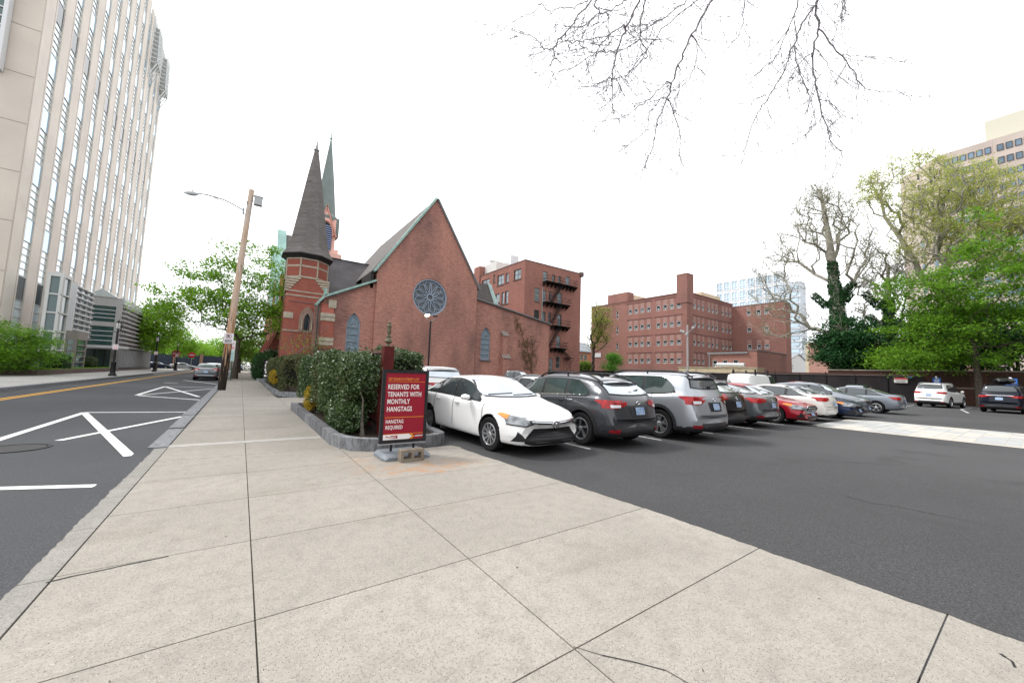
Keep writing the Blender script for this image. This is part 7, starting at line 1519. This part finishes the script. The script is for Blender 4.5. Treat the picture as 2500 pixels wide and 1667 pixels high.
# bare shrub before the church tower
rs_ = np.random.RandomState(62); q = atY(705, 890, 38.); t = thing('bare_shrub', 'bare branching shrub in front of the church stair tower', 'shrub', (float(q[0]), 38, 0)); b = np.array([float(q[0]), 38, 0.]); sk = Skel([b, b+[0, 0, .8], b+[.1, 0, 1.6]])
T = ellip(90, b+[1.3, 0, 3.9], (2.3, 1.4, 2.6), rs_, .6); sk.connect(T, .35, rs_, up=.2, minz=.8); sk.mesh('trunk', mat('bark_mauve', (.16, .12, .115), .9), .10, .010, parent=t); leaves('crown', np.concatenate([c+rs_.normal(size=(12, 3))*.25 for c in T if c[2] < 4.2]), .13, LG, t, .5, rs_)
tree('low_shrub', 'loose grey green shrub under the tower window', (6.1, 38.6, 0), [(0, 0, 0), (0, 0, .5), (0, 0, .9)], [((0, 0, 2.2), (1.6, 1, 1.5), 1)], 50, 60, .11, leafmat('leaf_greygreen', (.05, .07, .035), (.09, .11, .06), .2), 63, r0=.08, rc=.5, minz=.3, cat='shrub', step=.3, rt=.008)
# climbing vine on the right aisle wall
rs_ = np.random.RandomState(64); t = thing('wall_vine', 'brownish climbing vine spreading on the right church aisle wall', 'vine', (32.3, 40.1, 0)); b = np.array([31.9, 40.2, 0.])
B4 = lambda x, y: atY(*Z7(x, y), 40.16); sk = Skel([b, b+[0, -.05, .4]])
T = []
for (x0, y0, x1, y1, w_, n) in ((760, 1500, 740, 1120, 25, 30), (840, 1500, 830, 1250, 20, 24), (740, 1200, 640, 850, 30, 36), (820, 1250, 790, 1090, 40, 40), (760, 1330, 660, 1180, 20, 16), (850, 1320, 870, 1300, 20, 8), (600, 870, 690, 1000, 20, 10), (790, 1450, 760, 1250, 30, 24)):
    for _ in range(n): u = rs_.rand(); T.append(B4(x0+(x1-x0)*u+rs_.normal()*w_, y0+(y1-y0)*u+rs_.normal()*w_*.6)+np.array([0, rs_.uniform(-.08, .05), 0]))
sk.connect(T, .25, rs_, up=.0, wob=.1); sk.mesh('stem', mat('vine_stem', (.10, .065, .04), .9), .05, .012, parent=t); leaves('foliage', np.concatenate([c+rs_.normal(size=(14, 3))*np.array([.12, .05, .14]) for c in T]), .10, leafmat('leaf_vine', (.10, .085, .035), (.13, .11, .05), .2), t, .1, rs_)
# --- trees between the brick buildings
def spec(px, py, X=None, Y=None): p = P2(px, py, X=X, Y=Y); return float(p[0]), float(p[1]), float(p[2])
bx_ = spec(1447, 900, X=59.)
tree('multi_stem_tree', 'tall thin multi stemmed tree with yellow green top left of the four storey block', (59, bx_[1], 0), [(0, 0, 0), (0, 0, 1.), (.0, -.1, 2.)], [((.3, -1.6, 12.8), (2., 2.6, 3.6), 1.3), ((.2, -1., 9.5), (1.8, 2.8, 3), .7)], 150, 24, .26, leafmat('leaf_willow', (.24, .30, .05), (.32, .36, .08), .45), 71, r0=.32, rc=1.3, up=.0, minz=1.2, gap=.1, twigs=260, rt=.018)
bx_ = spec(1495, 900, X=57.5)
tree('young_tree', 'small bright green tree behind the fence before the four storey block', (57.5, bx_[1], 0), [(0, 0, 0), (0, 0, 1.), (0, 0, 2.)], [((0, -.1, 3.6), (1.7, 2.0, 2.2), 1), ((0, .1, 5.6), (1, 1.0, 1), .25)], 80, 85, .22, leafmat('leaf_vivid', (.07, .25, .02), (.12, .33, .035), .45), 72, r0=.14, rc=.85, minz=.8, gap=.08)
bx_ = spec(1432, 905, X=58); clipped('lime_bush', 'lime green bush at the foot of the orange brick house', (59, bx_[1]+1.5, 3.0), (1.2, 1.6, 1.7), leafmat('leaf_lime', (.14, .27, .03), (.2, .33, .05), .4), 4000, .2, seed=73)
# --- plane trees on the right, trunks wrapped in ivy
def limb(sk, pts, X0, dx, frm=None):
    q = [P2(px, py, X=X0+dx*k/max(1, len(pts)-1)) for k, (px, py) in enumerate(pts)]; return sk.branch(q, frm)
def plane(label, X, trunk_px, limbs, targets, seed, r0, mleaf, perleaf, lsize, ivy, twigs, rc=1.1, gap=.0, name='plane_tree', tw=(.0,), rt=.013):
    rs = np.random.RandomState(seed); tp = [P2(*p, X=X) for p in trunk_px]; tp[0][2] = 0; t = thing(name, label, 'tree', tuple(tp[0])); sk = Skel(tp); lims = []
    for (pts, dx) in limbs: a = len(sk.P); limb(sk, pts, X, dx); lims.append((a, len(sk.P)))
    nk = len(sk.P); T = []
    for (px, py, rx_, ry_, n, dxr) in targets:
        for _ in range(n):
            while True:
                u, v = rs.uniform(-1, 1, 2)
                if u*u+v*v < 1: break
            T.append(P2(px+u*rx_, py+v*ry_, X=X+rs.uniform(-dxr, dxr)))
    sk.connect(T, .7, rs, up=.12, minz=5, wob=.16)
    tips = list(sk.tips); tw_ = []
    for _ in range(twigs):
        i = tips[rs.randint(len(tips))]; p = sk.P[i]; d = rs.normal(size=3)+np.array([0, 0, .5]); d /= np.linalg.norm(d); l = rs.uniform(.5, 1.5); m1 = p+d*l*.5+rs.normal(size=3)*.08; sk.P += [m1, p+d*l+rs.normal(size=3)*.15]; sk.par += [i, len(sk.P)-2]; tw_ += [sk.P[-1], m1]
    sk.mesh('trunk', BARKP, r0, rt, parent=t)
    tw_ = np.array(tw_); k = perleaf; C = np.repeat(tw_, k, 0)+rs.normal(size=(len(tw_)*k, 3))*.22; leaves('crown', C, lsize, mleaf, t, .4, rs)
    if ivy:
        C = []
        for (i0, i1, rad_, n) in ivy(sk, lims):
            a, b_ = i0, i1; L_ = np.linalg.norm(b_-a); m_ = int(n*L_); u = rs.rand(m_)[:, None]; th = rs.rand(m_)*6.283; r_ = rad_*rs.uniform(.75, 1.35, m_); d = (b_-a)/L_; e1 = np.cross(d, [0, .3, 1.]); e1 /= np.linalg.norm(e1); e2 = np.cross(d, e1); C.append(a+(b_-a)*u+(e1*np.cos(th)[:, None]+e2*np.sin(th)[:, None])*r_[:, None])
        leaves('ivy', np.concatenate(C), .26, LD, t, .3, rs)
    return t, sk
XP = 60.
def ivyfn(radmain, first, st=0):
    def f(sk, lims):
        out = [(sk.P[i], sk.P[i+1], radmain*(1-.12*i), 520) for i in range(first)]
        for (a, b_) in lims[st:st+3]:
            prev = sk.par[a]
            for i in range(a, min(b_, a+2)): out.append((sk.P[sk.par[i]], sk.P[i], .42-.08*(i-a), 260))
        return out
    return f
plane('pale bare plane tree with ivy clad trunk left of the other big trees', XP, [(2052, 900), (2050, 850), (2046, 780), (2043, 730), (2036, 690), (2032, 640), (2024, 585), (2016, 540), (2008, 495), (2003, 462)],
   [([(2012, 560), (1992, 520), (1980, 480)], .5), ([(2022, 570), (2040, 530), (2048, 490), (2050, 462)], .5), ([(2020, 750), (1985, 720), (1962, 698)], 1), ([(2062, 712), (2085, 690), (2120, 640)], -1), ([(2062, 735), (2078, 715), (2092, 700)], 1), ([(2015, 682), (1990, 670), (1950, 640), (1900, 622), (1870, 628)], 2), ([(2020, 695), (1990, 697), (1950, 690), (1900, 690)], -2), ([(2000, 590), (1960, 560), (1930, 530), (1900, 520)], 1), ([(2040, 600), (2070, 560), (2080, 520)], -1), ([(2030, 560), (2045, 520), (2060, 480)], 1)],
   [(2010, 530, 80, 75, 190, 5), (1900, 640, 70, 70, 90, 4), (1900, 750, 80, 80, 100, 4), (2085, 570, 55, 85, 90, 4), (2110, 650, 50, 50, 36, 3), (1960, 600, 60, 60, 40, 4), (2000, 480, 45, 30, 30, 2), (2030, 780, 90, 30, 14, 4)], 81, .95, LP, 2, .17, ivyfn(.85, 5, 2), 2300, rt=.0105)
plane('second plane tree with ivy limbs between the bare plane and the green maple', XP+6, [(2172, 900), (2170, 850), (2168, 820), (2170, 780), (2168, 730), (2166, 690), (2170, 650)],
   [([(2150, 800), (2120, 770), (2100, 755)], 1), ([(2150, 755), (2110, 715), (2096, 690)], -1), ([(2185, 800), (2200, 780), (2240, 740)], -1), ([(2140, 700), (2120, 680), (2100, 640)], 1), ([(2190, 700), (2210, 650)], 1), ([(2160, 640), (2150, 600)], 1)],
   [(2150, 670, 60, 60, 60, 4), (2110, 720, 40, 50, 30, 3), (2210, 690, 50, 60, 40, 4), (2120, 800, 40, 40, 12, 3)], 82, .8, LP, 2, .16, ivyfn(.75, 4), 800)
plane('large olive green budding plane tree rising behind the maple', XP+8, [(2330, 900), (2325, 820), (2315, 740), (2290, 700), (2262, 690), (2246, 670)],
   [([(2235, 640), (2190, 570), (2160, 530), (2150, 480), (2130, 455)], 2), ([(2262, 650), (2300, 600), (2340, 580), (2380, 560), (2420, 520), (2470, 470)], -2), ([(2275, 620), (2302, 560), (2305, 500), (2310, 450)], 1), ([(2240, 600), (2230, 550), (2245, 490), (2250, 430)], -1), ([(2420, 640), (2460, 560), (2475, 520), (2500, 490)], 2), ([(2440, 560), (2448, 520), (2440, 480)], -1), ([(2350, 720), (2400, 660)], 0)],
   [(2250, 470, 110, 95, 150, 5), (2340, 480, 110, 100, 120, 5), (2440, 490, 100, 90, 130, 5), (2130, 480, 40, 60, 40, 3), (2260, 590, 100, 60, 80, 5), (2480, 600, 70, 80, 70, 4), (2380, 590, 100, 50, 60, 4)], 83, .75, LY, 7, .22, None, 2100, rt=.015)
# maple in front of the wall
mx_ = onG(2398, 985, 0); mx_ = P2(2398, 985, X=53.6); MX, MY = 53.6, float(mx_[1])
def ml(px, py, dx=0): p = P2(px, py, X=MX+dx); return np.array([p[0]-MX, p[1]-MY, p[2]])
tree('maple_tree', 'large bright green maple growing at the brick wall between the two parked suvs', (MX, MY, 0), [(0, 0, 0), tuple(ml(2392, 960)), tuple(ml(2385, 900)), tuple(ml(2378, 850)), tuple(ml(2372, 810)), tuple(ml(2370, 780))], [(tuple(ml(2390, 690)), (3.8, 3.6, 3.9), 1.3), (tuple(ml(2395, 590)), (1.1, 1.0, 3.4), .22), (tuple(ml(2290, 730)), (4, 3.6, 3.0), 1.2), (tuple(ml(2480, 760)), (4, 4, 4.0), 1.2), (tuple(ml(2390, 820)), (4.5, 4.6, 2.6), 1.0), (tuple(ml(2240, 800)), (3.5, 2.8, 2.2), .7), (tuple(ml(2465, 650)), (1.6, 1.1, 2.6), .22), (tuple(ml(2200, 880)), (2.5, 2.0, 1.4), .35), (tuple(ml(2180, 700)), (2, 1.3, 2), .2), (tuple(ml(2330, 880)), (3.0, 3.4, 1.2), .6)], 430, 92, .24, LM, 84, r0=.36, rc=1.15, up=.3, minz=3.5, gap=.16, sq=.42, flat=.6)
# dark foliage masses behind the wall
def mass(name, label, px, py, X, r, m, n, s, seed, cat='shrub'):
    rs = np.random.RandomState(seed); c = P2(px, py, X=X); t = thing(name, label, cat, (float(c[0]), float(c[1]), 0)); b = np.array([c[0], c[1], 0.]); sk = Skel([b, b+[0, 0, max(.5, c[2]-r[2])], np.array(c)]); T = ellip(70, c, r, rs, .8); sk.connect(T, .8, rs); sk.mesh('trunk', BARK, .3, .02, parent=t)
    C = np.concatenate([q+rs.normal(size=(n, 3))*np.array([.7, .7, .35]) for q in T]); leaves('foliage', C[C[:, 2] > 1.0], s, m, t, .55, rs); return t
mass('ivy_thicket', 'dense dark ivy mass around the foot of the bare plane tree', 2062, 840, XP-.5, (1.8, 3.0, 3.0), LD, 230, .30, 91)
mass('dark_thicket', 'dark green thicket between the ivy mass and the maple', 2150, 878, XP+2, (1.8, 2.7, 1.7), LD, 150, .30, 92)
mass('bright_thicket', 'fresh green foliage above the wall left of the maple', 2185, 880, XP-1, (1.8, 2.2, 1.5), LG, 110, .26, 93)
mass('dark_thicket', 'deep green foliage behind the maple trunk', 2330, 820, XP+3, (2.0, 4.6, 3.4), LDEEP, 170, .34, 94)
mass('dark_thicket', 'dark foliage at the right edge above the wall', 2480, 830, XP+2, (2, 4, 3.6), LDEEP, 150, .34, 95)
for k in range(3): mass('dark_thicket', ('dark tree mass past the right edge of the view, nearest the maple', 'dark tree mass past the right edge of the view, middle one', 'dark tree mass past the right edge of the view, farthest one')[k], 2480, 700, XP, (3, 5, 6), LDEEP, 60, .5, 120+k) if 0 else None
mass('dark_thicket', 'dark green mass low behind the wall between plane trees', 2250, 875, XP+4, (2, 3, 2.4), LDEEP, 130, .32, 96)
# --- overhanging bare branches, tree stands behind the camera
rs_ = np.random.RandomState(101); t = thing('overhanging_tree', 'bare budding branches hanging into the top of the view', 'tree', (7.5, -4.5, 0))
Zb = lambda x, y: (1250+x/2.352, y/2.352)
def tp(x, y, D): return atD(*Zb(x, y), D)
root = [np.array([7.5, -4.5, 0]), np.array([7.5, -4.4, 3]), np.array([7.4, -4.2, 6]), np.array([7.2, -3.5, 8.5])]
sk = Skel(root); fork = np.array([6.6, -1., 10.]); fi = sk.branch([fork], 3)
def dens(q, m=4):
    o = []
    for i in range(len(q)-1):
        p0, p1, p2, p3 = q[max(i-1, 0)], q[i], q[i+1], q[min(i+2, len(q)-1)]
        for k in range(m):
            u = k/m; o.append(.5*((2*p1)+(-p0+p2)*u+(2*p0-5*p1+4*p2-p3)*u*u+(-p0+3*p1-3*p2+p3)*u**3)+rs_.normal(size=3)*.011)
    return o+[q[-1]]
def drop(pts, D0, D1, frm=None, via=None):
    q = dens([tp(x, y, D0+(D1-D0)*k/(len(pts)-1)) for k, (x, y) in enumerate(pts)])
    if frm is None: top_ = q[0]+(q[0]-q[1])*1.2; mid = (fork+top_)/2+np.array([0, 0, .8]); return sk.branch([mid, top_]+q, fi)
    return sk.branch(q, frm)
paths = [([(1145, 0), (1100, 80), (1030, 200), (985, 310), (925, 450), (895, 560), (850, 680), (810, 830), (770, 950), (730, 1010)], 8.2, 7.4), ([(735, 0), (680, 110), (640, 200), (605, 290), (578, 420), (572, 600), (580, 650)], 7.2, 6.8), ([(1750, 0), (1755, 160), (1735, 270), (1728, 400), (1745, 520), (1785, 670), (1830, 800), (1905, 900), (1925, 945)], 9, 8.4),
  ([(1640, 20), (1600, 130), (1560, 240), (1520, 330), (1450, 380)], 8, 7.6), ([(1330, 0), (1325, 120), (1300, 210), (1240, 280), (1160, 355)], 8.5, 8.2), ([(440, 20), (330, 170), (270, 240), (200, 290), (165, 260)], 6.8, 6.4), ([(440, 0), (380, 40), (280, 45), (215, 70), (165, 20)], 6.6, 6.2), ([(760, 0), (735, 150), (740, 230), (770, 320), (700, 395)], 7, 6.8), ([(480, 0), (500, 60), (560, 110), (480, 140), (400, 130)], 6.6, 6.4), ([(1075, 0), (960, 80), (840, 200), (740, 330), (650, 440), (590, 440)], 7.8, 7.2), ([(1900, 0), (1900, 50), (1925, 90)], 9, 8.8), ([(660, 0), (600, 45), (500, 85), (410, 145), (300, 155)], 6.8, 6.5), ([(1000, 0), (900, 90), (800, 130), (700, 145)], 7.6, 7.2)]
ends = []
for p, a, b_ in paths: drop(p, a, b_)
def near(x, y, D): q = tp(x, y, D); return int(np.argmin([np.linalg.norm(q-p) for p in sk.P]))
subs = [([(900, 460), (830, 530), (750, 600), (690, 640), (610, 680), (520, 700), (435, 760)], 7.8), ([(905, 580), (940, 680), (970, 800), (960, 900)], 7.8), ([(840, 720), (770, 750), (690, 820), (630, 840)], 7.7), ([(640, 150), (550, 210), (490, 290), (380, 370), (230, 415)], 7.0), ([(1740, 30), (1660, 150), (1620, 260), (1560, 400), (1500, 520), (1420, 630), (1380, 720), (1330, 870), (1250, 895)], 8.8), ([(1755, 165), (1850, 270), (1940, 380), (2000, 470), (2090, 530), (2230, 510)], 8.9), ([(1725, 300), (1640, 380), (1560, 490), (1400, 570), (1310, 600)], 8.7), ([(1735, 270), (1810, 360), (1830, 450), (1930, 460)], 8.8), ([(1785, 670), (1720, 740), (1620, 820), (1555, 835)], 8.5), ([(1740, 480), (1700, 580), (1630, 630)], 8.6), ([(1760, 560), (1830, 600), (1880, 650), (1850, 720)], 8.6), ([(1620, 260), (1650, 380), (1700, 540)], 8.7), ([(600, 300), (520, 300), (440, 290), (380, 240)], 7.0), ([(572, 440), (500, 490), (430, 500)], 6.9), ([(575, 480), (520, 540), (450, 575)], 6.9), ([(590, 450), (620, 500), (610, 560)], 6.9), ([(960, 400), (960, 520), (900, 640)], 8.0), ([(1060, 230), (1060, 330), (1020, 450), (990, 490)], 8.1), ([(740, 220), (620, 290), (520, 290)], 7), ([(1900, 310), (2000, 320), (2080, 345)], 8.9), ([(850, 560), (780, 680), (700, 750)], 7.8), ([(300, 240), (400, 240), (490, 215), (560, 205)], 6.8), ([(160, 20), (110, 90), (60, 100)], 6.2), ([(300, 240), (210, 235)], 6.6), ([(1860, 200), (1930, 170)], 8.9), ([(165, 265), (110, 205), (50, 185)], 6.4), ([(250, 330), (215, 380), (230, 415)], 6.6)]
for p, D_ in subs: sk.branch(dens([tp(x, y, D_-.25*k/len(p)) for k, (x, y) in enumerate(p)]), near(p[0][0], p[0][1], D_))
# side twigs with upturned hooked buds
n0 = len(sk.P); first = 7; cand = [i for i in range(5, n0) if sk.par[i] >= 5]
buds = []; sl = np.array([np.linalg.norm(sk.P[i]-sk.P[sk.par[i]]) for i in cand]); vis = np.array([1. if proj(sk.P[i])[1] > -60 and proj(sk.P[i])[2] > 1 else 0. for i in cand]); pr_ = sl*vis; pr_ /= pr_.sum()
def twig(par, p, v, l, depth):
    n_ = 4; prev = par; q = p; v = v/np.linalg.norm(v); sd_ = _rt*rs_.choice([-1, 1])*rs_.uniform(.05, .22); out = []
    sk.P.append(p); sk.par.append(par); prev = len(sk.P)-1
    for k in range(n_):
        v = v+sd_+np.array([0, 0, (-.10 if k < 2 else .16)])+rs_.normal(size=3)*.05; v /= np.linalg.norm(v); q = q+v*l/n_; sk.P.append(q); sk.par.append(prev); prev = len(sk.P)-1; out.append((prev, q, v))
    buds.append(q)
    if depth:
        for k in range(rs_.randint(1, 4)):
            a, qq, vv = out[rs_.randint(3)]; s_ = _rt*rs_.choice([-1, 1])*rs_.uniform(.4, .8)-_up*rs_.uniform(-.1, .4); twig(a, qq, vv*.8+s_, l*rs_.uniform(.25, .5), depth-1)
for _ in range(950):
    i = cand[rs_.choice(len(cand), p=pr_)]; a = sk.P[sk.par[i]]; b_ = sk.P[i]; d = (b_-a)/np.linalg.norm(b_-a); s_ = _rt*rs_.choice([-1, 1])*rs_.uniform(.35, .8)-_up*rs_.uniform(.0, .35)+_fw*rs_.uniform(-.5, .5)
    twig(sk.par[i], a+(b_-a)*rs_.rand(), d*rs_.uniform(.5, 1.)+s_, rs_.uniform(.18, .75), 1)
for i in range(n0):
    if i not in set(sk.par[:n0]) and i > 6: buds.append(sk.P[i])
sk.nt = 5; sk.mesh('trunk', TWIG, .26, .0029, ex=3.1, parent=t, sides=6)
bm2 = MB()
for q in buds:
    s_ = rs_.choice([-1, 1]); a = q; b_ = q+_rt*.012*s_+np.array([0, 0, .008]); c_ = b_+_rt*.008*s_+np.array([0, 0, .026]); bm2.tube([a, b_, c_], [.003, .0045, .0015], 4)
bm2.obj('bud', mat('bud', (.26, .24, .24), .8), t)
